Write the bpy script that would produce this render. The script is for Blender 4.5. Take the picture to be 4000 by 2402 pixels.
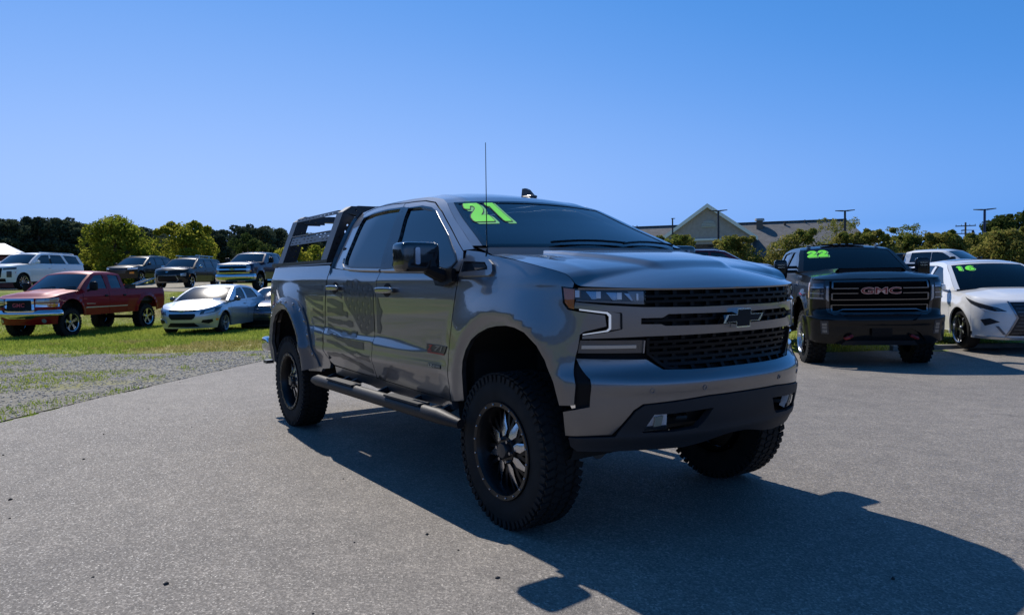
import bpy, math, random
import numpy as np
from mathutils import Vector, Matrix
from mathutils.geometry import delaunay_2d_cdt

for _o in list(bpy.data.objects):
    bpy.data.objects.remove(_o, do_unlink=True)
SC = bpy.context.scene
COL = SC.collection
PI = math.pi
RNG = np.random.default_rng(7)
random.seed(7)

# ------------------------------------------------------------------ camera, sky, sun, exposure
cam_data = bpy.data.cameras.new('camera')
cam = bpy.data.objects.new('camera', cam_data)
COL.objects.link(cam)
CAM = Vector((3.4576, -3.2622, 1.4148))
yaw, pitch, roll = math.radians(145.5987), math.radians(-2.2553), math.radians(-0.9629)
_f = Vector((math.cos(yaw) * math.cos(pitch), math.sin(yaw) * math.cos(pitch), math.sin(pitch)))
_r = _f.cross(Vector((0, 0, 1))).normalized()
_u = _r.cross(_f)
_r2 = math.cos(roll) * _r + math.sin(roll) * _u
_u2 = -math.sin(roll) * _r + math.cos(roll) * _u
_m = Matrix((_r2, _u2, -_f)).transposed().to_4x4()
_m.translation = CAM
cam.matrix_world = _m
cam_data.sensor_width = 36.0
cam_data.sensor_fit = 'HORIZONTAL'
cam_data.lens = 36.0 * 2890.07 / 4000.0
cam_data.clip_end = 3000
cam_data.clip_start = 0.05
SC.camera = cam

SUN_TO = Vector((-1.0, 0.085, 1.02)).normalized()          # towards the sun
sun_el = math.asin(SUN_TO.z)
sun_az = math.atan2(SUN_TO.x, SUN_TO.y)                   # clockwise from +Y
world = bpy.data.worlds.new('World')
SC.world = world
world.use_nodes = True
_nt = world.node_tree
_nt.nodes.clear()
_sky = _nt.nodes.new('ShaderNodeTexSky')
_sky.sky_type = 'NISHITA'
_sky.sun_disc = False
_sky.sun_elevation = sun_el
_sky.sun_rotation = sun_az
_sky.altitude = 0
_sky.air_density = 1.0
_sky.dust_density = 0.0
_sky.ozone_density = 3.0
# the camera's tone response, the same over the whole dome: bright sky held back, pale sky kept blue
_sep = _nt.nodes.new('ShaderNodeSeparateColor'); _sep.mode = 'HSV'
_com = _nt.nodes.new('ShaderNodeCombineColor'); _com.mode = 'HSV'
_sat = _nt.nodes.new('ShaderNodeFloatCurve')
_c = _sat.mapping.curves[0].points
for _x in (5.7, 6.7, 8.0, 10.5, 14.0): _c.new(_x / 24.0, 0)
for _p in _c: _p.location = (_p.location[0], float(np.interp(_p.location[0] * 24.0, (0, 5.7, 6.7, 8.0, 10.5, 14, 24), (.94, .90, .855, .77, .62, .50, .40))))
_sat.mapping.update()
_pw = _nt.nodes.new('ShaderNodeFloatCurve')
_c = _pw.mapping.curves[0].points
for _x in np.linspace(0, 1, 11)[1:-1]: _c.new(_x, 0)
for _p in _c:
    _v = _p.location[0] * 24.0; _p.location = (_p.location[0], _v / (1 + (_v / 8.3) ** 4) ** .25 / 10.0)
_pw.mapping.update()
_s0 = _nt.nodes.new('ShaderNodeMath'); _s0.operation = 'DIVIDE'; _s0.inputs[1].default_value = 24.0
_k = _nt.nodes.new('ShaderNodeMath'); _k.operation = 'MULTIPLY'; _k.inputs[1].default_value = 10.0
_nt.links.new(_sky.outputs[0], _sep.inputs[0])
_com.inputs[0].default_value = 0.616; _nt.links.new(_sat.outputs[0], _com.inputs[1])
_nt.links.new(_sep.outputs[2], _s0.inputs[0]); _nt.links.new(_s0.outputs[0], _pw.inputs['Value']); _nt.links.new(_s0.outputs[0], _sat.inputs['Value']); _nt.links.new(_pw.outputs[0], _k.inputs[0]); _nt.links.new(_k.outputs[0], _com.inputs[2])
_bg = _nt.nodes.new('ShaderNodeBackground')
_bg.inputs['Strength'].default_value = 0.138
_out = _nt.nodes.new('ShaderNodeOutputWorld')
_nt.links.new(_com.outputs[0], _bg.inputs[0])
_nt.links.new(_bg.outputs[0], _out.inputs[0])

sun_data = bpy.data.lights.new('sun', 'SUN')
sun_data.energy = 5.0
sun_data.angle = math.radians(0.53)
sun_data.color = (1.0, 0.94, 0.86)
sun = bpy.data.objects.new('sun', sun_data)
COL.objects.link(sun)
sun.rotation_euler = SUN_TO.to_track_quat('Z', 'Y').to_euler()
sun.location = (-30, 2, 40)

SC.view_settings.view_transform = 'Standard'
SC.view_settings.look = 'None'
SC.view_settings.exposure = 0.0
SC.view_settings.gamma = 1.0
SC.view_settings.use_curve_mapping = False
SC.render.engine = 'CYCLES'
SC.cycles.max_bounces = 8
SC.cycles.transparent_max_bounces = 12
SC.cycles.sample_clamp_indirect = 6.0

# ------------------------------------------------------------------ materials
MATS = {}
def mat(name, color=(.5, .5, .5), rough=.5, metal=0., coat=0., coat_rough=.03, spec=.5, emit=None, noise=None, bump=None, ior=1.5):
    """Principled material; noise = (scale, amount) varies the colour, bump = (scale, strength, distance) adds relief."""
    if name in MATS: return MATS[name]
    m = bpy.data.materials.new(name); m.use_nodes = True
    nt = m.node_tree; p = nt.nodes['Principled BSDF']
    p.inputs['Base Color'].default_value = (*color, 1)
    p.inputs['Roughness'].default_value = rough
    p.inputs['Metallic'].default_value = metal
    p.inputs['Coat Weight'].default_value = coat
    p.inputs['Coat Roughness'].default_value = coat_rough
    p.inputs['Specular IOR Level'].default_value = spec
    p.inputs['IOR'].default_value = ior
    if emit:
        p.inputs['Emission Color'].default_value = (*emit[0], 1); p.inputs['Emission Strength'].default_value = emit[1]
    if noise or bump:
        tc = nt.nodes.new('ShaderNodeTexCoord')
    if noise:
        n = nt.nodes.new('ShaderNodeTexNoise'); n.inputs['Scale'].default_value = noise[0]; n.inputs['Detail'].default_value = 6
        mr = nt.nodes.new('ShaderNodeMapRange'); mr.inputs['From Min'].default_value = .3; mr.inputs['From Max'].default_value = .7
        mr.inputs['To Min'].default_value = 1 - noise[1]; mr.inputs['To Max'].default_value = 1 + noise[1]
        mx = nt.nodes.new('ShaderNodeVectorMath'); mx.operation = 'SCALE'; mx.inputs[0].default_value = color
        nt.links.new(tc.outputs['Object'], n.inputs['Vector']); nt.links.new(n.outputs[0], mr.inputs['Value'])
        nt.links.new(mr.outputs[0], mx.inputs['Scale']); nt.links.new(mx.outputs[0], p.inputs['Base Color'])
    if bump:
        n = nt.nodes.new('ShaderNodeTexNoise'); n.inputs['Scale'].default_value = bump[0]; n.inputs['Detail'].default_value = 4
        b = nt.nodes.new('ShaderNodeBump'); b.inputs['Strength'].default_value = bump[1]; b.inputs['Distance'].default_value = bump[2]
        nt.links.new(tc.outputs['Object'], n.inputs['Vector']); nt.links.new(n.outputs[0], b.inputs['Height'])
        nt.links.new(b.outputs[0], p.inputs['Normal'])
    MATS[name] = m
    return m

def paint(name, color, metal=.55, rough=.34, coat=1.0, flake=.12, cior=1.5):
    """Car paint: flaked base under a clear coat, with a trace of dust low down left to the noise."""
    if name in MATS: return MATS[name]
    m = mat(name, color, rough, metal, coat, .02)
    nt = m.node_tree; p = nt.nodes['Principled BSDF']
    p.inputs['Coat IOR'].default_value = cior
    p.inputs['Specular IOR Level'].default_value = .12
    tc = nt.nodes.new('ShaderNodeTexCoord')
    n = nt.nodes.new('ShaderNodeTexNoise'); n.inputs['Scale'].default_value = 900; n.inputs['Detail'].default_value = 1
    b = nt.nodes.new('ShaderNodeBump'); b.inputs['Strength'].default_value = flake; b.inputs['Distance'].default_value = .001
    nt.links.new(tc.outputs['Object'], n.inputs['Vector']); nt.links.new(n.outputs[0], b.inputs['Height'])
    nt.links.new(b.outputs[0], p.inputs['Normal'])
    n2 = nt.nodes.new('ShaderNodeTexNoise'); n2.inputs['Scale'].default_value = 2.3; n2.inputs['Detail'].default_value = 5
    mr = nt.nodes.new('ShaderNodeMapRange'); mr.inputs['To Min'].default_value = .015; mr.inputs['To Max'].default_value = .06
    nt.links.new(tc.outputs['Object'], n2.inputs['Vector']); nt.links.new(n2.outputs[0], mr.inputs['Value'])
    nt.links.new(mr.outputs[0], p.inputs['Coat Roughness'])
    return m

def glass(name, tint, ior=1.5, rough=0.0):
    if name in MATS: return MATS[name]
    m = bpy.data.materials.new(name); m.use_nodes = True; nt = m.node_tree; nt.nodes.clear()
    o = nt.nodes.new('ShaderNodeOutputMaterial'); mx = nt.nodes.new('ShaderNodeMixShader')
    f = nt.nodes.new('ShaderNodeFresnel'); f.inputs[0].default_value = ior
    t = nt.nodes.new('ShaderNodeBsdfTransparent'); t.inputs[0].default_value = (*tint, 1)
    g = nt.nodes.new('ShaderNodeBsdfGlossy'); g.inputs['Roughness'].default_value = rough
    nt.links.new(f.outputs[0], mx.inputs[0]); nt.links.new(t.outputs[0], mx.inputs[1]); nt.links.new(g.outputs[0], mx.inputs[2])
    nt.links.new(mx.outputs[0], o.inputs[0])
    MATS[name] = m
    return m

def leaf_mat(name, c1, c2, trans=.45, scale=.9):
    if name in MATS: return MATS[name]
    m = bpy.data.materials.new(name); m.use_nodes = True; nt = m.node_tree; nt.nodes.clear()
    o = nt.nodes.new('ShaderNodeOutputMaterial'); mx = nt.nodes.new('ShaderNodeMixShader'); mx.inputs[0].default_value = trans
    d = nt.nodes.new('ShaderNodeBsdfDiffuse'); t = nt.nodes.new('ShaderNodeBsdfTranslucent')
    g = nt.nodes.new('ShaderNodeNewGeometry')
    oi = nt.nodes.new('ShaderNodeObjectInfo')
    n = nt.nodes.new('ShaderNodeTexNoise'); n.inputs['Scale'].default_value = scale; n.inputs['Detail'].default_value = 4
    nt.links.new(g.outputs['Position'], n.inputs['Vector'])
    add = nt.nodes.new('ShaderNodeMath'); add.operation = 'MULTIPLY_ADD'; add.inputs[1].default_value = .5; add.inputs[2].default_value = -.25
    nt.links.new(g.outputs['Random Per Island'], add.inputs[0])
    a2 = nt.nodes.new('ShaderNodeMath'); a2.operation = 'ADD'
    nt.links.new(n.outputs[0], a2.inputs[0]); nt.links.new(add.outputs[0], a2.inputs[1])
    a3 = nt.nodes.new('ShaderNodeMath'); a3.operation = 'MULTIPLY_ADD'; a3.inputs[1].default_value = .3; a3.inputs[2].default_value = -.15
    nt.links.new(oi.outputs['Random'], a3.inputs[0])
    a4 = nt.nodes.new('ShaderNodeMath'); a4.operation = 'ADD'; nt.links.new(a2.outputs[0], a4.inputs[0]); nt.links.new(a3.outputs[0], a4.inputs[1])
    cr = nt.nodes.new('ShaderNodeMapRange'); cr.inputs['From Min'].default_value = .25; cr.inputs['From Max'].default_value = .75
    nt.links.new(a4.outputs[0], cr.inputs['Value'])
    mc = nt.nodes.new('ShaderNodeMix'); mc.data_type = 'RGBA'
    mc.inputs['A'].default_value = (*c1, 1); mc.inputs['B'].default_value = (*c2, 1)
    nt.links.new(cr.outputs[0], mc.inputs['Factor'])
    nt.links.new(mc.outputs['Result'], d.inputs[0]); nt.links.new(mc.outputs['Result'], t.inputs[0])
    nt.links.new(d.outputs[0], mx.inputs[1]); nt.links.new(t.outputs[0], mx.inputs[2]); nt.links.new(mx.outputs[0], o.inputs[0])
    MATS[name] = m
    return m

BLACK = mat('black_plastic', (.010, .010, .011), .32, spec=.12)
GLOSSB = mat('gloss_black_trim', (.006, .006, .007), .10, spec=.4)
SATIN = mat('satin_black_metal', (.016, .017, .020), .33, spec=.2, noise=(9, .25))
GREYPL = mat('charcoal_plastic', (.022, .023, .026), .6, spec=.3, bump=(140, .15, .002))
RUBBER = mat('tyre_rubber', (.012, .012, .012), .8, spec=.25, noise=(11, .3), bump=(60, .2, .003))
CHROME = mat('chrome', (.60, .60, .62), .06, 1.0)
ALLOY = mat('alloy_metal', (.55, .56, .58), .22, 1.0)
MILLED = mat('milled_alloy', (.62, .62, .64), .25, 1.0)
DARK = mat('underbody_black', (.010, .010, .011), .8)
LINER = mat('wheel_liner', (.008, .008, .008), .9)
GLASSDK = mat('tinted_window', (.005, .007, .010), .02, 0, 0, spec=.9)
LENS = glass('clear_lens', (.92, .93, .95), 1.45)
AMBER = mat('amber_lens', (.80, .24, .02), .15, coat=1)
REDLENS = mat('red_lens', (.45, .015, .02), .15, coat=1)
REFLECTOR = mat('lamp_reflector', (.55, .57, .6), .12, .9)
LAMPDK = mat('lamp_inner_dark', (.05, .055, .065), .3, .5)
WHITELAMP = mat('white_lamp', (.8, .82, .85), .2, coat=1)
INTER = mat('dark_interior', (.02, .021, .024), .7)

# ------------------------------------------------------------------ mesh helpers
def lerp(t):
    xs = [p[0] for p in t]; ys = [p[1] for p in t]
    return lambda v: np.interp(v, xs, ys)

def smooth(t):
    t = np.clip(t, 0, 1); return t * t * (3 - 2 * t)

def spline(t):
    xs = np.array([p[0] for p in t], float); ys = np.array([p[1] for p in t], float)
    m = np.gradient(ys, xs) if len(xs) > 2 else np.full(len(xs), (ys[-1] - ys[0]) / (xs[-1] - xs[0]))
    def f(v):
        v = np.asarray(v, float); i = np.clip(np.searchsorted(xs, v) - 1, 0, len(xs) - 2)
        h = xs[i + 1] - xs[i]; u = np.clip((v - xs[i]) / h, 0, 1)
        return ((2*u**3 - 3*u**2 + 1)*ys[i] + (u**3 - 2*u**2 + u)*h*m[i] + (-2*u**3 + 3*u**2)*ys[i+1] + (u**3 - u**2)*h*m[i+1])
    return f

def inside(poly, pts):
    """Which points lie inside a closed 2D polygon (numpy ray cast)."""
    x, y = pts[:, 0][:, None], pts[:, 1][:, None]
    a = poly; b = np.roll(poly, -1, 0)
    c = ((a[:, 1] > y) != (b[:, 1] > y))
    with np.errstate(divide='ignore', invalid='ignore'):
        xi = (b[:, 0] - a[:, 0]) * (y - a[:, 1]) / (b[:, 1] - a[:, 1]) + a[:, 0]
    return (np.sum(c & (x < xi), 1) % 2) == 1

def resample(poly, h):
    out = []
    n = len(poly)
    for i in range(n):
        a, b = poly[i], poly[(i + 1) % n]
        k = max(1, int(math.ceil(np.hypot(*(b - a)) / h)))
        for j in range(k): out.append(a + (b - a) * j / k)
    return np.array(out)

def edge_dist(poly, pts):
    d = np.full(len(pts), 1e9)
    for i in range(len(poly)):
        a, b = poly[i], poly[(i + 1) % len(poly)]
        ab = b - a; L = ab @ ab + 1e-12
        t = np.clip(((pts - a) @ ab) / L, 0, 1)
        d = np.minimum(d, np.hypot(*(pts - a - t[:, None] * ab).T))
    return d

class MB:
    """Collects geometry for one mesh object."""
    def __init__(s): s.v = []; s.f = []; s.n = []; s.k = 0
    def add(s, V, F, N=None):
        """V (n,3); F list of index tuples; N per-vertex normals to pin on these faces, or None for automatic."""
        V = np.asarray(V, float).reshape(-1, 3)
        o = s.k; s.v.append(V); s.k += len(V)
        for f in F:
            s.f.append(tuple(int(i) + o for i in f))
            s.n.append(None if N is None else [tuple(N[int(i)]) for i in f])
        return s
    def box(s, c, d, M=None, taper=1.0):
        x, y, z = d[0] / 2, d[1] / 2, d[2] / 2
        V = np.array([(-x, -y, -z), (x, -y, -z), (x, y, -z), (-x, y, -z), (-x*taper, -y*taper, z), (x*taper, -y*taper, z), (x*taper, y*taper, z), (-x*taper, y*taper, z)])
        if M is not None: V = V @ np.array(M)[:3, :3].T
        return s.add(V + np.array(c), [(0, 3, 2, 1), (4, 5, 6, 7), (0, 1, 5, 4), (1, 2, 6, 5), (2, 3, 7, 6), (3, 0, 4, 7)])
    def tube(s, pts, r, n=8, cap=True):
        pts = [np.array(p, float) for p in pts]; rs = r if hasattr(r, '__len__') else [r] * len(pts)
        V = []; F = []
        up = np.array([0, 0, 1.])
        for i, p in enumerate(pts):
            t = pts[min(i + 1, len(pts) - 1)] - pts[max(i - 1, 0)]; t = t / (np.linalg.norm(t) + 1e-12)
            ref = up if abs(t[2]) < .95 else np.array([1., 0, 0])
            a = np.cross(t, ref); a /= np.linalg.norm(a); b = np.cross(t, a)
            for k in range(n):
                w = 2 * PI * k / n; V.append(p + rs[i] * (math.cos(w) * a + math.sin(w) * b))
        for i in range(len(pts) - 1):
            for k in range(n): F.append((i*n + k, i*n + (k+1) % n, (i+1)*n + (k+1) % n, (i+1)*n + k))
        if cap: F.append(tuple(range(n))[::-1]); F.append(tuple((len(pts)-1)*n + k for k in range(n)))
        return s.add(V, [f[::-1] for f in F])
    def lathe(s, prof, n=32, c=(0, 0, 0), close=False):
        """prof: (radius, y) turned round the y axis; outside is left of the profile's run."""
        V = []; F = []; m = len(prof)
        for k in range(n):
            w = 2 * PI * k / n
            for r, y in prof: V.append((r * math.cos(w), y, r * math.sin(w)))
        for k in range(n):
            k2 = (k + 1) % n
            for i in range(m - 1 + (1 if close else 0)):
                i2 = (i + 1) % m
                F.append((k*m + i, k*m + i2, k2*m + i2, k2*m + i))
        return s.add(np.array(V) + np.array(c), F)
    def grid(s, P, flip=False, N=None):
        P = np.asarray(P, float); a, b = P.shape[:2]
        F = []
        for i in range(a - 1):
            for j in range(b - 1):
                q = (i*b + j, i*b + j + 1, (i+1)*b + j + 1, (i+1)*b + j)
                F.append(q[::-1] if flip else q)
        return s.add(P.reshape(-1, 3), F, N)
    def panel(s, surf, outline, holes=(), h=.05, t=.015, off=0., flip=False, back=True):
        """Sheet cut from a parametric surface surf(u, v) along a 2D outline with holes, given thickness t inwards."""
        out = resample(np.array(outline, float), h); hs = [resample(np.array(q, float), h) for q in holes]
        lo, hi = out.min(0), out.max(0)
        gx, gy = np.meshgrid(np.arange(lo[0] + h*.5, hi[0], h), np.arange(lo[1] + h*.5, hi[1], h))
        G = np.stack([gx.ravel(), gy.ravel()], 1)
        if len(G):
            ok = inside(out, G) & (edge_dist(out, G) > .4 * h)
            for q in hs: ok &= ~inside(q, G) & (edge_dist(q, G) > .4 * h)
            G = G[ok]
        pts = [out] + hs + ([G] if len(G) else [])
        P = np.concatenate(pts); edges = []; o = 0
        for q in [out] + hs:
            n = len(q); edges += [(o + i, o + (i + 1) % n) for i in range(n)]; o += n
        vc, ve, fc, *_ = delaunay_2d_cdt([Vector(p) for p in P], edges, [], 0, 1e-7)
        P2 = np.array([tuple(v) for v in vc]); T = np.array([f for f in fc if len(f) == 3])
        if not len(T): return s
        cen = P2[T].mean(1); ok = inside(out, cen)
        for q in hs: ok &= ~inside(q, cen)
        T = T[ok]
        u, v = P2[:, 0], P2[:, 1]; e = 2e-3
        X = surf(u, v)
        n = np.cross(surf(u, v + e) - surf(u, v - e), surf(u + e, v) - surf(u - e, v))
        n /= np.linalg.norm(n, axis=1, keepdims=True) + 1e-12
        if flip: n = -n
        A = X + n * off
        fn = np.cross(A[T[:, 1]] - A[T[:, 0]], A[T[:, 2]] - A[T[:, 0]])
        bad = (fn * n[T[:, 0]]).sum(1) < 0
        T[bad] = T[bad][:, ::-1]
        s.add(A, T, n)
        if t > 0:
            B = A - n * t
            if back: s.add(B, T[:, ::-1], -n)
            E = {}
            for tri in T:
                for i in range(3):
                    a, b = int(tri[i]), int(tri[(i + 1) % 3])
                    if (b, a) in E: del E[(b, a)]
                    else: E[(a, b)] = 1
            V = []; F = []
            for a, b in E:
                o = len(V); V += [A[a], A[b], B[b], B[a]]; F.append((o + 1, o, o + 3, o + 2))
            s.add(V, F)
        return s
    def flat(s, outline, o, ux, uy, t, holes=(), h=9.):
        o, ux, uy = (np.array(q, float) for q in (o, ux, uy))
        return s.panel(lambda u, v: o + np.multiply.outer(u, ux) + np.multiply.outer(v, uy), outline, holes, h, t, flip=True)
    def rotz(s, a):
        R = np.array([[math.cos(a), -math.sin(a), 0], [math.sin(a), math.cos(a), 0], [0, 0, 1]])
        s.v = [v @ R.T for v in s.v]; return s
    def move(s, d): s.v = [v + np.array(d) for v in s.v]; return s
    def mirror(s):
        s.v = [v * np.array([1, -1, 1]) for v in s.v]; s.f = [f[::-1] for f in s.f]
        s.n = [None if n is None else [(a, -b, c) for a, b, c in n[::-1]] for n in s.n]
        return s
    def mesh(s, name, m, sharp=32):
        me = bpy.data.meshes.new(name)
        V = np.concatenate(s.v) if s.v else np.zeros((0, 3))
        me.from_pydata(V.tolist(), [], s.f)
        me.polygons.foreach_set('use_smooth', [True] * len(me.polygons))
        if any(n is not None for n in s.n):
            N = []
            for f, n in zip(s.f, s.n):
                if n is None:
                    a = np.cross(V[f[1]] - V[f[0]], V[f[2]] - V[f[0]]); a = a / (np.linalg.norm(a) + 1e-12)
                    N += [tuple(a)] * len(f)
                else: N += n
            if len(N) == len(me.loops): me.normals_split_custom_set(N)
        else:
            me.set_sharp_from_angle(angle=math.radians(sharp))
        if m: me.materials.append(m)
        return me
    def build(s, name, m, parent=None, loc=None, sharp=32, **props):
        o = bpy.data.objects.new(name, s.mesh(name, m, sharp)); COL.objects.link(o)
        if parent: o.parent = parent
        if loc is not None: o.location = loc
        for k, v in props.items(): o[k] = v
        return o

def thing(name, label, cat, loc=(0, 0, 0), rz=0., group=None, tilt=None):
    o = bpy.data.objects.new(name, None); COL.objects.link(o); o.empty_display_size = .3
    o.location = loc; o.rotation_euler = (tilt[0], tilt[1], rz) if tilt else (0, 0, rz)
    o['label'] = label; o['category'] = cat
    if group: o['group'] = group
    return o

def part(name, me, parent, loc=(0, 0, 0), rot=(0, 0, 0), **props):
    """A further object on shared mesh data."""
    o = bpy.data.objects.new(name, me); COL.objects.link(o); o.parent = parent; o.location = loc; o.rotation_euler = rot
    for k, v in props.items(): o[k] = v
    return o

def circ(cx, cy, r, n=16, rx=None, a0=0., a1=2 * PI, full=True):
    rx = rx or r
    w = np.linspace(a0, a1, n, endpoint=not full)
    return [(cx + rx * math.cos(q), cy + r * math.sin(q)) for q in w]

def rrect(x0, y0, x1, y1, r, n=4):
    p = []
    for cx, cy, a in ((x1 - r, y1 - r, 0), (x0 + r, y1 - r, PI/2), (x0 + r, y0 + r, PI), (x1 - r, y0 + r, 1.5*PI)):
        for k in range(n + 1):
            w = a + PI/2 * k / n; p.append((cx + r * math.cos(w), cy + r * math.sin(w)))
    return p

def text2d(txt, size=1., bold=0., shear=0.):
    """Lettering as flat triangles: (points, triangles), origin at the lower left."""
    cu = bpy.data.curves.new('lettering', 'FONT'); cu.body = txt; cu.size = size; cu.offset = bold; cu.shear = shear; cu.resolution_u = 3
    ob = bpy.data.objects.new('lettering', cu); COL.objects.link(ob)
    bpy.context.view_layer.update()
    me = bpy.data.meshes.new_from_object(ob.evaluated_get(bpy.context.evaluated_depsgraph_get()))
    me.calc_loop_triangles()
    V = np.array([v.co[:2] for v in me.vertices]); T = [tuple(t.vertices) for t in me.loop_triangles]
    bpy.data.objects.remove(ob); bpy.data.meshes.remove(me); bpy.data.curves.remove(cu)
    V = V - V.min(0)
    return V, T

def lettering(mb, txt, fn, w=None, hgt=None, bold=0., shear=0., c=(0., 0.), d=(0., 0.)):
    """Adds text mapped through fn(u, v) -> points; fitted to width w and height hgt, centred on c."""
    V, T = text2d(txt, 1., bold, shear)
    ext = V.max(0)
    V = (V / ext - .5) * np.array([w, hgt]) + np.array(c) + np.array(d)
    mb.add(fn(V[:, 0], V[:, 1]), T)
    return mb

class Shell:
    """Body surface wrapped round a plan outline: s runs from the front centre along the right side to the rear centre, negative s along the left."""
    def __init__(S, a=.9, cf=.8, nf=2.5, r=-4.6, cr=.35, nr=3., b=.985, prof=((0, 1), (3, 1)), nose=((0, 0), (3, 0)), tail=((0, 0), (3, 0)),
                 arches=(), flare=.03, fw=.14, taper=((-9, 1), (9, 1)), crease=(), ledge=(), lip=0.):
        S.a, S.cf, S.r, S.cr, S.b = a, cf, r, cr, b; S.xc = a - cf; S.xr = r + cr
        S.prof = spline(prof); S.nose = spline(nose); S.tail = spline(tail); S.arches = arches; S.flare = flare; S.fw = fw
        S.taper = spline(taper); S.crease = crease; S.ledge = ledge; S.lip = lip
        t = np.linspace(0, PI / 2, 400)
        xf = S.xc + cf * np.cos(t) ** (2 / nf); yf = b * np.sin(t) ** (2 / nf)
        xm = np.linspace(S.xc, S.xr, 60)[1:-1]; ym = np.full(58, b)
        xb = S.xr - cr * np.cos(t[::-1]) ** (2 / nr); yb = b * np.sin(t[::-1]) ** (2 / nr)
        X = np.concatenate([xf, xm, xb]); Y = np.concatenate([yf, ym, yb])
        D = np.concatenate([[0], np.cumsum(np.hypot(np.diff(X), np.diff(Y)))])
        S.X, S.Y, S.D = X, Y, D; S.end = D[-1]
    def s_of_x(S, x): return np.interp(-np.asarray(x, float), -S.X, S.D)
    def s_of_y(S, y): return np.sign(y) * np.interp(np.abs(np.asarray(y, float)), S.Y[:400], S.D[:400])
    def x_of_s(S, s): return np.interp(np.abs(s), S.D, S.X)
    def wrap(S, s, z):
        s = np.asarray(s, float); z = np.asarray(z, float); sg = np.where(s < 0, -1., 1.); s = np.abs(s)
        X = np.interp(s, S.D, S.X); Y = np.interp(s, S.D, S.Y)
        k = (S.cf - S.nose(z)) / S.cf; X2 = np.where(X > S.xc, S.xc + (X - S.xc) * k, X)
        k = (S.cr - S.tail(z)) / S.cr; X2 = np.where(X < S.xr, S.xr + (X - S.xr) * k, X2)
        y = Y * S.prof(z) * S.taper(X2)
        fl = 0 * y
        for ax, az, R, rx in S.arches:
            d = np.hypot((X2 - ax) / rx, np.maximum(z - az, 0))
            fl = np.maximum(fl, S.flare * (smooth(1 - (d - R) / S.fw) - S.lip * smooth(1 - (d - R) / .075)) * smooth((z - az + .55) / .3))
        for x0, x1, z0, z1, w, hh in S.crease:
            zc = z0 + (z1 - z0) * np.clip((X2 - x0) / (x1 - x0), 0, 1)
            y = y + hh * np.minimum(smooth((X2 - x0) / .2), smooth((x1 - X2) / .2)) * np.exp(-((z - zc) / w) ** 2)
        for x0, x1, z0, z1, w, hh in S.ledge:
            zc = z0 + (z1 - z0) * np.clip((X2 - x0) / (x1 - x0), 0, 1)
            y = y + hh * np.minimum(smooth((X2 - x0) / .3), smooth((x1 - X2) / .9)) * smooth((zc - z) / w + .5) * smooth((z - .66) / .2)
        y = y + fl * np.minimum(1, Y / (.5 * S.b))
        return np.stack([X2, -y * sg, z], -1)

def mir(poly): return [(-u, v) for u, v in poly][::-1]
def ymir(f): return lambda u, v: f(u, v) * np.array([1, -1, 1])
# ------------------------------------------------------------------ shared shapes
def blob(mb, c, d, e=.5, n=12, m=20, M=None):
    """Rounded block (superellipsoid): centre c, full sizes d, squareness e (1 = ellipsoid, towards 0 = box)."""
    sg = lambda w, p: np.sign(w) * np.abs(w) ** p
    v = np.linspace(-PI/2, PI/2, n); u = np.linspace(0, 2*PI, m + 1)
    U, V = np.meshgrid(u, v, indexing='ij')
    P = np.stack([sg(np.cos(V), e) * sg(np.cos(U), e) * d[0]/2, sg(np.cos(V), e) * sg(np.sin(U), e) * d[1]/2, sg(np.sin(V), e) * d[2]/2], -1)
    if M is not None: P = P @ np.array(M)[:3, :3].T
    mb.grid(P + np.array(c), flip=True)
    return mb

def roty(a): return np.array(Matrix.Rotation(a, 3, 'Y'))
def rotx(a): return np.array(Matrix.Rotation(a, 3, 'X'))

def tyre_mb(R, w, rr, side=.03, n=48):
    h = w / 2
    pr = [(rr - .01, -h * .80), (rr + .004, -h * .92), (rr + (R - rr) * .35, -h * 1.0), (R - .045, -h * .98), (R - .018, -h * .90), (R - .006, -h * .74), (R, -h * .4), (R, h * .4),
          (R - .006, h * .74), (R - .018, h * .90), (R - .045, h * .98), (rr + (R - rr) * .35, h), (rr + .004, h * .92), (rr - .01, h * .8)]
    return MB().lathe(pr, n)

def tread_mb(R, w, n=42, lug=.013):
    mb = MB()
    for k in range(n):
        for j, (y, wy) in enumerate(((-.375, .2), (-.13, .19), (.12, .19), (.37, .2))):
            a = 2 * PI * (k + (.5 if j % 2 else 0)) / n
            M = roty(-a) @ rotx(0)
            tw = np.array(Matrix.Rotation((.35 if j in (0, 2) else -.35), 3, 'X'))
            c = np.array([math.cos(a) * (R + lug * .2), y * w, math.sin(a) * (R + lug * .2)])
            mb.box(c, (lug * 1.6, wy * w, 2 * PI * R / n * .66), M @ tw, 1.0)
        for sgn in (-1, 1):
            a = 2 * PI * (k + .25) / n
            M = roty(-a)
            c = np.array([math.cos(a) * (R - .026), sgn * w * .475, math.sin(a) * (R - .026)])
            mb.box(c, (.04, .014, 2 * PI * R / n * (.62 if k % 2 else .42)), M)
    return mb

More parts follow.
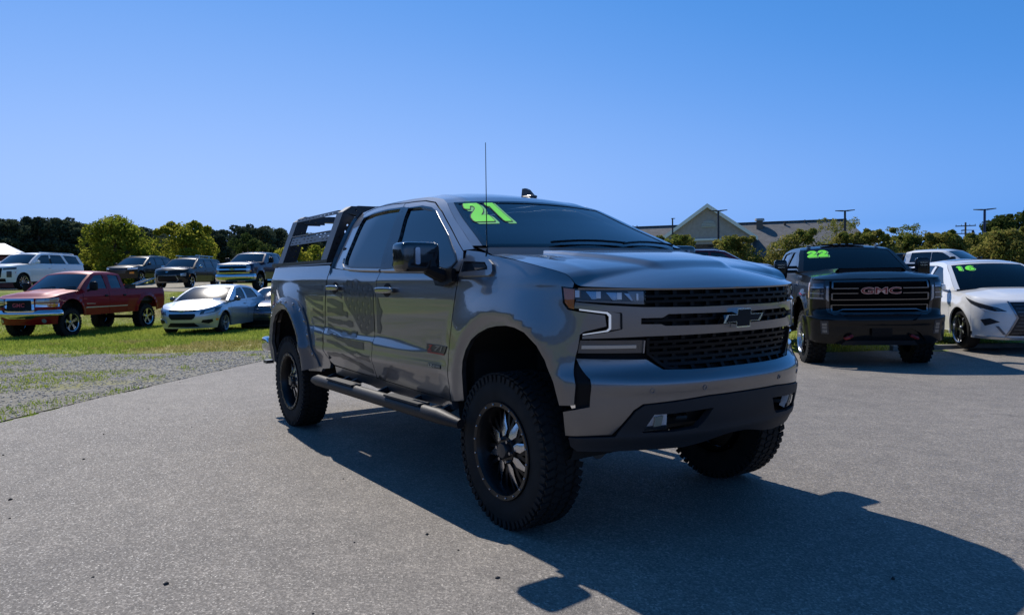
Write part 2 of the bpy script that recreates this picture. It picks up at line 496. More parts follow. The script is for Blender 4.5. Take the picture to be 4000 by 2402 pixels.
def rim_mb(rr, y0, style='five', n=5, depth=.05, w=.2):
    """Wheel face looking towards -y at y = y0, with barrel and spokes."""
    mb = MB()
    mb.lathe([(rr, y0 - depth), (rr * .965, y0 - depth + .004), (rr * .93, y0 - depth * .6), (rr * .90, y0 + .02), (rr * .88, y0 + w * .6)], 40)
    mb.lathe([(.001, y0 - .012), (rr * .16, y0 - .012), (rr * .2, y0), (rr * .2, y0 + .05)], 20)
    for k in range(n):
        a = 2 * PI * k / n + PI / 2
        ca, sa = math.cos(a), math.sin(a)
        def f(u, v, ca=ca, sa=sa): return np.stack([u * ca - v * sa, y0 + .008 - .02 * (u / rr) ** 2 + 0 * v, u * sa + v * ca], -1)
        if style == 'five': ol = [(rr * .12, -rr * .13), (rr * .5, -rr * .12), (rr * .93, -rr * .20), (rr * .93, rr * .20), (rr * .5, rr * .12), (rr * .12, rr * .13)]
        elif style == 'thin': ol = [(rr * .12, -rr * .06), (rr * .93, -rr * .055), (rr * .93, rr * .055), (rr * .12, rr * .06)]
        else: ol = [(rr * .12, -rr * .10), (rr * .45, -rr * .07), (rr * .93, -rr * .2), (rr * .93, -rr * .08), (rr * .62, 0), (rr * .93, rr * .08), (rr * .93, rr * .2), (rr * .45, rr * .07), (rr * .12, rr * .10)]
        mb.panel(f, ol, (), rr * .5, .025, flip=True)
    return mb

def bowtie(w, h, k=1.0):
    a, b, s = w / 2 * k, h / 2 * k, w * .055
    c = w * .19 * k; e = h * .19 * k
    return [(-a - s, -e - .004), (-c - s*.3, -e), (-c - s*.4, -b), (c - s*.6, -b), (c - s*.3, -e), (a - s, -e), (a + s, e), (c + s*.3, e), (c + s*.4, b), (-c + s*.6, b), (-c + s*.3, e), (-a + s, e)]

DIGITS = {
    '2': ([(.00, .66), (.03, .80), (.14, .93), (.32, 1.0), (.58, 1.0), (.82, .94), (.96, .80), (.97, .62), (.86, .48), (.68, .36), (.60, .31), (.96, .31), (1.0, .27), (1.0, .04), (.96, 0), (.08, 0), (.02, .05), (.02, .20), (.10, .32), (.30, .45), (.52, .59), (.58, .68), (.53, .75), (.42, .76), (.33, .70), (.29, .62), (.24, .60), (.04, .62)], None, 1.0),
    '1': ([(.10, .80), (.13, .86), (.30, .98), (.38, 1.0), (.74, 1.0), (.78, .96), (.78, .05), (.74, 0), (.36, 0), (.32, .05), (.32, .72), (.20, .72), (.12, .76)], None, .80),
    '6': ([(.62, 1.0), (.90, .98), (.92, .80), (.70, .76), (.52, .68), (.48, .60), (.72, .62), (.92, .52), (1.0, .34), (.94, .14), (.76, .02), (.50, -.02), (.24, .02), (.06, .16), (.0, .38), (.06, .62), (.22, .84), (.42, .96)], [(.42, .30), (.50, .40), (.60, .38), (.64, .28), (.58, .20), (.48, .20)], 1.0)}
def sticker(parent, txt, fn, w, h, shear=.0):
    """Year digits on a windscreen: pale drop copy, black edge, bright face."""
    n = len(txt); adv = w / n
    a, b, c = MB(), MB(), MB()
    for i, ch in enumerate(txt):
        o, hole, wd = DIGITS[ch]; dw = adv * .90 * wd
        P = lambda q, dx=0., dy=0., sc=1.: [(-w / 2 + adv * (i + .5) + ((u - .5) * sc) * dw + dx + shear * (v - .5) * h, ((v - .5) * sc) * h + dy) for u, v in q]
        hl = [P(hole)] if hole else []
        a.panel(lambda u, v: fn(u, v, .002), grow(P(o, adv * .10, -h * .07), h * .03), (), .06, 0)
        b.panel(lambda u, v: fn(u, v, .0035), grow(P(o), h * .032), (), .06, 0)
        c.panel(lambda u, v: fn(u, v, .005), P(o), hl, .06, 0)
    s = a.build('year_sticker', mat('sticker_pale_green', (.20, .60, .16), .5), parent)
    b.build('digit_edge', mat('sticker_black', (.006, .008, .006), .5), s)
    c.build('digit_face', mat('sticker_green', (.20, .95, .05), .5), s)
    return s
def grow(p, d):
    """Outline moved outwards by about d."""
    p = np.array(p, float); q = []; n = len(p)
    ar = sum(p[i][0] * p[(i+1) % n][1] - p[(i+1) % n][0] * p[i][1] for i in range(n)); s_ = 1 if ar > 0 else -1
    for i in range(n):
        a, b, e = p[i-1], p[i], p[(i+1) % n]
        t1 = (b - a) / (np.linalg.norm(b - a) + 1e-9); t2 = (e - b) / (np.linalg.norm(e - b) + 1e-9)
        m = np.array([t1[1] + t2[1], -t1[0] - t2[0]]) * s_; m /= max(.8, m @ m / 2)
        q.append(tuple(b + m * d))
    return q
# ------------------------------------------------------------------ the lifted grey pickup
HS = Shell(a=.90, cf=.8, nf=2.5, r=-4.62, cr=.3, nr=3.0, b=.985,
    prof=((.5, .955), (.65, .968), (.85, .985), (1.05, .996), (1.2, 1.0), (1.36, .994), (1.45, .978), (1.52, .955), (1.62, .925)),
    nose=((.5, .10), (.58, .06), (.66, .025), (.8, 0.0), (.895, .0), (.93, .035), (.955, .05), (1.0, .06), (1.1, .05), (1.25, .045), (1.34, .05), (1.38, .06), (1.45, .09), (1.6, .2)),
    tail=((.5, 0), (1.5, .02), (1.6, .05)), arches=((0., .70, .46, 1.), (-3.745, .70, .47, 1.)), flare=.040, fw=.30, lip=.45,
    taper=((-4.62, .97), (-4.2, .985), (-3.6, .997), (-2.5, 1.), (0, 1.), (1, 1.)),
    crease=((-4.5, 1.0, 1.45, 1.40, .03, .006), (-4.55, -.5, .80, .84, .05, .012)), ledge=((-3.25, -.5, 1.0, .945, .065, .022),))
W = HS.wrap
GHY = spline([(1.3, .99), (1.45, .975), (1.53, .95), (1.75, .825), (1.95, .69), (2.05, .60)])
def GH(x, z):
    x = np.asarray(x, float); z = np.asarray(z, float)
    return np.stack([x + 0*z, -GHY(z) + 0*x + .03 * smooth((-2.2 - x) / .6) - .035 * smooth((x + .9) / .5) * smooth((1.62 - z) / .2) * 0, z + 0*x], -1)
HP = paint('satin_steel_paint', (.165, .167, .178), .90, .34, 1.0, .06, 1.65)
DECALM = mat('decal_charcoal', (.028, .03, .034), .45, .3, .5, .1)
hero = thing('pickup_truck', 'lifted grey metallic crew cab pickup with black bed rack and green 21 on its windshield', 'pickup truck', (0, 0, 0))

def both(fn):
    """Calls fn(m, sg) for the right side (m = identity) and the left (m mirrors outlines)."""
    fn(lambda p: p, 1); fn(mir, -1)
def sidegh(sg): return GH if sg > 0 else ymir(GH)

GAP = [(4.262, 1.540), (4.258, 1.42), (4.275, 1.27), (4.30, 1.10), (4.325, .95), (4.327, .82), (4.25, .727), (4.181, .692)]
SPLIT = [(3.188, 1.478), (3.220, 1.405), (3.227, 1.28), (3.255, 1.077), (3.276, .943), (3.308, .74), (3.30, .675)]
DFR = [(2.018, 1.450), (2.03, 1.40), (2.043, 1.36), (2.083, 1.196), (2.116, 1.016), (2.148, .811), (2.137, .652)]
sh = lambda p, d: [(u + d, v) for u, v in p]
FWIN = [(-1.42, 1.515), (-1.545, 1.74), (-1.70, 1.962), (-1.47, 1.95), (-1.28, 1.92), (-1.17, 1.885), (-1.07, 1.835), (-.78, 1.69), (-.57, 1.565), (-.525, 1.525), (-.56, 1.497), (-.64, 1.488)]
RWIN = [(-2.24, 1.535), (-2.36, 1.55), (-2.405, 1.59), (-2.50, 1.77), (-2.59, 1.955), (-2.40, 1.975), (-2.12, 1.98), (-1.80, 1.97), (-1.655, 1.69), (-1.565, 1.512)]
ARCH_F = [(1.113, .848), (1.141, .988), (1.19, 1.062), (1.282, 1.128), (1.37, 1.150), (1.459, 1.157), (1.56, 1.15), (1.651, 1.135), (1.76, 1.098), (1.84, 1.057), (1.91, .99), (1.955, .92), (1.973, .847), (1.981, .675)]
ARCH_R = [(4.758, .60), (4.775, .66), (4.83, .887), (4.87, .99), (4.926, 1.078), (5.0, 1.13), (5.081, 1.162), (5.19, 1.172), (5.298, 1.168), (5.42, 1.14), (5.533, 1.10), (5.64, 1.01), (5.71, .879), (5.738, .62)]

def sides(m, sg):
    g = sidegh(sg); gm = (lambda p: p)
    # fender
    fe = [(2.006, 1.590), (1.86, 1.577), (1.78, 1.565), (1.724, 1.550), (1.41, 1.508), (1.28, 1.488), (1.152, 1.463), (1.09, 1.449), (1.03, 1.433), (.998, 1.412), (.980, 1.385), (.99, 1.362), (1.056, 1.369),
          (1.048, 1.283), (1.021, 1.250), (.984, 1.243), (.956, 1.238), (.822, 1.220), (.815, 1.165), (.93, 1.138), (.952, 1.123), (.956, 1.05), (.972, .97), (.992, .90), (.998, .765), (1.09, .757)] + ARCH_F + [(2.122, .655)] + sh(DFR, -.010)[::-1][1:] + [(2.004, 1.50)]
    f = MB().panel(W, m(fe), (), .035, .03).build('fender', HP, hero)
    # side vent frame on the fender
    v_o = [(1.998, 1.536), (1.712, 1.523), (1.66, 1.495), (1.636, 1.455), (1.640, 1.436), (1.662, 1.428), (1.998, 1.428)]
    v_i = [(1.985, 1.518), (1.74, 1.507), (1.70, 1.48), (1.69, 1.462), (1.985, 1.452)]
    MB().panel(W, m(v_o), [m(v_i)], .04, .03, .016).build('vent_frame', HP, f)
    vb = MB().panel(W, m(v_i), (), .05, .004, .003).build('vent_panel', BLACK, f)
    MB().panel(W, m([(1.90, 1.51), (1.76, 1.503), (1.72, 1.478), (1.84, 1.465)]), (), .05, .003, .007).build('vent_badge', GREYPL, f)
    # front door
    top = [(3.0, 1.478), (2.7, 1.471), (2.45, 1.465), (2.2, 1.458)]
    fd = MB().panel(W, m([SPLIT[0]] + top + DFR + [(2.58, .657), (3.295, .680)] + SPLIT[::-1][1:-1]), (), .035, .03)
    fo = [(-1.603, 1.482), (-1.845, 2.016), (-1.66, 2.010), (-1.48, 1.998), (-1.28, 1.966), (-1.06, 1.878), (-.76, 1.728), (-.475, 1.583), (-.440, 1.53), (-.458, 1.464), (-.88, 1.468), (-1.2, 1.475)]
    fd.panel(g, fo, [FWIN], .03, .03, 0, flip=sg > 0)
    fd = fd.build('front_door', HP, hero)
    rdp = [(4.254, 1.527), (4.05, 1.512), (3.8, 1.500), (3.5, 1.488)]
    rd = MB().panel(W, m(rdp + sh(SPLIT, .008) + [(3.8, .692), (4.165, .704)] + sh(GAP, -.009)[::-1][1:-1]), (), .035, .03)
    ro = [(-1.612, 1.486), (-1.856, 2.018), (-2.12, 2.033), (-2.44, 2.036), (-2.64, 2.015), (-2.72, 1.975), (-2.735, 1.93), (-2.725, 1.84), (-2.66, 1.66), (-2.64, 1.58), (-2.665, 1.53), (-2.46, 1.516), (-2.2, 1.503), (-1.9, 1.492)]
    rd.panel(g, ro, [RWIN], .03, .03, 0, flip=sg > 0)
    rd = rd.build('rear_door', HP, hero)
    # cab frame: roof rail, C pillar and A pillar round the doors
    cf = [(-2.675, 1.535), (-2.70, 1.63), (-2.775, 1.83), (-2.805, 1.95), (-2.77, 2.02), (-2.5, 2.046), (-2.27, 2.052), (-1.75, 2.046), (-1.5, 2.034), (-1.31, 2.008), (-1.18, 1.985), (-1.07, 1.945), (-.81, 1.812), (-.55, 1.690), (-.40, 1.618), (-.36, 1.596), (-.437, 1.594)]
    inner = [(-.482, 1.592), (-.76, 1.736), (-1.06, 1.887), (-1.28, 1.975), (-1.48, 2.007), (-1.66, 2.019), (-1.85, 2.025), (-2.12, 2.041), (-2.44, 2.044), (-2.65, 2.022), (-2.728, 1.98), (-2.744, 1.93), (-2.733, 1.84), (-2.668, 1.66), (-2.649, 1.58), (-2.672, 1.53)]
    MB().panel(g, cf + inner, (), .03, .03, flip=sg > 0).build('cab_frame', HP, hero)
    # windows, trims
    gt = glass('side_glass_dark', (.020, .024, .03), 1.95) if sg > 0 else glass('side_glass_clear', (.45, .52, .52))
    MB().panel(g, FWIN, (), .06, 0, -.012, flip=sg > 0).build('window', gt, fd)
    MB().panel(g, RWIN, (), .06, 0, -.012, flip=sg > 0).build('window', glass('side_glass_dark', (.020, .024, .03), 1.95), rd)
    MB().panel(g, grow(FWIN, .014), [FWIN], .05, .014, .004, flip=sg > 0).build('window_seal', GLOSSB, fd)
    MB().panel(g, grow(RWIN, .014), [RWIN], .05, .014, .004, flip=sg > 0).build('window_seal', GLOSSB, rd)
    MB().panel(g, [(-1.425, 1.50), (-1.548, 1.74), (-1.705, 1.972), (-1.838, 1.980), (-1.60, 1.495)], (), .05, .008, .004, flip=sg > 0).build('pillar_trim', GLOSSB, fd)
    MB().panel(g, [(-1.61, 1.497), (-1.848, 1.980), (-1.90, 1.985), (-1.80, 1.965), (-1.655, 1.69), (-1.60, 1.56), (-1.57, 1.50)], (), .05, .008, .004, flip=sg > 0).build('pillar_trim', GLOSSB, rd)
    def strip(pts, r, n=6): 
        q = [g(np.array(a), np.array(b)) for a, b in pts]; return MB().tube(q, r, n)
    strip([(-1.59, 1.487), (-1.3, 1.481), (-.88, 1.472), (-.62, 1.468)], .011).build('belt_moulding', mat('belt_satin', (.35, .34, .33), .3, .9), fd)
    strip([(-2.455, 1.60), (-2.43, 1.555), (-2.37, 1.523), (-2.25, 1.510), (-2.0, 1.499), (-1.625, 1.489)], .011).build('belt_moulding', MATS['belt_satin'], rd)
    # handles: grip bar over a dark recess
    for (s0, s1, z, dd) in ((2.887, 3.174, 1.345, fd), (3.925, 4.185, 1.360, rd)):
        c = (s0 + s1) / 2
        hd = MB().panel(W, m(circ(c, z, .050, 16, .066)), (), .03, .004, .003).build('handle_recess', LINER, dd)
        P = W(np.array([c * sg]), np.array([z]))[0]
        hb = MB(); blob(hb, P + np.array([0, -.030 * sg, 0]), (s1 - s0, .026, .044), .45)
        hb.build('handle', mat('handle_satin', (.20, .205, .215), .16, .9, 1), dd)
    # badges on the front door
    bt = MB(); fz = lambda u, v: W(u * -1 * sg if False else (2.30 - u) * sg if sg > 0 else -(2.30 + u), .972 + v) 
    n_ = np.array([0, -sg, 0])
    def onside(cs, cz, off): 
        def f(u, v):
            s = (cs - u) if sg > 0 else -(cs + u)
            return W(s, cz + v) + n_ * off
        return f
    b = MB().panel(W, m([(2.435, .997), (2.152, .995), (2.192, .944), (2.435, .948)]), (), .06, .004, .005).build('door_badge', mat('badge_dark', (.05, .05, .055), .3, .4), fd)
    lettering(MB(), 'Z', onside(2.385, .972, .008), .075, .04, .05, .3).build('badge_letter', mat('badge_red', (.35, .012, .015), .35), b)
    lettering(MB(), '71', onside(2.27, .974, .008), .12, .036, .03, .35).build('badge_letter', mat('badge_grey', (.22, .22, .23), .3, .7), b)
    MB().panel(W, m([(2.42, .946), (2.20, .944), (2.206, .936), (2.42, .938)]), (), .06, .003, .006).build('badge_line', MATS['badge_red'], b)
    b = MB().panel(W, m([(2.407, .871), (2.243, .870), (2.247, .844), (2.411, .845)]), (), .06, .003, .004).build('door_plate', mat('plate_dark', (.06, .055, .05), .4), fd)
    lettering(MB(), 'LZ-1', onside(2.362, .857, .006), .078, .018, .03).build('plate_letters', mat('plate_silver', (.5, .48, .42), .3, .6), b)
    MB().panel(W, m([(2.31, .861), (2.25, .861), (2.25, .852), (2.31, .852)]), (), .06, .002, .005).build('plate_bar', mat('badge_grey'), b)
    # bed side and its bolt-on flare
    bs = sh(GAP, .010)[:6] + [(4.262, .74), (4.262, .70), (4.30, .66), (4.48, .64), (4.52, .61)] + ARCH_R + [(5.88, .66), (6.22, .74), (6.27, .82), (6.27, 1.30), (6.25, 1.50), (6.22, 1.562), (5.3, 1.561), (4.75, 1.556), (4.30, 1.553)]
    bd = MB().panel(W, m(bs), (), .035, .03).build('bedside', HP, hero)
    bt = np.array([W(np.array([s * sg]), np.array([1.565]))[0] for s in (4.285, 4.75, 5.3, 5.8, 6.2)])
    MB().grid(np.stack([bt + [0, .000, .0], bt + [0, .012 * sg, .012], bt + [0, .09 * sg, .012], bt + [0, .10 * sg, -.06]], 0), flip=sg < 0).build('bed_rail_cap', BLACK, bd)
    FL_O = [(4.525, .655), (4.61, .818), (4.75, 1.083), (4.83, 1.18), (4.943, 1.236), (5.05, 1.262), (5.16, 1.272), (5.345, 1.266), (5.52, 1.238), (5.68, 1.175), (5.80, 1.09), (5.85, .95), (5.87, .70)]
    FL_I = [(4.782, .60), (4.80, .66), (4.85, .887), (4.89, .98), (4.95, 1.07), (5.02, 1.115), (5.10, 1.147), (5.19, 1.156), (5.29, 1.152), (5.41, 1.125), (5.51, 1.085), (5.61, 1.0), (5.68, .879), (5.705, .60)]
    def FS(u, v):
        P = W(u, v); k = np.abs(u)
        d = np.hypot((k - 5.26) / 1.02, np.maximum(v - .70, 0))
        return P + np.stack([0*u, -sg * (.012 + .055 * smooth((.60 - d) / .10) * (1 - .25 * smooth((.50 - d) / .06))), 0*u], -1)
    fl = MB().panel(FS, m(FL_O + FL_I[::-1]), (), .03, .03).build('fender_flare', paint('flare_paint', (.115, .118, .13), .5, .38, .6, .05), bd)
    bm = None
    for (s_, z_) in ((4.62, .76), (4.70, .93), (4.775, 1.06), (4.87, 1.15), (5.0, 1.205), (5.13, 1.222), (5.26, 1.224), (5.40, 1.212), (5.55, 1.165), (5.67, 1.10)):
        P = FS(np.array([s_ * sg]), np.array([z_]))[0]
        if bm is None:
            q = MB(); blob(q, (0, 0, 0), (.03, .018, .03), .8, 6, 10); bm = q.mesh('bolt', mat('bolt_steel', (.35, .36, .4), .2, 1.))
        part('bolt', bm, fl, P)
    # taillight, rocker, running board
    MB().panel(W, m([(6.26, 1.17), (6.36, 1.17), (6.46, 1.2), (6.46, 1.50), (6.36, 1.51), (6.255, 1.50)]), (), .04, .03, .006).build('taillight', REDLENS, hero)
    MB().panel(W, m([(2.13, .648), (2.58, .650), (3.295, .672), (4.17, .690), (4.155, .622), (3.312, .601), (2.757, .592), (2.12, .600)]), (), .05, .05, -.004).build('rocker_panel', HP, hero)
    y = -1.083 * sg
    rb = MB()
    xs = np.linspace(-2.86, -.33, 14); P = [(x, y + (.03 * sg if i in (0, 13) else 0), .575 - .02 * (i in (0, 13))) for i, x in enumerate(xs)]
    rb.tube(P, [.03] + [.048] * 12 + [.03], 12)
    rb = rb.build('running_board', mat('step_black', (.012, .012, .014), .55, spec=.3, bump=(80, .3, .004)), hero)
    pad = MB(); pad.box((0, 0, 0), (.52, .085, .014)); pm = pad.mesh('step_pad', GREYPL)
    for x in (-2.1, -1.0): part('step_pad', pm, rb, (x, y, .622))
    br = MB(); br.tube([(0, 0, 0), (0, .06 * sg, .03), (0, .26 * sg, .10)], .028, 6); bmh = br.mesh('step_bracket', BLACK)
    for x in (-2.62, -2.32, -2.15, -1.58, -1.05, -.62): part('step_bracket', bmh, rb, (x, y + .03 * sg, .56))
    # mirror: arm, housing, lamp
    mo = MB().panel(g, [(-.76, 1.462), (-.50, 1.478), (-.47, 1.40), (-.58, 1.37), (-.68, 1.375)], (), .04, .03, .03, flip=sg > 0)
    Mx = np.array(Matrix.Rotation(math.radians(6 * sg), 3, 'Z'))
    mo.tube([(-.60, -.97 * sg, 1.43), (-.615, -1.04 * sg, 1.455), (-.63, -1.10 * sg, 1.485)], [.05, .045, .04], 8)
    mo = mo.build('mirror_arm', BLACK, hero)
    hb = MB(); blob(hb, (-.655, -1.157 * sg, 1.555), (.145, .275, .185), .30, 18, 32, Mx)
    hs = hb.build('mirror', mat('mirror_black', (.012, .012, .014), .12, 0, 1), hero)
    q = MB(); q.flat(rrect(-.016, -.052, .016, .052, .011), (-.566, -1.190 * sg, 1.56), (0, 1, 0), (0, 0, 1), .02)
    q.build('mirror_lamp', mat('mirror_lamp_lens', (.35, .4, .5), .1, .6, 1), hs)
    q = MB(); q.flat(rrect(-.11, -.075, .11, .075, .03), (-.735, -1.157 * sg, 1.555), (0, -1, 0), (0, 0, 1), .006)
    q.build('mirror_glass', mat('mirror_glass', (.8, .82, .85), .01, 1.), hs)
    # liners and inner shell
    for ax in (0., -3.745):
        lin = MB(); n = 18
        for k in range(n):
            a0, a1 = PI * (k / n) * 1.25 - .39, PI * ((k + 1) / n) * 1.25 - .39
            r = .53
            yo = lambda xx: float(W(HS.s_of_x(xx), np.array(.8))[1]) + .05
            A = [(ax + r * math.cos(a), yy * sg, .67 + r * math.sin(a)) for a in (a0, a1) for yy in (yo(ax + r * math.cos(a)), -.40)]
            lin.add(A, [(0, 1, 3, 2)])
        lin.build('wheel_liner', LINER, hero)
    MB().panel(W, m([(2.02, .66), (4.3, .68), (4.3, 1.50), (3.2, 1.46), (2.02, 1.44)]), (), .15, 0, -.05).build('door_inner', DARK, hero)
both(sides)

# hood: rows across the truck between the two shut lines
EL = [(1.724, 1.550), (1.62, 1.540), (1.41, 1.508), (1.28, 1.488), (1.152, 1.463), (1.09, 1.449), (1.03, 1.432), (1.0, 1.412), (.985, 1.393), (.975, 1.377), (.95, 1.368), (.9, 1.364), (.8, 1.359), (.7, 1.355), (.6, 1.352), (.5, 1.349), (.4, 1.347), (.3, 1.346), (.2, 1.345), (.1, 1.345), (.03, 1.345)]
def hood_grid():
    es = np.array(EL); d = np.concatenate([[0], np.cumsum(np.hypot(*np.diff(es, axis=0).T))])
    q = np.linspace(0, d[-1], 110); S_ = np.interp(q, d, es[:, 0]); Z_ = np.interp(q, d, es[:, 1])
    E_ = W(S_ - .004, Z_ + .002)
    zc = spline([(-.3, 1.574), (-.16, 1.568), (.1, 1.545), (.3, 1.518), (.45, 1.491), (.55, 1.469), (.65, 1.442), (.73, 1.414), (.79, 1.386), (.83, 1.362), (.86, 1.343)])
    t = np.linspace(-1, 1, 81); t = np.sign(t) * np.abs(t) ** .85
    rows = []
    for e in E_:
        x, y, z = e; Y = t * -y
        c = max(float(zc(x)) - z, .0)
        zz = z + c * (1 - np.abs(t) ** 1.9)
        wd = np.interp(x, [-.2, .1, .52, .62], [.56, .50, .30, .25])
        dome = .023 * smooth((.60 - x) / .11) * smooth((wd + .05 - np.abs(Y)) / .085)
        side = .004 * smooth((.72 - x) / .25) * np.exp(-((np.abs(Y) - (.80 - .1 * x)) / .05) ** 2) * (np.abs(y) > .75)
        xx = x - .10 * (1 - t ** 2) * smooth((.0 - x) / .16) + 0 * t
        rows.append(np.stack([xx, Y, zz + dome + side], -1))
    return np.array(rows)
HG = hood_grid()
hood = MB().grid(HG, flip=False)
lipE = np.array([W(np.array([s]), np.array([1.343 + .012 * abs(s) ** 2]))[0] for s in np.linspace(-.96, .96, 60)])
hood.grid(np.stack([lipE + [-.002, 0, .006], lipE + [-.004, 0, -.003], lipE + [-.03, 0, -.006]], 0))
hood = hood.build('hood', HP, hero, sharp=50)

# cab top: roof, windscreen, rear window
rail = [(-2.77, 2.02), (-2.6, 2.038), (-2.27, 2.052), (-2.0, 2.050), (-1.75, 2.046), (-1.5, 2.034), (-1.31, 2.008), (-1.18, 1.985), (-1.07, 1.945)]
def roof_grid():
    r = np.array(rail); x = np.linspace(r[0, 0], r[-1, 0], 40); z = np.interp(x, r[:, 0], r[:, 1])
    rows = []
    for a, b in zip(x, z):
        e = GH(np.array(a), np.array(b)); t = np.linspace(-1, 1, 41)
        bow = .05 * smooth((a + 1.5) / .4) - .06 * smooth((-2.4 - a) / .4)
        cr = .052 - .022 * smooth((a + 1.5) / .43)
        rows.append(np.stack([a + bow * (1 - t**2), t * -e[1], b + cr * (1 - np.abs(t) ** 2.2) + .006 * np.exp(-((np.abs(t) - .78) / .06) ** 2)], -1))
    return np.array(rows)
roof = MB().grid(roof_grid(), flip=True).build('roof', HP, hero, sharp=50)
AL = [(-1.07, 1.945), (-.94, 1.879), (-.81, 1.812), (-.68, 1.750), (-.55, 1.690), (-.47, 1.651), (-.40, 1.615)]
def WS(t, k):
    """Windscreen: t across (-1 right, 1 left), k from the roof (0) to the cowl (1)."""
    t = np.asarray(t, float); k = np.asarray(k, float)
    a = np.array(AL); q = np.linspace(0, 1, len(a))
    x = np.interp(k, q, a[:, 0]); z = np.interp(k, q, a[:, 1]); y = GHY(z)
    bow = .05 + .12 * k
    return np.stack([x + bow * (1 - np.abs(t)**2.2), t * y, z + (.03 + .0 * k) * (1 - t ** 2) * (1 - k) - .0 * t], -1)
T_, K_ = np.meshgrid(np.linspace(-.93, .93, 41), np.linspace(.015, 1.03, 20), indexing='ij')
ws = MB().grid(WS(T_, np.clip(K_, 0, 1)) + np.stack([np.where(K_ > 1, .03, 0), 0*K_, np.where(K_ > 1, -.03, 0)], -1), flip=False)
ws = ws.build('windshield', glass('windshield_glass', (.28, .33, .36), 1.7), hero, sharp=60)
for sg in (-1, 1):
    K2, T2 = np.meshgrid(np.linspace(0, 1, 20), np.linspace(.93, 1.0, 4), indexing='ij')
    MB().grid(WS(T2 * sg, K2) + [.002, 0, .002], flip=sg > 0).build('pillar', HP, hero)
    K2, T2 = np.meshgrid(np.linspace(0, 1, 20), np.linspace(.895, .935, 3), indexing='ij')
    MB().grid(WS(T2 * sg, K2) + [.003, 0, .003], flip=sg > 0).build('windshield_seal', GLOSSB, ws)
T2, K2 = np.meshgrid(np.linspace(-.93, .93, 40), np.array([-.0, .035]), indexing='ij')
MB().grid(WS(T2, K2) + [.004, 0, .004]).build('windshield_seal', GLOSSB, ws)
def wsn(u, v, off):
    k = .20 - v / .43; t = -.665 + u / .69
    e = 1e-3
    n = np.cross(WS(t, k + e) - WS(t, k - e), WS(t + e, k) - WS(t - e, k)); n /= np.linalg.norm(n, axis=-1, keepdims=True)
    n *= np.sign(n[..., :1])
    return WS(t, k) + n * off
sticker(ws, '21', wsn, .285, .18)
# cowl and wipers
cw = MB(); c_ = []
for t in np.linspace(-.97, .97, 30):
    a = WS(t, 1.0); c_.append([a + [-.01, 0, -.005], a + [.10, 0, -.035], a + [.22, 0, -.075]])
cw.grid(np.array(c_), flip=True); cw.build('cowl', BLACK, hero)
for t0, t1, k0, k1 in ((-.45, .25, .96, .90), (.2, .85, .97, .90)):
    q = [WS(np.array(t0 + (t1 - t0) * i / 6), np.array(k0 + (k1 - k0) * math.sin(i / 6 * PI))) + np.array([.018, 0, .014]) for i in range(7)]
    MB().tube(q, .008, 5).build('wiper', BLACK, hero)
# back of the cab
bk = MB(); yb = [GHY(z) for z in (1.0, 1.5, 1.63, 1.83, 1.97, 2.03)]
bk.grid(np.array([[(x, t * y, z) for t in np.linspace(-1, 1, 9)] for x, y, z in zip((-2.66, -2.66, -2.69, -2.765, -2.80, -2.78), yb, (.75, 1.5, 1.63, 1.83, 1.97, 2.03))]))
bk.build('cab_back', HP, hero)
MB().flat(rrect(-.62, -.14, .62, .16, .05), (-2.755, 0, 1.76), (0, -1, 0), (-.17, 0, 1), .01).build('rear_window', GLASSDK, hero)

# front end
FP = HP
MB().panel(W, mir([(0, 1.36), (.9, 1.37), (1.02, 1.30), (.97, .93), (.6, .9), (0, .9)])[::-1][:0] or [(-1.0, 1.372), (1.0, 1.372), (.99, .92), (-.99, .92)], (), .08, 0, -.055).build('grille_backing', LINER, hero)
bar_r = [(.0, 1.250), (.3, 1.251), (.62, 1.258), (.80, 1.270), (.978, 1.288), (.984, 1.258), (.81, 1.240), (.735, 1.232), (.735, 1.148), (.82, 1.132), (.938, 1.116), (.938, 1.102), (.773, 1.106), (.594, 1.110), (.3, 1.109), (0, 1.108)]
bar = [p for p in bar_r[1:-1]] + [(-u, v) for u, v in bar_r[1:-1]][::-1]
slot_r = [(.115, 1.216), (.483, 1.220), (.519, 1.202), (.635, 1.203), (.635, 1.172), (.525, 1.169), (.501, 1.160), (.157, 1.153)]
slot = slot_r + [(-u, v) for u, v in slot_r][::-1]
gs = MB().panel(W, bar, [slot], .03, .035).build('grille_surround', FP, hero)
def vbars(zs, smax, zlo, zhi, off, name, nv):
    g_ = MB()
    for z in zs:
        g_.panel(W, [(-smax(z), z - .007), (smax(z), z - .007), (smax(z), z + .007), (-smax(z), z + .007)], (), .09, .03, off)
    for k in range(-nv, nv + 1):
        s = k * .108
        for j in range(len(zs) + 1):
            a = zlo if j == 0 else zs[j-1]; b = zhi if j == len(zs) else zs[j]
            so = s + (.054 if j % 2 else 0)
            if abs(so) > min(smax(a), smax(b)) - .02: continue
            g_.panel(W, [(so - .012, a), (so + .012, a), (so + .012, b), (so - .012, b)], (), .09, .02, off - .006)
    return g_.build(name, mat('grille_black', (.006, .006, .007), .45, spec=.15), hero)
vbars([1.285, 1.312], lambda z: .605, 1.258, 1.345, -.012, 'upper_grille', 5)
vbars([1.186], lambda z: .63, 1.155, 1.218, -.02, 'slot_grille', 5)
vbars([.965, .992, 1.02, 1.048, 1.076], lambda z: np.interp(z, [.93, .945, 1.02, 1.1], [.46, .51, .60, .605]), .93, 1.105, -.014, 'lower_grille', 5)
MB().panel(W, [(.46, .935), (.512, .944), (.601, 1.018), (.606, 1.100), (.59, 1.100), (.585, 1.022), (.50, .955), (.455, .947)], (), .05, .03, .002).build('grille_frame', BLACK, hero)
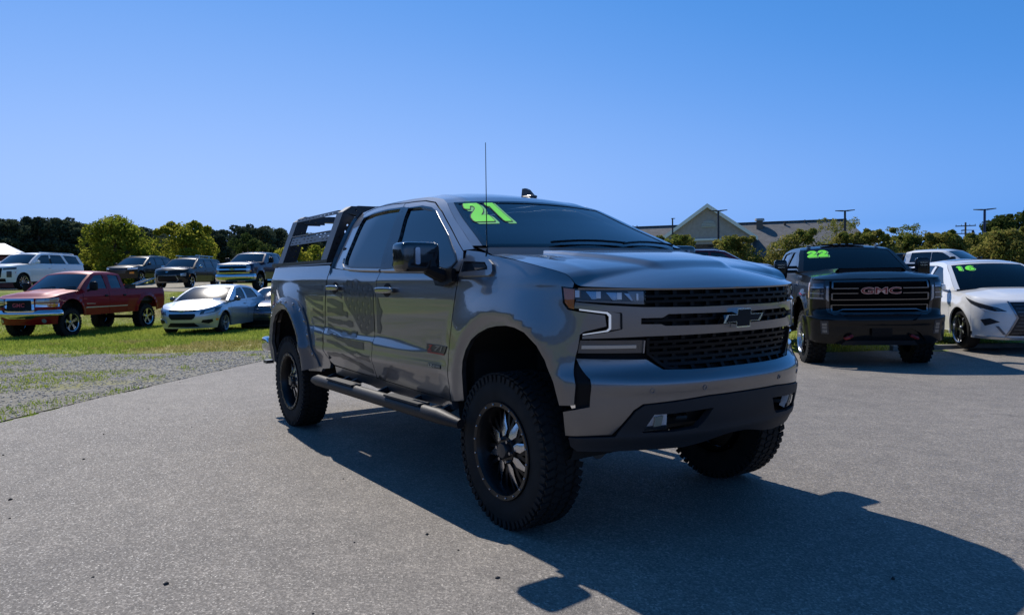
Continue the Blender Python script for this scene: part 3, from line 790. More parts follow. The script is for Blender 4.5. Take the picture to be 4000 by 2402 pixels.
MB().panel(W, mir([(.46, .935), (.512, .944), (.601, 1.018), (.606, 1.100), (.59, 1.100), (.585, 1.022), (.50, .955), (.455, .947)]), (), .05, .03, .002).build('grille_frame', BLACK, hero)
# bow-tie emblem
def FL(u, v, off=0.): return W(u * 0 + 0, v * 0 + 1.184) + np.stack([.012 + off - .05 * v - .02 * u * u, u, v], -1)
em = MB().panel(lambda u, v: FL(u, v, .026), bowtie(.30, .102), (), .2, .04, flip=True).build('emblem', mat('emblem_chrome', (.85, .85, .86), .12, 1.), hero)
MB().panel(lambda u, v: FL(u, v, .030), bowtie(.30, .102, .86), (), .2, .006, flip=True).build('emblem_inlay', mat('emblem_black', (.006, .006, .007), .4, spec=.15), em)

def front(m, sg):
    hl = [(.609, 1.345), (.742, 1.349), (.876, 1.354), (.987, 1.358), (1.052, 1.366), (1.044, 1.285), (1.018, 1.254), (.986, 1.250), (.976, 1.291), (.77, 1.279), (.611, 1.270)]
    h_ = MB().panel(W, m(hl), (), .04, .02, -.035).build('headlight', LAMPDK, hero)
    MB().panel(W, m([(.984, 1.354), (1.047, 1.362), (1.039, 1.287), (1.014, 1.258), (.988, 1.254)]), (), .03, .012, -.006).build('marker_lamp', mat('marker_amber', (.75, .20, .02), .25, 0, 1), h_)
    MB().panel(W, m([(.615, 1.285), (.975, 1.300), (.978, 1.293), (.77, 1.281), (.613, 1.272)]), (), .05, .02, -.012).build('lamp_shelf', mat('lamp_shelf', (.18, .19, .21), .3, .6), h_)
    for i, (s_, z_) in enumerate(((.970, 1.330), (.855, 1.323), (.745, 1.316), (.650, 1.310))):
        w_ = .012 if i < 3 else .005
        MB().panel(W, m([(s_ - w_, z_ - .017), (s_ + w_, z_ - .017), (s_ + w_, z_ + .019), (s_ - w_, z_ + .019)]), (), .05, .02, -.012).build('lamp_led', mat('lamp_led', (.45, .49, .54), .15, .3, 1, emit=((.9, .95, 1), .04)), h_)
        if i: MB().panel(W, m([(s_ + w_, z_ + .02), (s_ + .07, z_ + .022), (s_ + w_ + .025, z_ - .02), (s_ + w_, z_ - .02)]), (), .05, .004, -.022).build('lamp_reflector', mat('lamp_refl', (.30, .33, .38), .2, .8), h_)
    MB().panel(W, m([(.613, 1.340), (.64, 1.341), (.70, 1.343), (.66, 1.277), (.613, 1.274)]), (), .05, .004, -.02).build('lamp_reflector', mat('lamp_bezel', (.20, .20, .21), .3, .6), h_)
    MB().panel(W, m(hl), (), .05, 0, -.001).build('lens', LENS, h_)
    # C-shaped running light
    pk = MB().panel(W, m([(.800, 1.240), (.742, 1.228), (.740, 1.150), (.803, 1.142)]), (), .03, .02, -.010).build('lamp_pocket', HP, hero)
    MB().panel(W, m([(.742, 1.226), (.734, 1.226), (.733, 1.152), (.741, 1.152)]), (), .03, .02, .004).build('pocket_gap', LINER, pk)
    cl = [(.956, 1.254), (.808, 1.237), (.791, 1.222), (.791, 1.152), (.806, 1.139), (.936, 1.121), (.936, 1.126), (.816, 1.144), (.803, 1.156), (.803, 1.214), (.815, 1.228), (.956, 1.247)]
    MB().panel(W, m(cl), (), .03, .02, .004).build('running_light', mat('running_light', (.8, .82, .85), .2, 0, 1, emit=((1, 1, .97), .22)), hero)
    # lower lamp
    lo = [(.950, 1.093), (.611, 1.089), (.612, 1.024), (.955, 1.028)]
    ll = MB().panel(W, m(lo), (), .05, .02, -.012).build('lower_lamp', mat('lower_lamp_frame', (.06, .06, .065), .3, .3, 1), hero)
    MB().panel(W, m([(.938, 1.068), (.656, 1.066), (.656, 1.050), (.938, 1.050)]), (), .05, .008, -.004).build('lamp_strip', mat('lamp_strip', (.40, .43, .46), .18, .7, 1), ll)
    MB().panel(W, m([(.618, 1.089), (.611, 1.089), (.612, 1.024), (.619, 1.024)]), (), .05, .012, .0).build('lamp_trim', mat('lamp_trim', (.3, .3, .32), .3, .8), ll)
    # fog lamp
    fg = MB().panel(W, m([(.612, .716), (.530, .716), (.519, .627), (.668, .621)]), (), .04, .03, -.012).build('fog_lamp', mat('fog_bright', (.85, .86, .88), .35, .2, 1), hero)  # pale lens colour stands in for reflected sky
    MB().panel(W, m([(.60, .70), (.555, .705), (.56, .655), (.60, .65)]), (), .02, .02, .002).build('fog_bulb', mat('fog_bulb', (.35, .33, .25), .1, .3, 1), fg)
    MB().panel(W, m([(.635, .648), (.525, .65), (.523, .632), (.655, .628)]), (), .04, .01, -.004).build('fog_trim', LAMPDK, fg)
    MB().panel(W, m([(.612, .716), (.530, .716), (.519, .627), (.668, .621)]), (), .04, 0, .0).build('fog_glass', LENS, fg)
    for s_ in (.312, .62):
        r_ = MB().panel(W, m(circ(s_, .838, .014)), [m(circ(s_, .838, .008))[::-1]], .02, .008, .003).build('parking_sensor', mat('sensor_ring', (.2, .2, .21), .3, .6), hero)
        MB().panel(W, m(circ(s_, .838, .008)), (), .02, .004, -.001).build('sensor_disc', GREYPL, r_)
    MB().panel(W, m([(.93, .985), (1.0, .96), (1.0, .74), (.915, .73)]), (), .05, .01, -.035).build('bumper_vent', BLACK, hero)
    # tow hook and knuckle under the bumper
    q = MB(); q.tube([(.66, -.36 * sg, .69), (.80, -.36 * sg, .69), (.83, -.39 * sg, .685), (.80, -.42 * sg, .68), (.66, -.42 * sg, .68)], .012, 6)
    q.build('tow_hook', mat('hook_black', (.03, .03, .03), .4, .4), hero)
    q = MB(); q.tube([(.28, -.60 * sg, .50), (.42, -.62 * sg, .47)], .05, 10); q.box((.30, -.55 * sg, .52), (.16, .2, .08))
    q.build('suspension_bracket', mat('bracket_grey', (.06, .058, .055), .6), hero)
both(front)

crest = [(.959, 1.001), (.604, .992), (.524, .938), (.36, .931), (.199, .929)]
btm = [(.286, .796), (.667, .772), (.715, .741), (.755, .687), (.809, .612), (1.05, .600), (1.06, .66), (1.066, .725), (.99, .742), (.924, .757), (.918, .90), (.945, .965)]
bm = [(u, v) for u, v in crest] 
bp = crest + [(-u, v) for u, v in crest][::-1] + [(-u, v) for u, v in btm[::-1]] + btm
bumper = MB().panel(W, bp, (), .03, .04).build('front_bumper', FP, hero)
vt = [(.286, .789), (.664, .765), (.710, .735), (.750, .681), (.802, .604), (1.05, .592), (1.02, .545), (.972, .522), (.80, .523), (.666, .525), (.50, .522), (.383, .520), (.25, .535), (.136, .556), (.06, .566)]
vp = vt + [(-u, v) for u, v in vt][::-1]
pocket = [(.612, .716), (.530, .716), (.25, .727), (.30, .655), (.34, .626), (.50, .618), (.668, .621)]
vm = lambda u, v: W(u, v) + np.stack([.010 + .014 * np.exp(-((v - .592) / .03) ** 2), 0*u, 0*u], -1)
MB().panel(vm, vp, [pocket, mir(pocket)], .025, .04).build('bumper_valance', GREYPL, hero)
MB().panel(W, [(-.72, .74), (.72, .74), (.72, .60), (-.72, .60)], (), .1, 0, -.09).build('valance_backing', LINER, hero)

# roof fin, aerial
fn = MB()
blob(fn, (-1.50, .30, 2.072), (.24, .085, .035), .7, 8, 16)
fn.flat([(-.10, 0), (.07, 0), (.0, .058), (-.045, .075), (-.085, .075)], (-1.50, .312, 2.08), (1, 0, 0), (0, 0, 1), .024)
fn.build('roof_antenna', mat('fin_black', (.02, .021, .024), .3), hero)
ae = MB(); ae.tube([(-.205, -.925, 1.545), (-.205, -.925, 1.60), (-.2, -.925, 2.205)], [.012, .0035, .0022], 6); ae.build('antenna', BLACK, hero)

# wheels
def hero_wheel():
    R, w, rr = .434, .25, .275
    ty = tyre_mb(R, w, rr, n=72).mesh('tyre', RUBBER)
    tr = tread_mb(R, w, 58, .007).mesh('tread', RUBBER)
    RB = mat('wheel_black', (.008, .008, .009), .32, 0, .0, spec=.35)
    ba = MB().lathe([(.277, -.121), (.274, -.127), (.250, -.123), (.246, -.114), (.238, -.10), (.232, -.02), (.232, .13)], 64)
    ba.lathe([(.232, .03), (.02, .035)], 40)
    ba.lathe([(.001, -.085), (.075, -.083), (.088, -.06), (.092, 0), (.092, .03)], 32)
    ba = ba.mesh('wheel', RB)
    sp = MB()
    f = lambda u, v: np.stack([u, -.070 + .035 * (u / .24) ** 2 + 0*v, v], -1)
    sp.panel(f, [(.070, -.016), (.16, .010), (.240, .030), (.240, .050), (.15, .030), (.07, .012)], (), .06, .03, flip=True)
    sp.panel(f, [(.070, .016), (.16, -.010), (.240, -.030), (.240, -.050), (.15, -.030), (.07, -.012)], (), .06, .03, flip=True)
    sp = sp.mesh('spoke', RB)
    ml = MB(); ml.panel(lambda u, v: np.stack([u, -.088 + .05 * (u / .24) ** 2 + .25 * np.abs(v), v], -1), [(.080, -.016), (.115, -.034), (.16, -.022), (.238, -.002), (.238, .002), (.15, .014), (.11, .022), (.080, .012)], (), .05, .006, flip=True)
    ml = ml.mesh('milled_accent', MILLED)
    bo = MB(); blob(bo, (0, 0, 0), (.013, .012, .013), .8, 5, 8); bo = bo.mesh('rim_bolt', mat('bolt_grey', (.30, .30, .32), .25, .9))
    cp = MB().lathe([(.001, -.115), (.040, -.113), (.046, -.10), (.046, -.08)], 24).mesh('hub_cap', mat('hub_cap_dark', (.035, .036, .04), .3, .3))
    nu = MB().lathe([(.001, -.104), (.009, -.104), (.010, -.08)], 8).mesh('lug_nut', mat('lug_steel', (.3, .3, .32), .25, 1))
    def place(x, y, rz, turn):
        o = part('wheel', ba, hero, (x, y, .445), (0, turn, rz))
        part('tyre', ty, o); part('tread', tr, o, kind='stuff')
        for k in range(8):
            a = 2 * PI * k / 8
            part('spoke', sp, o, rot=(0, a, 0)); part('milled_accent', ml, o, rot=(0, a + PI / 8, 0))
        for k in range(20):
            a = 2 * PI * k / 20; part('rim_bolt', bo, o, (  .262 * math.cos(a), -.127, .262 * math.sin(a)))
        for k in range(6):
            a = 2 * PI * k / 6; part('lug_nut', nu, o, (.066 * math.cos(a), 0, .066 * math.sin(a)))
        part('hub_cap', cp, o)
    place(0, -.872, 0, .1); place(-3.745, -.872, 0, .5); place(0, .872, PI, .2); place(-3.745, .872, PI, .7)
hero_wheel()

# chassis, axles, bed, tailgate, interior
ch = MB()
for y in (-.42, .42): ch.box((-1.9, y, .74), (5.2, .10, .16))
ch.box((-.1, 0, .95), (1.5, .80, .55)); ch.box((.35, 0, .66), (.5, .75, .10)); ch.box((-1.6, 0, .72), (2.25, 1.66, .10)); ch.box((-.5, 0, 1.08), (.12, 1.76, .75))
ch.box((-3.7, 0, 1.0), (1.78, 1.56, .06)); ch.box((-3.7, 0, .62), (.3, .5, .18))
ch.tube([(-3.745, -.75, .445), (-3.745, .75, .445)], .055, 10); ch.tube([(0, -.75, .45), (0, .75, .45)], .045, 10)
blob(ch, (-3.745, 0, .445), (.34, .34, .34), .9, 10, 14); blob(ch, (.02, .12, .47), (.3, .3, .3), .9, 10, 14)
ch.tube([(-3.6, 0, .48), (-1.6, .05, .62)], .045, 8); ch.box((.1, 0, .50), (.18, 1.1, .08)); ch.box((-.32, 0, .50), (.12, 1.1, .08))
for y in (-.62, .62): ch.tube([(.05, y * .95, .50), (-.02, y * .85, 1.1)], .045, 8); ch.box((0, y * 1.05, .5), (.16, .12, .3))
for y in (-.55, .55): ch.box((-3.7, y, .56), (1.3, .07, .05)); ch.tube([(-3.9, y, .5), (-4.1, y, 1.0)], .035, 8)
ch.tube([(-1.3, .45, .58), (-2.6, .45, .58)], .09, 10)
ch.build('chassis', mat('chassis_black', (.016, .015, .015), .7, noise=(6, .3)), hero)
bi = MB()
for sg in (-1, 1):
    bi.box((-3.69, sg * .82, 1.28), (1.86, .03, .56))
bi.box((-2.745, 0, 1.26), (.03, 1.66, .58))
bi.build('bed_liner', mat('bed_liner', (.02, .02, .021), .7), hero)
tg = MB(); tg.flat([(-.80, .82), (.80, .82), (.82, 1.54), (.80, 1.572), (-.80, 1.572), (-.82, 1.54)], (-4.625, 0, 0), (0, -1, 0), (0, 0, 1), .06)
tg.build('tailgate', HP, hero)
rbm = MB(); rbm.box((-4.70, 0, .72), (.16, 1.78, .14)); blob(rbm, (-4.66, -.90, .75), (.26, .14, .16), .5); blob(rbm, (-4.66, .90, .75), (.26, .14, .16), .5)
rbm.build('rear_bumper', CHROME, hero)
rh = MB(); rh.box((-4.74, -.9, .55), (.12, .08, .035)); rh.build('rear_step', mat('step_steel', (.08, .08, .085), .4, .6), hero)
it = MB(); it.box((-.78, 0, 1.36), (.46, 1.62, .26)); blob(it, (-.80, 0, 1.50), (.5, 1.66, .10), .4); it.box((-2.60, 0, 1.4), (.04, 1.7, .6)); it.box((-1.7, 0, .79), (2.0, 1.7, .03))
for y in (-.41, .41): blob(it, (-.92, y, 1.50), (.22, .36, .09), .4)
it.build('dashboard', INTER, hero)
st = MB()
blob(st, (0, 0, .0), (.52, .54, .18), .4); blob(st, (-.30, 0, .33), (.16, .52, .62), .4, M=roty(-.2)); blob(st, (-.40, 0, .74), (.10, .28, .18), .5)
st = st.mesh('seat', mat('seat_black', (.025, .025, .028), .6))
for x, y in ((-1.40, -.42), (-1.40, .42), (-2.25, -.42), (-2.25, .42)): part('seat', st, hero, (x, y, 1.12))
sw = MB(); M_ = roty(-.42)
ring = [(np.array(M_) @ np.array([0, .18 * math.cos(a), .18 * math.sin(a)])) + np.array([-1.08, .42, 1.44]) for a in np.linspace(0, 2*PI, 25)]
sw.tube(ring, .016, 6, False); sw.tube([ring[0], (-1.02, .42, 1.43), ring[12]], .014, 5)
sw.build('steering_wheel', INTER, hero)
q = MB(); blob(q, (-1.02, .0, 1.86), (.05, .24, .07), .5); q.build('rear_view_mirror', INTER, hero)

# bed rack
RK = mat('rack_black', (.030, .032, .036), .42, .2, noise=(14, .25))
rack = MB().box((-3.70, -.865, 1.592), (1.62, .07, .035)).build('bed_rack', RK, hero)
MB().box((-3.70, .865, 1.592), (1.62, .07, .035)).build('rack_foot', RK, rack)
def post(x, w, sg):
    """Folded sheet upright that leans inwards, its web pierced with holes, then a chamfered shoulder."""
    m = MB()
    b, t = np.array([x, -.872 * sg, 1.60]), np.array([x, -.70 * sg, 2.045])
    up = (t - b) / np.linalg.norm(t - b); L = np.linalg.norm(t - b)
    inn = np.cross([1, 0, 0], up) * (1 if sg < 0 else -1); inn = inn / np.linalg.norm(inn); 
    if inn[1] * sg < 0: inn = -inn
    m.flat([(0, -.01), (w, -.01), (w * .92, L), (w * .0, L)], b, (1, 0, 0), up, .006)
    for xx in (0.0, w * .96):
        hs = [circ(.075, v, .013, 8) for v in (L * .80, L * .66)] + [circ(.045, v, .009, 6) for v in (L * .25, L * .38, L * .52)] + [circ(.09, v, .009, 6) for v in (L * .25, L * .38, L * .52)]
        m.flat([(0, -.01), (.135 * 1.0, -.01), (.12, L), (0, L)], b + np.array([xx, 0, 0]), inn, up, .006, hs)
    s1 = t + inn * .0; s2 = t + np.array([0, .085 * sg, .055])
    d2 = (s2 - s1); d2n = d2 / np.linalg.norm(d2)
    m.flat([(0, 0), (w * .92, 0), (w * .92, np.linalg.norm(d2)), (0, np.linalg.norm(d2))], s1, (1, 0, 0), d2n, .006)
    for xx in (0.0, w * .90):
        m.flat([(-.0, 0), (.12, -.03), (.30, -.03), (.30, .055), (.085, .055)], t + np.array([xx, 0, 0]), (0, sg, 0), (0, 0, 1), .006, [circ(.13, .02, .011, 8), circ(.2, .0, .011, 8)])
    return m.build('rack_post', RK, rack)
for x, w in ((-4.39, .15), (-3.12, .15)):
    for sg in (1, -1): post(x, w, sg)
    bmr = MB(); bmr.box((x + .07, 0, 2.075), (.135, 1.10, .06)); bmr.box((x + .07, 0, 2.106), (.10, .7, .008)); bmr.build('rack_beam', RK, rack)
for sg in (1, -1):
    L = 1.13
    hs = [rrect(.06 + i * .11, -.03 + j * .03, .06 + i * .11 + .055, -.022 + j * .03, .003, 1) for i in range(10) for j in (0, 1, 2) if (i + j) % 4 != 3]
    a = MB(); a.flat([(0, -.048), (L, -.048), (L, .046), (0, .046)], (-4.25, -.775 * sg, 1.835), (1, 0, 0), (0, .36 * sg, .933), .004, hs)
    a.tube([(-4.25, -.757 * sg, 1.881), (-4.25 + L, -.757 * sg, 1.881)], .007, 6)
    a.build('rack_panel', RK, rack)
    hs = [rrect(.05 + i * .105, -.005, .05 + i * .105 + .035, .005, .003, 1) for i in range(10)]
    a = MB(); a.flat([(0, -.019), (L, -.019), (L, .019), (0, .019)], (-4.25, -.700 * sg, 2.052), (1, 0, 0), (0, .36 * sg, .933), .004, hs)
    a.flat([(0, 0), (L, 0), (L, .05), (0, .05)], (-4.25, -.693 * sg, 2.070), (1, 0, 0), (0, sg, .05), .004)
    a.build('rack_rail', RK, rack)

# flag decal on the right side: stars and torn stripes
def star(cx, cy, r, rot=.2):
    return [(cx + (r if k % 2 == 0 else r * .42) * math.sin(rot + k * PI / 5), cy + (r if k % 2 == 0 else r * .42) * math.cos(rot + k * PI / 5)) for k in range(10)]
CAN = [(3.89, 1.410), (3.84, 1.395), (3.80, 1.425), (3.70, 1.418), (3.62, 1.432), (3.50, 1.402), (3.40, 1.405), (3.30, 1.372), (3.26, 1.30), (3.19, 1.29), (3.15, 1.22), (3.11, 1.19), (3.16, 1.12), (3.13, 1.07), (3.17, 1.02), (3.30, 1.035), (3.42, .995), (3.52, 1.01), (3.60, 1.08), (3.67, 1.14), (3.76, 1.185), (3.84, 1.25), (3.86, 1.33)]
def deck(poly, lo, hi):
    """Keeps the part of a stripe between two s limits."""
    p = np.array(poly); p[:, 0] = np.clip(p[:, 0], lo, hi); return [tuple(q) for q in p]
stars_ = []
for i in range(7):
    for j in range(7):
        cx, cy = 3.20 + j * .105 + (.05 if i % 2 else 0), 1.03 + i * .060 + .012 * j
        q = np.array(star(cx, cy, .026))
        if inside(np.array(CAN), q).all() and edge_dist(np.array(CAN), np.array([[cx, cy]]))[0] > .03: stars_.append([tuple(a) for a in q])
DOORS = [o for o in hero.children if o.name.split('.')[0] == 'rear_door'][0]
FDOOR = [o for o in hero.children if o.name.split('.')[0] == 'front_door'][0]
BEDS = [o for o in hero.children if o.name.split('.')[0] == 'bedside'][0]
def clip(poly, a, keep_hi):
    out = []; n = len(poly)
    for i in range(n):
        p, q = poly[i], poly[(i + 1) % n]
        ip, iq = (p[0] >= a) == keep_hi, (q[0] >= a) == keep_hi
        if ip: out.append(p)
        if ip != iq:
            t = (a - p[0]) / (q[0] - p[0]); out.append((a, p[1] + t * (q[1] - p[1])))
    return out
c1 = clip(CAN, 3.265, True)
MB().panel(W, c1, [s_ for s_ in stars_ if min(q[0] for q in s_) > 3.28], .04, 0, .0022).build('flag_decal', DECALM, DOORS)
c2 = clip(CAN, 3.215, False)
MB().panel(W, c2, [], .04, 0, .0022).build('flag_decal', DECALM, FDOOR)
random.seed(4)
for k, (s0, z0, s1, z1) in enumerate(((3.90, 1.29, 4.98, 1.405), (3.88, 1.19, 5.02, 1.345), (3.78, 1.12, 4.80, 1.27), (3.68, 1.05, 4.68, 1.17), (3.60, .985, 4.60, 1.08), (3.44, .92, 4.55, 1.0), (3.33, .84, 4.50, .90), (3.345, .745, 4.30, .80))):
    n = 14; top, bot = [], []
    for i in range(n + 1):
        t = i / n; s_ = s0 + (s1 - s0) * t; z_ = z0 + (z1 - z0) * t + .022 * math.sin(t * 5 + k * .7)
        w_ = .026 * (1 - .55 * t) * (1 + .35 * random.uniform(-1, 1))
        top.append((s_, z_ + w_)); bot.append((s_, z_ - w_))
    poly = top + bot[::-1]
    a = clip(poly, 4.235, False)
    if len(a) > 2 and a: MB().panel(W, a, (), .05, 0, .0022).build('flag_stripe', DECALM, DOORS)
    b = clip(poly, 4.345, True)
    if len(b) > 2: MB().panel(W, clip(b, 4.60 + (k > 3) * 0 if k > 2 else 9, False), (), .05, 0, .0022).build('flag_stripe', DECALM, BEDS)
# ------------------------------------------------------------------ ground height
GC = np.array([(0, 0, 0), (3, -3, 0), (-4, -1, 0), (2, 4, -.02), (8, -8, 0), (-6, -4, 0), (8, 6, -.05), (0, -12, 0), (-2, 6, -.08), (-10, 0, -.02), (-10, -8, -.02), (15, 0, 0), (0, -30, 0), (25, -25, 0),
    (-3.8, 9.2, -.17), (-1, 10, -.13), (-2.7, 12.5, -.11), (-6, 12, -.15), (5, 15, -.1), (-10.2, 29, .33), (0, 30, .3), (-16.8, 23, .45), (-30, 22, .7), (20, 30, 0),
    (-16, 0, -.06), (-16, -8, -.06), (-23.3, -2.3, -.13), (-19.8, 1.4, -.09), (-22, 4.2, -.15), (-25, -5, -.12), (-26, 1, -.10), (-27, -10, -.1), (-24, 10, 0),
    (-31, 1, .45), (-32, -5, .4), (-31, 8, .55), (-36, 6.8, 1.02), (-41, 4.5, 1.2), (-41.8, -3.2, 1.24), (-45, 2, 1.3), (-45, -10, 1.3), (-50, 8, 1.5), (-52, -4, 1.5), (-40, 14, 1.0),
    (-80, 0, 1.9), (-80, 40, 1.6), (-80, -40, 1.9), (-140, 0, 2.2), (-50, 50, .8), (-60, 80, .8), (0, 80, .3), (-30, 120, .5), (60, 60, 0), (60, -60, 0), (-60, -60, 1.2), (0, -90, 0), (120, 0, 0), (-25, -25, .2)], float)
def ground_z(x, y):
    x = np.atleast_1d(np.asarray(x, float)); y = np.atleast_1d(np.asarray(y, float))
    d2 = (x[:, None] - GC[:, 0]) ** 2 + (y[:, None] - GC[:, 1]) ** 2 + .25
    w = d2 ** -2.0
    return (w * GC[:, 2]).sum(1) / w.sum(1)
def gz(x, y): return float(ground_z(x, y)[0])

# ------------------------------------------------------------------ other vehicles: one builder, many bodies
class Car:
    def __init__(c, name, label, cat, pose, shell, top, bottom, arches, cab, wheels, body, hood, seams, h=.09, group=None, kind='suv', ghy=None, bow=(.05, .16), panes=None, winmat=None, wsmat=None, roofcrown=.05, crown=.06, deck=None):
        c.S = Shell(arches=[(x, z, R, 1.) for x, z, R in arches], **shell); c.W = c.S.wrap
        X, Y, H = pose[:3]; z = gz(X, Y) if len(pose) < 4 else pose[3]
        dx, dy = math.cos(H), math.sin(H)
        c.root = thing(name, label, cat, (X, Y, z), H, group)
        c.h = h; c.top = lerp(sorted(top)); c.bot = lerp(sorted(bottom)); c.arches = arches; c.body = body
        c.ghy = spline(ghy); c.cab = cab
        S = c.S; win = winmat or GLASSDK
        names = seams
        # body panels between the shut lines
        cuts = [0.] + [float(S.s_of_x(x)) for x, _ in seams[:-1]] + [S.end]
        for i, (x_, nm) in enumerate(seams):
            for sg in ((1, -1)):
                m = (lambda p: p) if sg > 0 else mir
                if i == 0 and nm == 'nose':
                    if sg < 0: continue
                    o = c.outline(.0, cuts[1]); o = [p for p in o if p[0] > 1e-6]
                    tp, bt = o[:len(o)//2], o[len(o)//2:]
                    full = c.outline(-cuts[1], cuts[1])
                    MB().panel(c.W, full, (), h, .03).build('front_end', body, c.root)
                elif i == len(seams) - 1:
                    o = c.outline(cuts[i], S.end - .02)
                    MB().panel(c.W, m(o), (), h, .03).build(nm, body, c.root)
                else:
                    g = .006
                    MB().panel(c.W, m(c.outline(cuts[i] + g, cuts[i + 1] - g)), (), h, .03).build(nm, body, c.root)
        # hood (and boot lid)
        rows = []
        xc = hood
        se = float(S.s_of_x(xc - .12))
        for s in np.concatenate([np.linspace(.02, S.s_of_y(S.b * .8), 24), np.linspace(float(S.s_of_y(S.b * .8)) + .03, se, 24)]):
            x = float(S.x_of_s(s)); e = c.W(np.array(s), np.array(float(c.top(x)) - .001))
            t = np.linspace(-1, 1, 31); lip = smooth((S.a - e[0] - .0) / .35)
            rows.append(np.stack([e[0] + 0*t, t * -e[1], e[2] + crown * lip * (1 - np.abs(t) ** 2.6) + .012 * lip * smooth((.62 - np.abs(t)) / .12) * smooth((S.a - e[0] - .25) / .2)], -1))
        c.hood = MB().grid(np.array(rows[::-1])).build('hood', body, c.root, sharp=60)
        if deck is not None:
            rows = []
            for s in np.linspace(float(S.s_of_x(deck + .1)), S.end - .02, 20):
                x = float(S.x_of_s(s)); e = c.W(np.array(s), np.array(float(c.top(x)) - .001)); t = np.linspace(-1, 1, 21)
                rows.append(np.stack([e[0] + 0*t, t * -e[1], e[2] + .03 * (1 - t ** 2)], -1))
            MB().grid(np.array(rows)).build('boot_lid', body, c.root, sharp=60)
        # cab
        A0, A1, roofpts, D1, D0 = cab['A0'], cab['A1'], cab['roof'], cab['D1'], cab['D0']
        belt = lambda x: float(c.top(x))
        def gh(x, z): 
            x = np.asarray(x, float); z = np.asarray(z, float)
            return np.stack([x + 0*z, -c.ghy(z) + 0*x + .05 * smooth((D0[0] + .9 - x) / 1.2) * cab.get('pinch', 1), z + 0*x], -1)
        c.gh = gh
        xs = np.linspace(D0[0], A0[0], 12)
        line = [A0, ((A0[0]*.5 + A1[0]*.5), (A0[1]*.5 + A1[1]*.5) + cab.get('arc', .015)), A1] + roofpts + [D1, D0] + [(x, belt(x) - .01) for x in xs[1:-1]]
        rail = [A1] + roofpts + [D1]
        zr = lerp(sorted(rail)); lo = .035; hi = cab.get('rail', .075)
        pts = cab['glass']          # panes: list of (x_front_bottom, x_front_top, x_rear_top, x_rear_bottom)
        holes = []
        for a, b, e, f in pts:
            za, zb = belt(a) + lo, float(zr(b)) - hi; ze, zf = float(zr(e)) - hi, belt(f) + lo
            mid = (b + e) / 2
            holes.append([(a, za), ((a*.4 + b*.6), za + (zb - za)*.6 + (.01 if a > b + .2 else 0)), (b, zb), (mid, float(zr(mid)) - hi), (e, ze), (f, zf)])
        for sg in (1, -1):
            g = gh if sg > 0 else ymir(gh)
            fr = MB().panel(g, line, holes, h, .03, 0, sg > 0).build('cab_frame', body, c.root)
            for q in holes:
                MB().panel(g, q, (), .2, 0, -.012, sg > 0).build('window', win, c.root)
            for (a, b, w_) in cab.get('trim', []):
                MB().panel(g, [(a, belt(a) + lo), (b, float(zr(b)) - hi), (b - w_, float(zr(b - w_)) - hi), (a - w_, belt(a - w_) + lo)], (), .3, .006, .003, sg > 0).build('pillar_trim', BLACK, c.root)
        rows = []
        rp = np.array(sorted(rail)[::-1]); 
        for x in np.linspace(rp[0, 0], rp[-1, 0], 26):
            z_ = float(zr(x)); e = gh(np.array(x), np.array(z_)); t = np.linspace(-1, 1, 25)
            bw = bow[0] * smooth((x - (A1[0] - .4)) / .4) - cab.get('rbow', .06) * smooth((D1[0] + .4 - x) / .4)
            rows.append(np.stack([x + bw * (1 - t ** 2), t * -e[1], z_ + roofcrown * (1 - np.abs(t) ** 2.2)], -1))
        c.roofrows = np.array(rows)
        MB().grid(c.roofrows).build('roof', body, c.root, sharp=60)
        def ws(t, k):
            t = np.asarray(t, float); k = np.asarray(k, float)
            x = A1[0] + (A0[0] - A1[0]) * k; z_ = A1[1] + (A0[1] - A1[1]) * k + cab.get('arc', .015) * 4 * k * (1 - k); y = c.ghy(z_)
            return np.stack([x + (bow[0] + (bow[1] - bow[0]) * k) * (1 - np.abs(t) ** 2.2), t * y, z_ + roofcrown * .8 * (1 - t ** 2) * (1 - k)], -1)
        c.ws = ws
        T, K = np.meshgrid(np.linspace(-.92, .92, 25), np.linspace(.05, 1, 10), indexing='ij')
        c.windshield = MB().grid(ws(T, K)).build('windshield', wsmat or win, c.root, sharp=60)
        T, K = np.meshgrid(np.linspace(-.93, .93, 21), np.linspace(.0, .06, 3), indexing='ij')
        b = MB().grid(ws(T, K) + [.003, 0, .003])
        for sg in (-1, 1):
            T, K = np.meshgrid(np.linspace(.91, 1., 4) * sg, np.linspace(0, 1, 10), indexing='ij'); b.grid(ws(T, K) + [.004, 0, .004])
        b.build('pillar', body, c.root, sharp=60)
        T, K = np.meshgrid(np.linspace(-.97, .97, 21), np.linspace(.955, 1.0, 3), indexing='ij')
        MB().grid(ws(T, K) + [.006, 0, .004]).build('cowl', BLACK, c.root)
        def rw(t, k):
            x = D1[0] + (D0[0] - D1[0]) * k; z_ = D1[1] + (D0[1] - D1[1]) * k; e = gh(x, z_)
            return np.stack([x - cab.get('rbow', .06) * (1 - t ** 2), t * -e[..., 1], z_ + roofcrown * (1 - t ** 2) * (1 - k)], -1)
        T, K = np.meshgrid(np.linspace(-1, 1, 21), np.linspace(0, 1, 8), indexing='ij')
        MB().grid(rw(T, K)).build('cab_back', body, c.root, sharp=60)
        T, K = np.meshgrid(np.linspace(-.82, .82, 15), np.linspace(.15, .9, 6), indexing='ij')
        MB().grid(rw(T, K) + [-.006, 0, .002]).build('rear_window', win, c.root, sharp=60)
        # dark inside and under
        u = MB(); xm = (S.a + S.r) / 2
        x0, x1 = arches[1][0] + arches[1][2], arches[0][0] - arches[0][2]
        zb = float(c.bot(-1.0)); zt = float(c.top(-1.0))
        wl = 2 * S.b * .62
        wl = 2 * S.b * .58; zf = min(float(c.top(S.a - .3)), zt) - .16; zr_ = min(float(c.top(S.r + .3)), zt) - .12
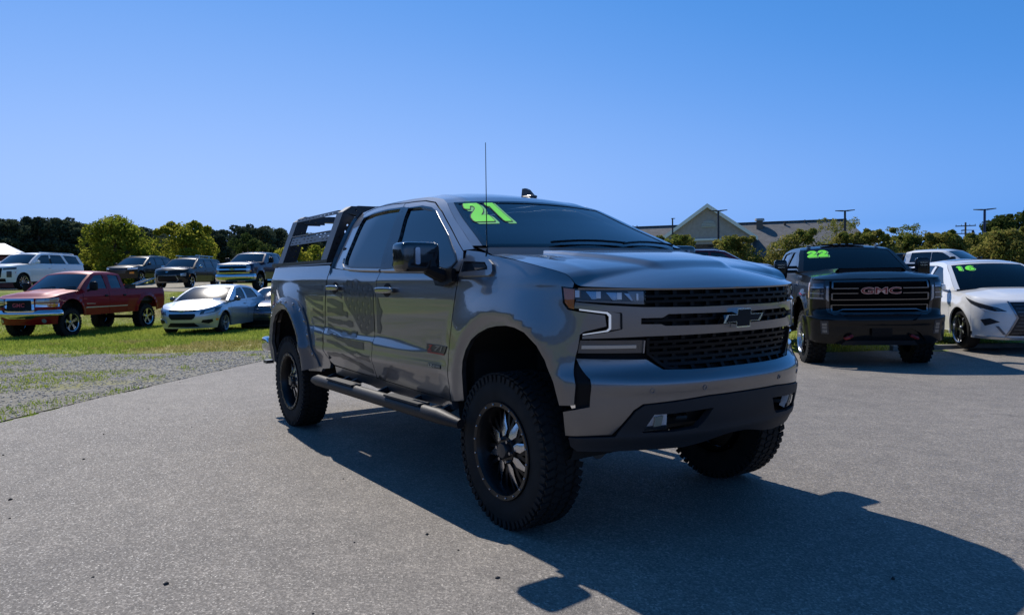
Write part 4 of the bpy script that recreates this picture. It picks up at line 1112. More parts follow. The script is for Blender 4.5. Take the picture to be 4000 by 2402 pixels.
        u.box(((S.a - .32 + x1) / 2, 0, (zb + zf) / 2), (S.a - .32 - x1, wl, zf - zb - .02)); u.box(((S.r + .3 + x0) / 2, 0, (zb + zr_) / 2 + .1), (x0 - S.r - .3, wl, max(.1, zr_ - zb - .3)))
        u.box(((x0 + x1) / 2, 0, (zb + zt) / 2), (x1 - x0 - .05, 2 * S.b * .9, zt - zb - .05))
        u.box(((A0[0] + D0[0]) / 2 - .2, 0, zt + .05), (A0[0] - D0[0] - .5, 2 * S.b * .8, .25))
        u.tube([(0, -S.b * .8, wheels['R']), (0, S.b * .8, wheels['R'])], .05, 6); u.tube([(arches[1][0], -S.b * .8, wheels['R']), (arches[1][0], S.b * .8, wheels['R'])], .06, 6)
        u.build('underbody', DARK, c.root)
        R, wd, rr = wheels['R'], wheels['w'], wheels['rr']
        key = (R, wd, rr, wheels['style'], wheels['n'])
        if key not in Car.cache:
            tm = tyre_mb(R, wd, rr, n=32)
            if wheels.get('mud'):
                t2 = tread_mb(R, wd, 30, .016); tm.v += [v for v in t2.v]; tm.f += [tuple(i + tm.k for i in f) for f in t2.f]; tm.n += t2.n
            Car.cache[key] = (tm.mesh('wheel', RUBBER), rim_mb(rr * .98, -wd * .46, wheels['style'], wheels['n']).mesh('rim', wheels.get('mat', ALLOY)), rim_mb(rr * .9, -wd * .30, wheels['style'], 0).mesh('rim_backing', LINER))
        tm, rm, bm = Car.cache[key]
        for x in (0, arches[1][0]):
            for sg in (1, -1):
                o = part('wheel', tm, c.root, (x, -sg * (S.b - wd / 2 - wheels.get('inset', .02)), R), (0, random.uniform(0, 6), 0 if sg > 0 else PI))
                part('rim', rm, o); part('dark_backing', MB().lathe([(.001, -wd * .12), (rr * .86, -wd * .12)], 20).mesh('dark_backing', LINER), o)  # black disc behind the spokes paints the shade inside the wheel
    cache = {}
    def outline(c, s0, s1):
        n = max(6, int(abs(s1 - s0) / .05))
        ss = np.linspace(s0, s1, n)
        xs = c.S.x_of_s(ss)
        top = [(float(s), float(c.top(x))) for s, x in zip(ss, xs)]
        sb = list(ss)
        for ax, az, R in c.arches:
            base = c.bot(ax); dzz = float(base) - az; half = math.sqrt(max(R * R - dzz * dzz, .01))
            for a in np.linspace(PI + math.asin(min(.99, -dzz / R)) if dzz < 0 else PI, -math.asin(min(.99, -dzz / R)) if dzz < 0 else 0, 20):
                x = ax + R * math.cos(a); s = float(c.S.s_of_x(x))
                for q in (s, -s):
                    if min(s0, s1) < q < max(s0, s1): sb.append(q)
        sb = sorted(set(np.round(sb, 4)))
        bt = []
        for s in sb:
            x = float(c.S.x_of_s(s)); z = float(c.bot(x))
            for ax, az, R in c.arches:
                d = x - ax
                if abs(d) < R - 1e-4 and abs(s) > .5: z = max(z, az + math.sqrt(R * R - d * d))
            bt.append((float(s), min(z, float(c.top(x)) - .03)))
        return bt + top[::-1]
    def sy(c, p): return [(float(c.S.s_of_y(y)), z) for y, z in p]
    def sx(c, p): return [(float(c.S.s_of_x(x)), z) for x, z in p]
    def bulged(c, pts, amt):
        z0, z1 = min(p[1] for p in pts), max(p[1] for p in pts)
        if not amt: return c.W
        def f(s, z):
            P = c.W(s, z); q = np.clip((z - z0) / (z1 - z0), 0, 1) * 2 - 1; k = amt * (1 - q * q)
            e = 1e-3; d = c.W(s + e, z) - c.W(s - e, z); n = np.stack([d[..., 1], -d[..., 0], 0 * k], -1); n /= np.linalg.norm(n, axis=-1, keepdims=True) + 1e-9
            n *= np.sign(n[..., :1] * .5 + n[..., 1:2] * P[..., 1:2])
            return P + n * k[..., None]
        return f
    def front(c, name, pts, m, off=.006, t=.02, mirror=False, parent=None, holes=(), h=None, **k):
        """Piece on the nose, outline in (y to the right side, z)."""
        o = []
        for mm in ((lambda p: p), mir) if mirror else ((lambda p: p),):
            o.append(MB().panel(c.W, mm(c.sy(pts)), [mm(c.sy(q)) for q in holes], h or c.h, t, off).build(name, m, parent or c.root, **k))
        return o[0]
    def side(c, name, pts, m, off=.006, t=.02, both=True, parent=None, h=None, holes=()):
        for mm in ((lambda p: p), mir) if both else ((lambda p: p),):
            o = MB().panel(c.W, mm(c.sx(pts)), [mm(c.sx(q)) for q in holes], h or c.h, t, off).build(name, m, parent or c.root)
        return o
    def mixed(c, name, pts, m, off=.006, t=.02, parent=None, bulge=0.):
        """Corner piece: points as ('y', y, z) on the nose or ('x', x, z) on the side."""
        q = [(float(c.S.s_of_y(a)) if k == 'y' else float(c.S.s_of_x(a)), z) for k, a, z in pts]
        o = []
        for mm in ((lambda p: p), mir): o.append(MB().panel(c.bulged(q, bulge), mm(q), (), c.h * .6, t, off).build(name, m, parent or c.root))
        return o
    def mirrors(c, x, y, z, d, m, e=.4):
        for sg in (1, -1):
            q = MB(); blob(q, (x, -sg * y, z), d, e, 10, 16); q.tube([(x + .02, -sg * (y - d[1] * .3), z - d[2] * .35), (x + .05, -sg * (y - d[1] * .75), z - d[2] * .55)], .03, 6)
            o = q.build('mirror', m, c.root)
            p_ = MB(); p_.flat(rrect(-d[1]*.38, -d[2]*.38, d[1]*.38, d[2]*.38, .02), (x - d[0] * .52, -sg * y, z), (0, -1, 0), (0, 0, 1), .004); p_.build('mirror_glass', MATS['mirror_glass'], o)
    def handles(c, xs, z, m, d=(.17, .03, .035)):
        for x in xs:
            for sg in (1, -1):
                P = c.W(np.array([float(c.S.s_of_x(x)) * sg]), np.array([z]))[0]
                q = MB(); blob(q, P + np.array([0, -.012 * sg, 0]), d, .5, 6, 10); q.build('door_handle', m, c.root)
    def bed(c, x0, x1, zf, m):
        q = MB(); b = c.S.b
        q.box(((x0 + x1) / 2, 0, zf), (x0 - x1, 2 * b * .9, .05))
        for sg in (1, -1):
            zt = float(c.top((x0 + x1) / 2)); q.box(((x0 + x1) / 2, sg * b * .86, (zf + zt) / 2), (x0 - x1, .04, zt - zf - .02)); q.box(((x0 + x1) / 2, sg * b * .91, zt + .004), (x0 - x1 - .05, .13, .03))
        q.box((x0 - .02, 0, (zf + zt) / 2), (.05, 2 * b * .86, zt - zf)); q.build('bed_liner', MATS['bed_liner'], c.root)
        q = MB(); q.box((x1 + .06, 0, (zf + zt) / 2), (.07, 2 * b * .86, zt - zf + .02)); q.build('tailgate', m, c.root)
    def year(c, txt, t0, k0, w, h_, shear=.0):
        def f(u, v, off):
            yw = float(c.ghy(c.cab['A1'][1])); A0, A1 = c.cab['A0'], c.cab['A1']; L = math.hypot(A0[0] - A1[0], A0[1] - A1[1])
            t = t0 + u / yw; k = k0 - v / L; e = 1e-3
            n = np.cross(c.ws(t, k + e) - c.ws(t, k - e), c.ws(t + e, k) - c.ws(t - e, k)); n /= np.linalg.norm(n, axis=-1, keepdims=True); n *= np.sign(n[..., :1])
            return c.ws(t, k) + n * (off + .004)
        sticker(c.windshield, txt, f, w, h_, shear)
    def text(c, txt, y, z, w, h_, m, off=.01, bold=.02, parent=None, name='badge_letters'):
        def f(u, v): return c.W(c.S.s_of_y(-u) , z + v) + np.array([off, 0, 0])
        q = MB(); lettering(q, txt, lambda u, v: f(u + y, v), w, h_, bold); return q.build(name, m, parent or c.root)
PROF_T = lambda zs, zb: ((zs - .1, .95), (zs + .1, .97), (zs + (zb - zs) * .5, 1.0), (zs + (zb - zs) * .85, .985), (zb, .955), (zb + .15, .93))
def gy(b, zb, zr, top): return ((zb - .2, b * .985), (zb, b * .955), (zb + (zr - zb) * .5, b * .87), (zr, b * top), (zr + .08, b * (top - .1)))
RG = 'vehicles parked on the grass row'
UG = 'vehicles parked on the upper row'
FG = 'vehicles parked beyond the grass island'

# red extended cab pickup on the grass
RED = paint('red_paint', (.21, .003, .008), .1, .4, .35)
c = Car('pickup_truck', 'red extended cab pickup on the grass with chrome bumper and ladder in its bed', 'pickup truck', (-23.31, -2.31, None, -.748)[:2] + (-.748, -.126),
    dict(a=.93, cf=.5, nf=2.6, r=-4.80, cr=.25, nr=3.5, b=.96, prof=PROF_T(.62, 1.40), nose=((.4, .10), (.62, .02), (.8, .0), (1.0, .02), (1.2, .05), (1.35, .25)), flare=.035, fw=.12),
    [(.93, 1.185), (.75, 1.20), (.5, 1.27), (.1, 1.33), (-.35, 1.385), (-.6, 1.40), (-2.5, 1.41), (-4.8, 1.43)], [(.93, .40), (.55, .42), (.4, .60), (-4.2, .64), (-4.8, .72)],
    ((0, .62, .53), (-3.645, .64, .51)), dict(A0=(-.42, 1.41), A1=(-1.12, 1.90), roof=[(-1.35, 1.955), (-1.7, 1.965), (-2.2, 1.955)], D1=(-2.5, 1.90), D0=(-2.62, 1.41),
        glass=[(-.72, -1.22, -1.62, -1.66), (-1.86, -1.86, -2.36, -2.42)], arc=.02), dict(R=.43, w=.29, rr=.28, style='five', n=5, mud=True), RED, -.55,
    [(.42, 'nose'), (-.52, 'fender'), (-1.72, 'front_door'), (-2.62, 'rear_door'), (-4.8, 'bedside')], ghy=gy(.96, 1.40, 1.92, .77), kind='pickup', roofcrown=.055, group=RG)
c.bed(-2.66, -4.72, 1.0, RED)
c.front('grille', [(-.44, .80), (.44, .80), (.40, 1.155), (-.40, 1.155)], BLACK, .004)
c.front('grille_frame', [(-.50, .77), (.50, .77), (.46, 1.18), (-.46, 1.18)], CHROME, .02, .02, holes=[[(-.42, .84), (.42, .84), (.39, 1.13), (-.39, 1.13)]])
c.text('GMC', 0, .99, .40, .12, mat('badge_red2', (.40, .03, .03), .3), .03, .03)
c.mixed('headlight', [('y', .50, 1.055), ('y', .52, 1.17), ('y', .80, 1.18), ('x', .50, 1.19), ('x', .52, 1.06)], MATS.get('lamp_dull') or mat('lamp_dull', (.30, .31, .32), .2, .5, 1), .008)
c.mixed('lamp_lens', [('y', .55, 1.075), ('y', .56, 1.155), ('y', .74, 1.16), ('y', .74, 1.075)], mat('lamp_glass_blue', (.38, .43, .50), .12, .4, 1), .014)
c.mixed('corner_lens', [('y', .84, 1.075), ('y', .84, 1.165), ('x', .52, 1.175), ('x', .54, 1.075)], mat('corner_amber', (.40, .22, .12), .2, .1, 1), .014)
c.mixed('turn_lamp', [('y', .51, .93), ('y', .51, 1.03), ('x', .50, 1.03), ('x', .50, .93)], CHROME, .01)
c.mixed('turn_lens', [('y', .80, .95), ('y', .80, 1.01), ('x', .54, 1.01), ('x', .54, .95)], AMBER, .02)
c.mixed('front_bumper', [('y', 0, .60), ('y', .40, .60), ('y', .55, .66), ('x', .44, .68), ('x', .44, .83), ('y', .60, .82), ('y', .45, .76), ('y', 0, .76)], CHROME, .02, .05, bulge=.07)
c.front('bumper_slot', [(-.33, .63), (.33, .63), (.33, .70), (-.33, .70)], BLACK, .058)
c.front('fog_lamp', circ(.72, .52, .06, 12), mat('lamp_dull', (.30, .31, .32), .2, .5, 1), .01, mirror=True, h=.03)
c.side('side_moulding', [(-.62, .84), (-2.58, .84), (-2.60, .865), (-.66, .875)], mat('moulding_silver', (.5, .5, .52), .25, .5), .012)
c.side('door_badge', [(-.66, .99), (-1.05, .975), (-1.05, .955), (-.66, .965)], mat('badge_silver', (.45, .42, .40), .3, .8), .006)
c.mirrors(-.72, 1.17, 1.52, (.12, .24, .28), BLACK); c.handles((-1.56, -2.45), 1.20, BLACK, (.14, .03, .07))
c.side('taillight', [(-4.70, .98), (-4.79, .98), (-4.79, 1.38), (-4.70, 1.38)], REDLENS, .008)
q = MB(); q.box((-2.98, 0, 1.47), (.56, 1.60, .14)); q.build('tool_box', SATIN, c.root); q = MB(); q.box((-2.98, 0, 1.55), (.58, 1.62, .02)); q.build('tool_box_lid', CHROME, c.root)
for t0 in (-.35, .35):
    q = [c.ws(np.array(t0 + .5 * i / 4), np.array(.93 - .07 * i / 4)) + np.array([.02, 0, .02]) for i in range(5)]; MB().tube(q, .012, 4).build('wiper', BLACK, c.root)
RT = c
lad = thing('ladder', 'aluminium ladder sticking up out of the red pickup bed', 'ladder', (-23.31, -2.31, -.126), -.748)
A_, B_ = np.array([-3.55, .18, 1.42]), np.array([-4.55, .50, 1.76])
n_ = np.array([-.25, -.62, -.05]) * .55
for k in (0, 1):
    MB().tube([A_ + n_ * (2*k - 1) * .8, B_ + n_ * (2*k - 1) * .8], .026, 5).build('ladder_rail', ALLOY, lad)
for k in range(6):
    p_ = A_ + (B_ - A_) * (k + .5) / 6; MB().tube([p_ - n_ * .8, p_ + n_ * .8], .016, 5).build('rung', ALLOY, lad)

# silver sedan
SIL = paint('silver_paint', (.42, .45, .50), .75, .33)
WSL = glass('sedan_glass', (.42, .47, .47))
c = Car('sedan', 'silver sedan on the grass beside the red pickup, hood glaring in the sun', 'sedan', (-20.32, 1.47, -.66, -.09),
    dict(a=.90, cf=.8, nf=2.3, r=-3.65, cr=.6, nr=2.6, b=.90, prof=PROF_T(.22, .92), nose=((.2, .06), (.45, .0), (.6, .0), (.75, .06), (.85, .2)), tail=((.2, .05), (.6, 0), (1.05, .08)), flare=.02, fw=.1, crease=((-3.4, -.1, .70, .76, .05, .012),)),
    [(.90, .74), (.75, .77), (.45, .86), (0, .93), (-.4, .955), (-1.5, .97), (-2.8, 1.0), (-3.3, 1.03), (-3.65, .99)], [(.90, .20), (.4, .21), (-3.2, .24), (-3.65, .32)],
    ((0, .33, .37), (-2.685, .33, .37)), dict(A0=(-.32, .965), A1=(-1.22, 1.39), roof=[(-1.5, 1.425), (-1.8, 1.432), (-2.2, 1.405)], D1=(-2.5, 1.35), D0=(-3.25, 1.02), arc=.035, rail=.06,
        glass=[(-.78, -1.25, -1.62, -1.60), (-1.74, -1.72, -2.35, -2.62)], rbow=.15), dict(R=.33, w=.21, rr=.225, style='split', n=5, mat=mat('wheel_cover', (.30, .31, .33), .35, .6)), SIL, -.25,
    [(.42, 'nose'), (-.48, 'fender'), (-1.66, 'front_door'), (-2.55, 'rear_door'), (-3.65, 'quarter_panel')], ghy=gy(.90, .97, 1.42, .70), deck=-3.2, winmat=WSL, wsmat=glass('dusty_windshield', (.38, .44, .43), rough=.15), crown=.075, roofcrown=.04, group=RG, h=.07)
c.front('upper_grille', [(-.38, .70), (.38, .70), (.42, .735), (-.42, .735)], BLACK, .006)
c.front('grille', [(-.36, .50), (-.30, .46), (.30, .46), (.36, .50), (.40, .58), (.38, .63), (-.38, .63), (-.40, .58)], BLACK, .006)
c.front('emblem', [(y_, .70 + z_) for y_, z_ in bowtie(.17, .06)], mat('emblem_gold', (.45, .35, .12), .3, .9), .016)
c.front('lower_grille', [(-.50, .25), (.50, .25), (.36, .37), (-.36, .37)], BLACK, .004)
c.mixed('headlight', [('y', .50, .60), ('y', .53, .70), ('x', .45, .80), ('x', .12, .845), ('x', .30, .74), ('x', .50, .66)], mat('lamp_black', (.012, .014, .018), .12, 0, 1), .006)
c.mixed('headlight_lens', [('y', .60, .635), ('y', .62, .70), ('x', .50, .77), ('x', .53, .69)], mat('lamp_silver', (.35, .40, .48), .12, .5, 1), .012)
c.mixed('fog_pocket', [('y', .50, .36), ('y', .54, .47), ('x', .55, .49), ('x', .52, .38), ('y', .70, .32)], SIL, .018)
c.mixed('fog_grille', [('y', .54, .38), ('y', .57, .45), ('x', .57, .47), ('x', .55, .39), ('y', .70, .34)], BLACK, .026)
c.side('side_marker', [(.46, .42), (.38, .42), (.38, .48), (.46, .48)], AMBER, .006)
c.mirrors(-.62, 1.02, 1.03, (.12, .20, .14), mat('mirror_brown', (.03, .026, .024), .2, 0, 1), .7); c.handles((-1.5, -2.4), .86, SIL)
c.side('taillight', [(-3.3, .75), (-3.62, .75), (-3.62, .98), (-3.3, .95)], REDLENS, .006)
q = MB(); q.flat(rrect(-.13, -.05, .13, .05, .01), c.ws(np.array(.62), np.array(.93)) + np.array([.02, 0, .02]), (0, 1, 0), (-.7, 0, .7), .003); q.build('price_card', mat('card_white', (.8, .8, .78), .5), c.root)

# dark grey-brown sedan, half hidden by the big pickup
TAU = paint('bronze_grey_paint', (.07, .06, .06), .6, .3)
c = Car('sedan', 'dark grey sedan with six bar grille, half hidden behind the lifted pickup tailgate', 'sedan', (-22.087, 4.222, -.596, -.266),
    dict(a=.98, cf=.8, nf=2.4, r=-4.05, cr=.5, nr=2.6, b=.95, prof=PROF_T(.25, .98), nose=((.2, .08), (.5, .0), (.75, .0), (.85, .05), (.95, .18)), flare=.015),
    [(.98, .90), (.8, .92), (.45, .97), (0, 1.01), (-.5, 1.04), (-2.8, 1.08), (-3.5, 1.10), (-4.05, 1.05)], [(.98, .22), (.4, .24), (-4.05, .35)],
    ((0, .36, .39), (-2.868, .36, .39)), dict(A0=(-.40, 1.05), A1=(-1.3, 1.48), roof=[(-1.7, 1.53), (-2.2, 1.52)], D1=(-2.7, 1.45), D0=(-3.4, 1.10), glass=[(-.85, -1.35, -1.70, -1.72), (-1.85, -1.82, -2.5, -2.8)]),
    dict(R=.35, w=.23, rr=.24, style='split', n=5), TAU, -.3, [(.42, 'nose'), (-.55, 'fender'), (-1.75, 'front_door'), (-2.7, 'rear_door'), (-4.05, 'quarter_panel')], ghy=gy(.95, 1.05, 1.5, .7), deck=-3.3, group=RG)
gr = c.front('grille', [(-.46, .56), (.46, .56), (.56, .68), (.48, .80), (-.48, .80), (-.56, .68)], mat('grille_dark', (.03, .03, .04), .3), .006)
c.front('grille_frame', [(-.48, .53), (.48, .53), (.60, .68), (.51, .83), (-.51, .83), (-.60, .68)], mat('trim_steel', (.25, .26, .3), .2, .9), .016, holes=[[(-.45, .56), (.45, .56), (.55, .68), (.47, .80), (-.47, .80), (-.55, .68)]])
for z_ in (.60, .65, .70, .755): c.front('grille_bar', [(-.52, z_ - .011), (.52, z_ - .011), (.52, z_ + .011), (-.52, z_ + .011)], MATS['trim_steel'], .016, parent=c.root)
c.front('emblem', circ(0, .68, .045, 16, .11), mat('emblem_blue', (.03, .05, .13), .2, .3, 1), .03, h=.03)
c.text('Ford', 0, .68, .14, .055, MATS['trim_steel'], .036, .0)
c.mixed('headlight', [('y', .62, .70), ('y', .60, .84), ('x', .55, .90), ('x', .50, .80), ('y', .85, .70)], mat('lamp_haze', (.55, .58, .5), .2, .2, 1), .008)
c.front('lower_grille', [(-.6, .30), (.6, .30), (.55, .44), (-.55, .44)], BLACK, .005)
c.mirrors(-.68, 1.08, 1.12, (.12, .2, .14), TAU, .6); c.handles((-1.6, -2.6), .92, CHROME)

# upper row
WHT = paint('white_paint', (.72, .73, .74), .1, .35)
c = Car('suv', 'long white SUV on the upper row, in front of the white roofed shed', 'SUV', (-41.759, -3.181, -.759, 1.26),
    dict(a=.92, cf=.5, nf=2.8, r=-4.40, cr=.35, nr=3.5, b=1.0, prof=PROF_T(.38, 1.28), nose=((.3, .08), (.6, 0), (1.0, .0), (1.2, .06), (1.3, .2)), tail=((.3, 0), (1.3, .05), (1.9, .2)), flare=.02),
    [(.92, 1.14), (.75, 1.17), (.3, 1.22), (-.3, 1.27), (-.6, 1.28), (-2.5, 1.29), (-4.40, 1.30)], [(.92, .36), (.4, .38), (-4.4, .5)],
    ((0, .42, .45), (-3.07, .42, .45)), dict(A0=(-.48, 1.29), A1=(-1.2, 1.80), roof=[(-1.5, 1.86), (-2.2, 1.88), (-3.2, 1.865)], D1=(-3.98, 1.80), D0=(-4.30, 1.30),
        glass=[(-.80, -1.35, -1.86, -1.84), (-1.95, -1.95, -2.70, -2.95), (-3.12, -2.86, -3.82, -4.02)], trim=[(-1.84, -1.86, .11)], arc=.02), dict(R=.40, w=.27, rr=.285, style='thin', n=10), WHT, -.5,
    [(.42, 'nose'), (-.55, 'fender'), (-1.88, 'front_door'), (-2.95, 'rear_door'), (-4.4, 'quarter_panel')], ghy=gy(1.0, 1.28, 1.83, .78), winmat=GLASSDK, group=UG, h=.12)
c.front('grille', [(-.55, .62), (.55, .62), (.62, 1.08), (-.62, 1.08)], BLACK, .006)
c.mixed('headlight', [('y', .66, .98), ('y', .66, 1.07), ('x', .40, 1.12), ('x', .42, 1.02)], LAMPDK, .008)
c.mixed('running_light', [('y', .80, .62), ('y', .80, .92), ('x', .66, .92), ('x', .66, .62)], LAMPDK, .008)
c.front('lower_grille', [(-.75, .40), (.75, .40), (.75, .56), (-.75, .56)], BLACK, .006)
c.mirrors(-.78, 1.13, 1.40, (.14, .24, .16), WHT, .6); c.handles((-1.72, -2.78), 1.08, CHROME)
for sg in (1, -1):
    q = MB(); q.tube([(-1.3, sg * .70, 1.88), (-1.5, sg * .70, 1.925), (-3.6, sg * .70, 1.90), (-3.8, sg * .70, 1.86)], .022, 6); q.build('roof_rail', ALLOY, c.root)
c.side('side_marker', [(.50, .84), (.46, .84), (.46, .88), (.50, .88)], REDLENS, .006)
c.side('window_trim', [(-.78, 1.295), (-4.1, 1.305), (-4.1, 1.318), (-.78, 1.308)], CHROME, .008)

BLKP = paint('black_paint', (.0035, .004, .005), .0, .3, .55, .03)
c = Car('suv', 'black SUV on the upper row, between the white SUV and the roof rack SUV', 'SUV', (-49.291, 3.176, -.676, 1.502),
    dict(a=.95, cf=.6, nf=2.5, r=-4.2, cr=.4, nr=3., b=.98, prof=PROF_T(.32, 1.15), nose=((.3, .08), (.7, 0), (.95, .02), (1.1, .15)), tail=((.3, 0), (1.2, .05), (1.8, .2)), flare=.02),
    [(.95, .98), (.75, 1.02), (.3, 1.08), (-.5, 1.13), (-2.5, 1.17), (-4.2, 1.22)], [(.95, .30), (.4, .33), (-4.2, .42)], ((0, .38, .43), (-3.07, .38, .43)),
    dict(A0=(-.40, 1.14), A1=(-1.25, 1.66), roof=[(-1.6, 1.73), (-2.3, 1.755), (-3.2, 1.73)], D1=(-3.75, 1.66), D0=(-4.12, 1.21), glass=[(-.80, -1.35, -1.80, -1.82), (-1.93, -1.93, -2.75, -2.85), (-2.98, -2.9, -3.6, -3.85)]),
    dict(R=.37, w=.25, rr=.26, style='split', n=5), BLKP, -.45, [(.42, 'nose'), (-.55, 'fender'), (-1.86, 'front_door'), (-2.9, 'rear_door'), (-4.2, 'quarter_panel')], ghy=gy(.98, 1.14, 1.7, .76), group=UG, h=.12)
c.front('grille', [(-.45, .62), (.45, .62), (.55, .92), (-.55, .92)], LAMPDK, .006)
c.mixed('headlight', [('y', .60, .86), ('y', .60, .95), ('x', .35, 1.0), ('x', .42, .88)], WHITELAMP, .008)
c.mixed('lower_lamp', [('y', .70, .60), ('y', .70, .70), ('x', .66, .74), ('x', .66, .60)], AMBER, .008)
c.mirrors(-.72, 1.12, 1.24, (.13, .22, .16), BLKP, .6); c.handles((-1.7, -2.75), 1.0, BLKP)
for sg in (1, -1):
    q = MB(); q.tube([(-1.4, sg * .66, 1.74), (-1.6, sg * .66, 1.79), (-3.3, sg * .66, 1.77), (-3.5, sg * .66, 1.73)], .02, 6); q.build('roof_rail', ALLOY, c.root)

DKG = paint('dark_green_black_paint', (.008, .010, .010), .1, .3, .6, .05)
c = Car('suv', 'dark SUV with rounded hood and roof rack, on the upper row beside the blue pickup', 'SUV', (-40.776, 4.532, -.683, 1.179),
    dict(a=.90, cf=.7, nf=2.4, r=-4.0, cr=.45, nr=2.8, b=.96, prof=PROF_T(.3, 1.1), nose=((.3, .08), (.6, 0), (.85, .03), (1.05, .2)), tail=((.3, 0), (1.2, .08), (1.7, .25)), flare=.03),
    [(.90, .95), (.7, 1.0), (.3, 1.06), (-.5, 1.10), (-2.5, 1.13), (-4.0, 1.16)], [(.90, .28), (.4, .30), (-4.0, .42)], ((0, .37, .43), (-2.86, .37, .43)),
    dict(A0=(-.35, 1.11), A1=(-1.1, 1.62), roof=[(-1.4, 1.68), (-2.1, 1.70), (-3.0, 1.67)], D1=(-3.5, 1.60), D0=(-3.92, 1.16), glass=[(-.72, -1.2, -1.66, -1.68), (-1.78, -1.76, -2.5, -2.62), (-2.74, -2.64, -3.35, -3.62)]),
    dict(R=.365, w=.25, rr=.255, style='split', n=5), DKG, -.4, [(.42, 'nose'), (-.5, 'fender'), (-1.72, 'front_door'), (-2.68, 'rear_door'), (-4.0, 'quarter_panel')], ghy=gy(.96, 1.1, 1.64, .77), crown=.10, group=UG, h=.12)
c.front('grille', [(-.50, .36), (.50, .36), (.58, .46), (.48, .68), (-.48, .68), (-.58, .46)], BLACK, .006)
c.front('grille_frame', [(-.53, .33), (.53, .33), (.62, .46), (.51, .71), (-.51, .71), (-.62, .46)], MATS['trim_steel'], .014, holes=[[(-.50, .36), (.50, .36), (.58, .46), (.48, .68), (-.48, .68), (-.58, .46)]])
c.front('emblem', circ(0, .88, .035, 10, .08), CHROME, .012, h=.04)
c.mixed('headlight', [('y', .70, .64), ('y', .70, .80), ('x', .50, .82), ('x', .52, .66)], mat('lamp_pale', (.45, .5, .52), .15, .4, 1), .008)
c.side('side_marker', [(.34, .66), (.30, .62), (.24, .74), (.28, .78)], AMBER, .006)
c.mirrors(-.70, 1.09, 1.20, (.13, .2, .16), CHROME, .7); c.handles((-1.56, -2.5), .96, DKG)
rk_ = MB()
for x in (-1.55, -2.7): rk_.tube([(x, -.60, 1.70), (x, -.60, 1.80), (x, .60, 1.80), (x, .60, 1.70)], .022, 6)
for y in (-.58, .58): rk_.tube([(-1.2, y, 1.83), (-3.2, y, 1.80)], .026, 6)
rk_.build('roof_rack', ALLOY, c.root)

NAV = paint('navy_paint', (.006, .012, .042), .2, .3, .7)
c = Car('pickup_truck', 'navy blue heavy duty pickup with big chrome grille and bumper on the upper row', 'pickup truck', (-35.648, 6.797, -.736, 1.013),
    dict(a=.95, cf=.35, nf=3.2, r=-4.9, cr=.25, nr=3.5, b=1.0, prof=PROF_T(.55, 1.42), nose=((.4, .08), (.7, 0), (1.2, .0), (1.3, .06), (1.45, .2)), flare=.03),
    [(.95, 1.33), (.8, 1.35), (.3, 1.40), (-.4, 1.44), (-2.7, 1.45), (-4.9, 1.47)], [(.95, .50), (.5, .52), (-4.9, .62)], ((0, .52, .49), (-3.9, .52, .49)),
    dict(A0=(-.48, 1.45), A1=(-1.12, 1.91), roof=[(-1.4, 1.965), (-2.0, 1.975), (-2.4, 1.965)], D1=(-2.68, 1.90), D0=(-2.80, 1.46), glass=[(-.78, -1.24, -1.66, -1.66), (-1.80, -1.80, -2.48, -2.55)]),
    dict(R=.42, w=.28, rr=.26, style='five', n=6), NAV, -.5, [(.42, 'nose'), (-.55, 'fender'), (-1.73, 'front_door'), (-2.76, 'rear_door'), (-4.9, 'bedside')], ghy=gy(1.0, 1.44, 1.93, .76), group=UG, h=.12, kind='pickup')
c.bed(-2.84, -4.84, 1.02, NAV)
c.front('grille', [(-.70, .90), (.70, .90), (.70, 1.26), (-.70, 1.26)], BLACK, .006)
for z0, z1 in ((1.225, 1.27), (1.045, 1.11), (.875, .93)): c.front('grille_bar', [(-.86, z0), (.86, z0), (.86, z1), (-.86, z1)], CHROME, .03, .03)
c.front('emblem', [(y_, 1.078 + z_) for y_, z_ in bowtie(.30, .10)], mat('emblem_gold'), .045)
c.front('headlight', [(.72, .93), (.90, .93), (.90, 1.24), (.72, 1.24)], mat('lamp_silver'), .012, mirror=True)
c.front('marker_lamp', [(.86, .96), (.93, .96), (.93, 1.02), (.86, 1.02)], AMBER, .02, mirror=True)
c.mixed('front_bumper', [('y', 0, .50), ('y', .5, .50), ('x', .62, .54), ('x', .56, .84), ('y', .75, .83), ('y', 0, .80)], CHROME, .03, .06, bulge=.07)
c.front('bumper_grille', [(-.42, .53), (.42, .53), (.42, .68), (-.42, .68)], mat('bumper_slot_brown', (.05, .045, .04), .5), .07)
c.front('fog_lamp', [(.62, .60), (.76, .60), (.76, .70), (.62, .70)], LAMPDK, .07, mirror=True)
c.mirrors(-.80, 1.20, 1.56, (.15, .24, .30), BLACK, .35); c.handles((-1.6, -2.6), 1.20, CHROME)
for y in (-.55, -.28, 0, .28, .55):
    q = MB(); blob(q, (-1.22, y, 2.005), (.12, .06, .035), .7, 6, 8); q.build('roof_marker', AMBER, c.root)
for sg in (1, -1):
    q = MB(); q.tube([(-.6, sg * 1.03, .52), (-2.7, sg * 1.03, .52)], .05, 6); q.build('running_board', CHROME, c.root)
for t0 in np.linspace(-.32, .32, 6):
    q = MB(); blob(q, (.42, t0, 1.445), (.05, .05, .02), .8, 5, 8); q.build('hood_stud', CHROME, c.root)

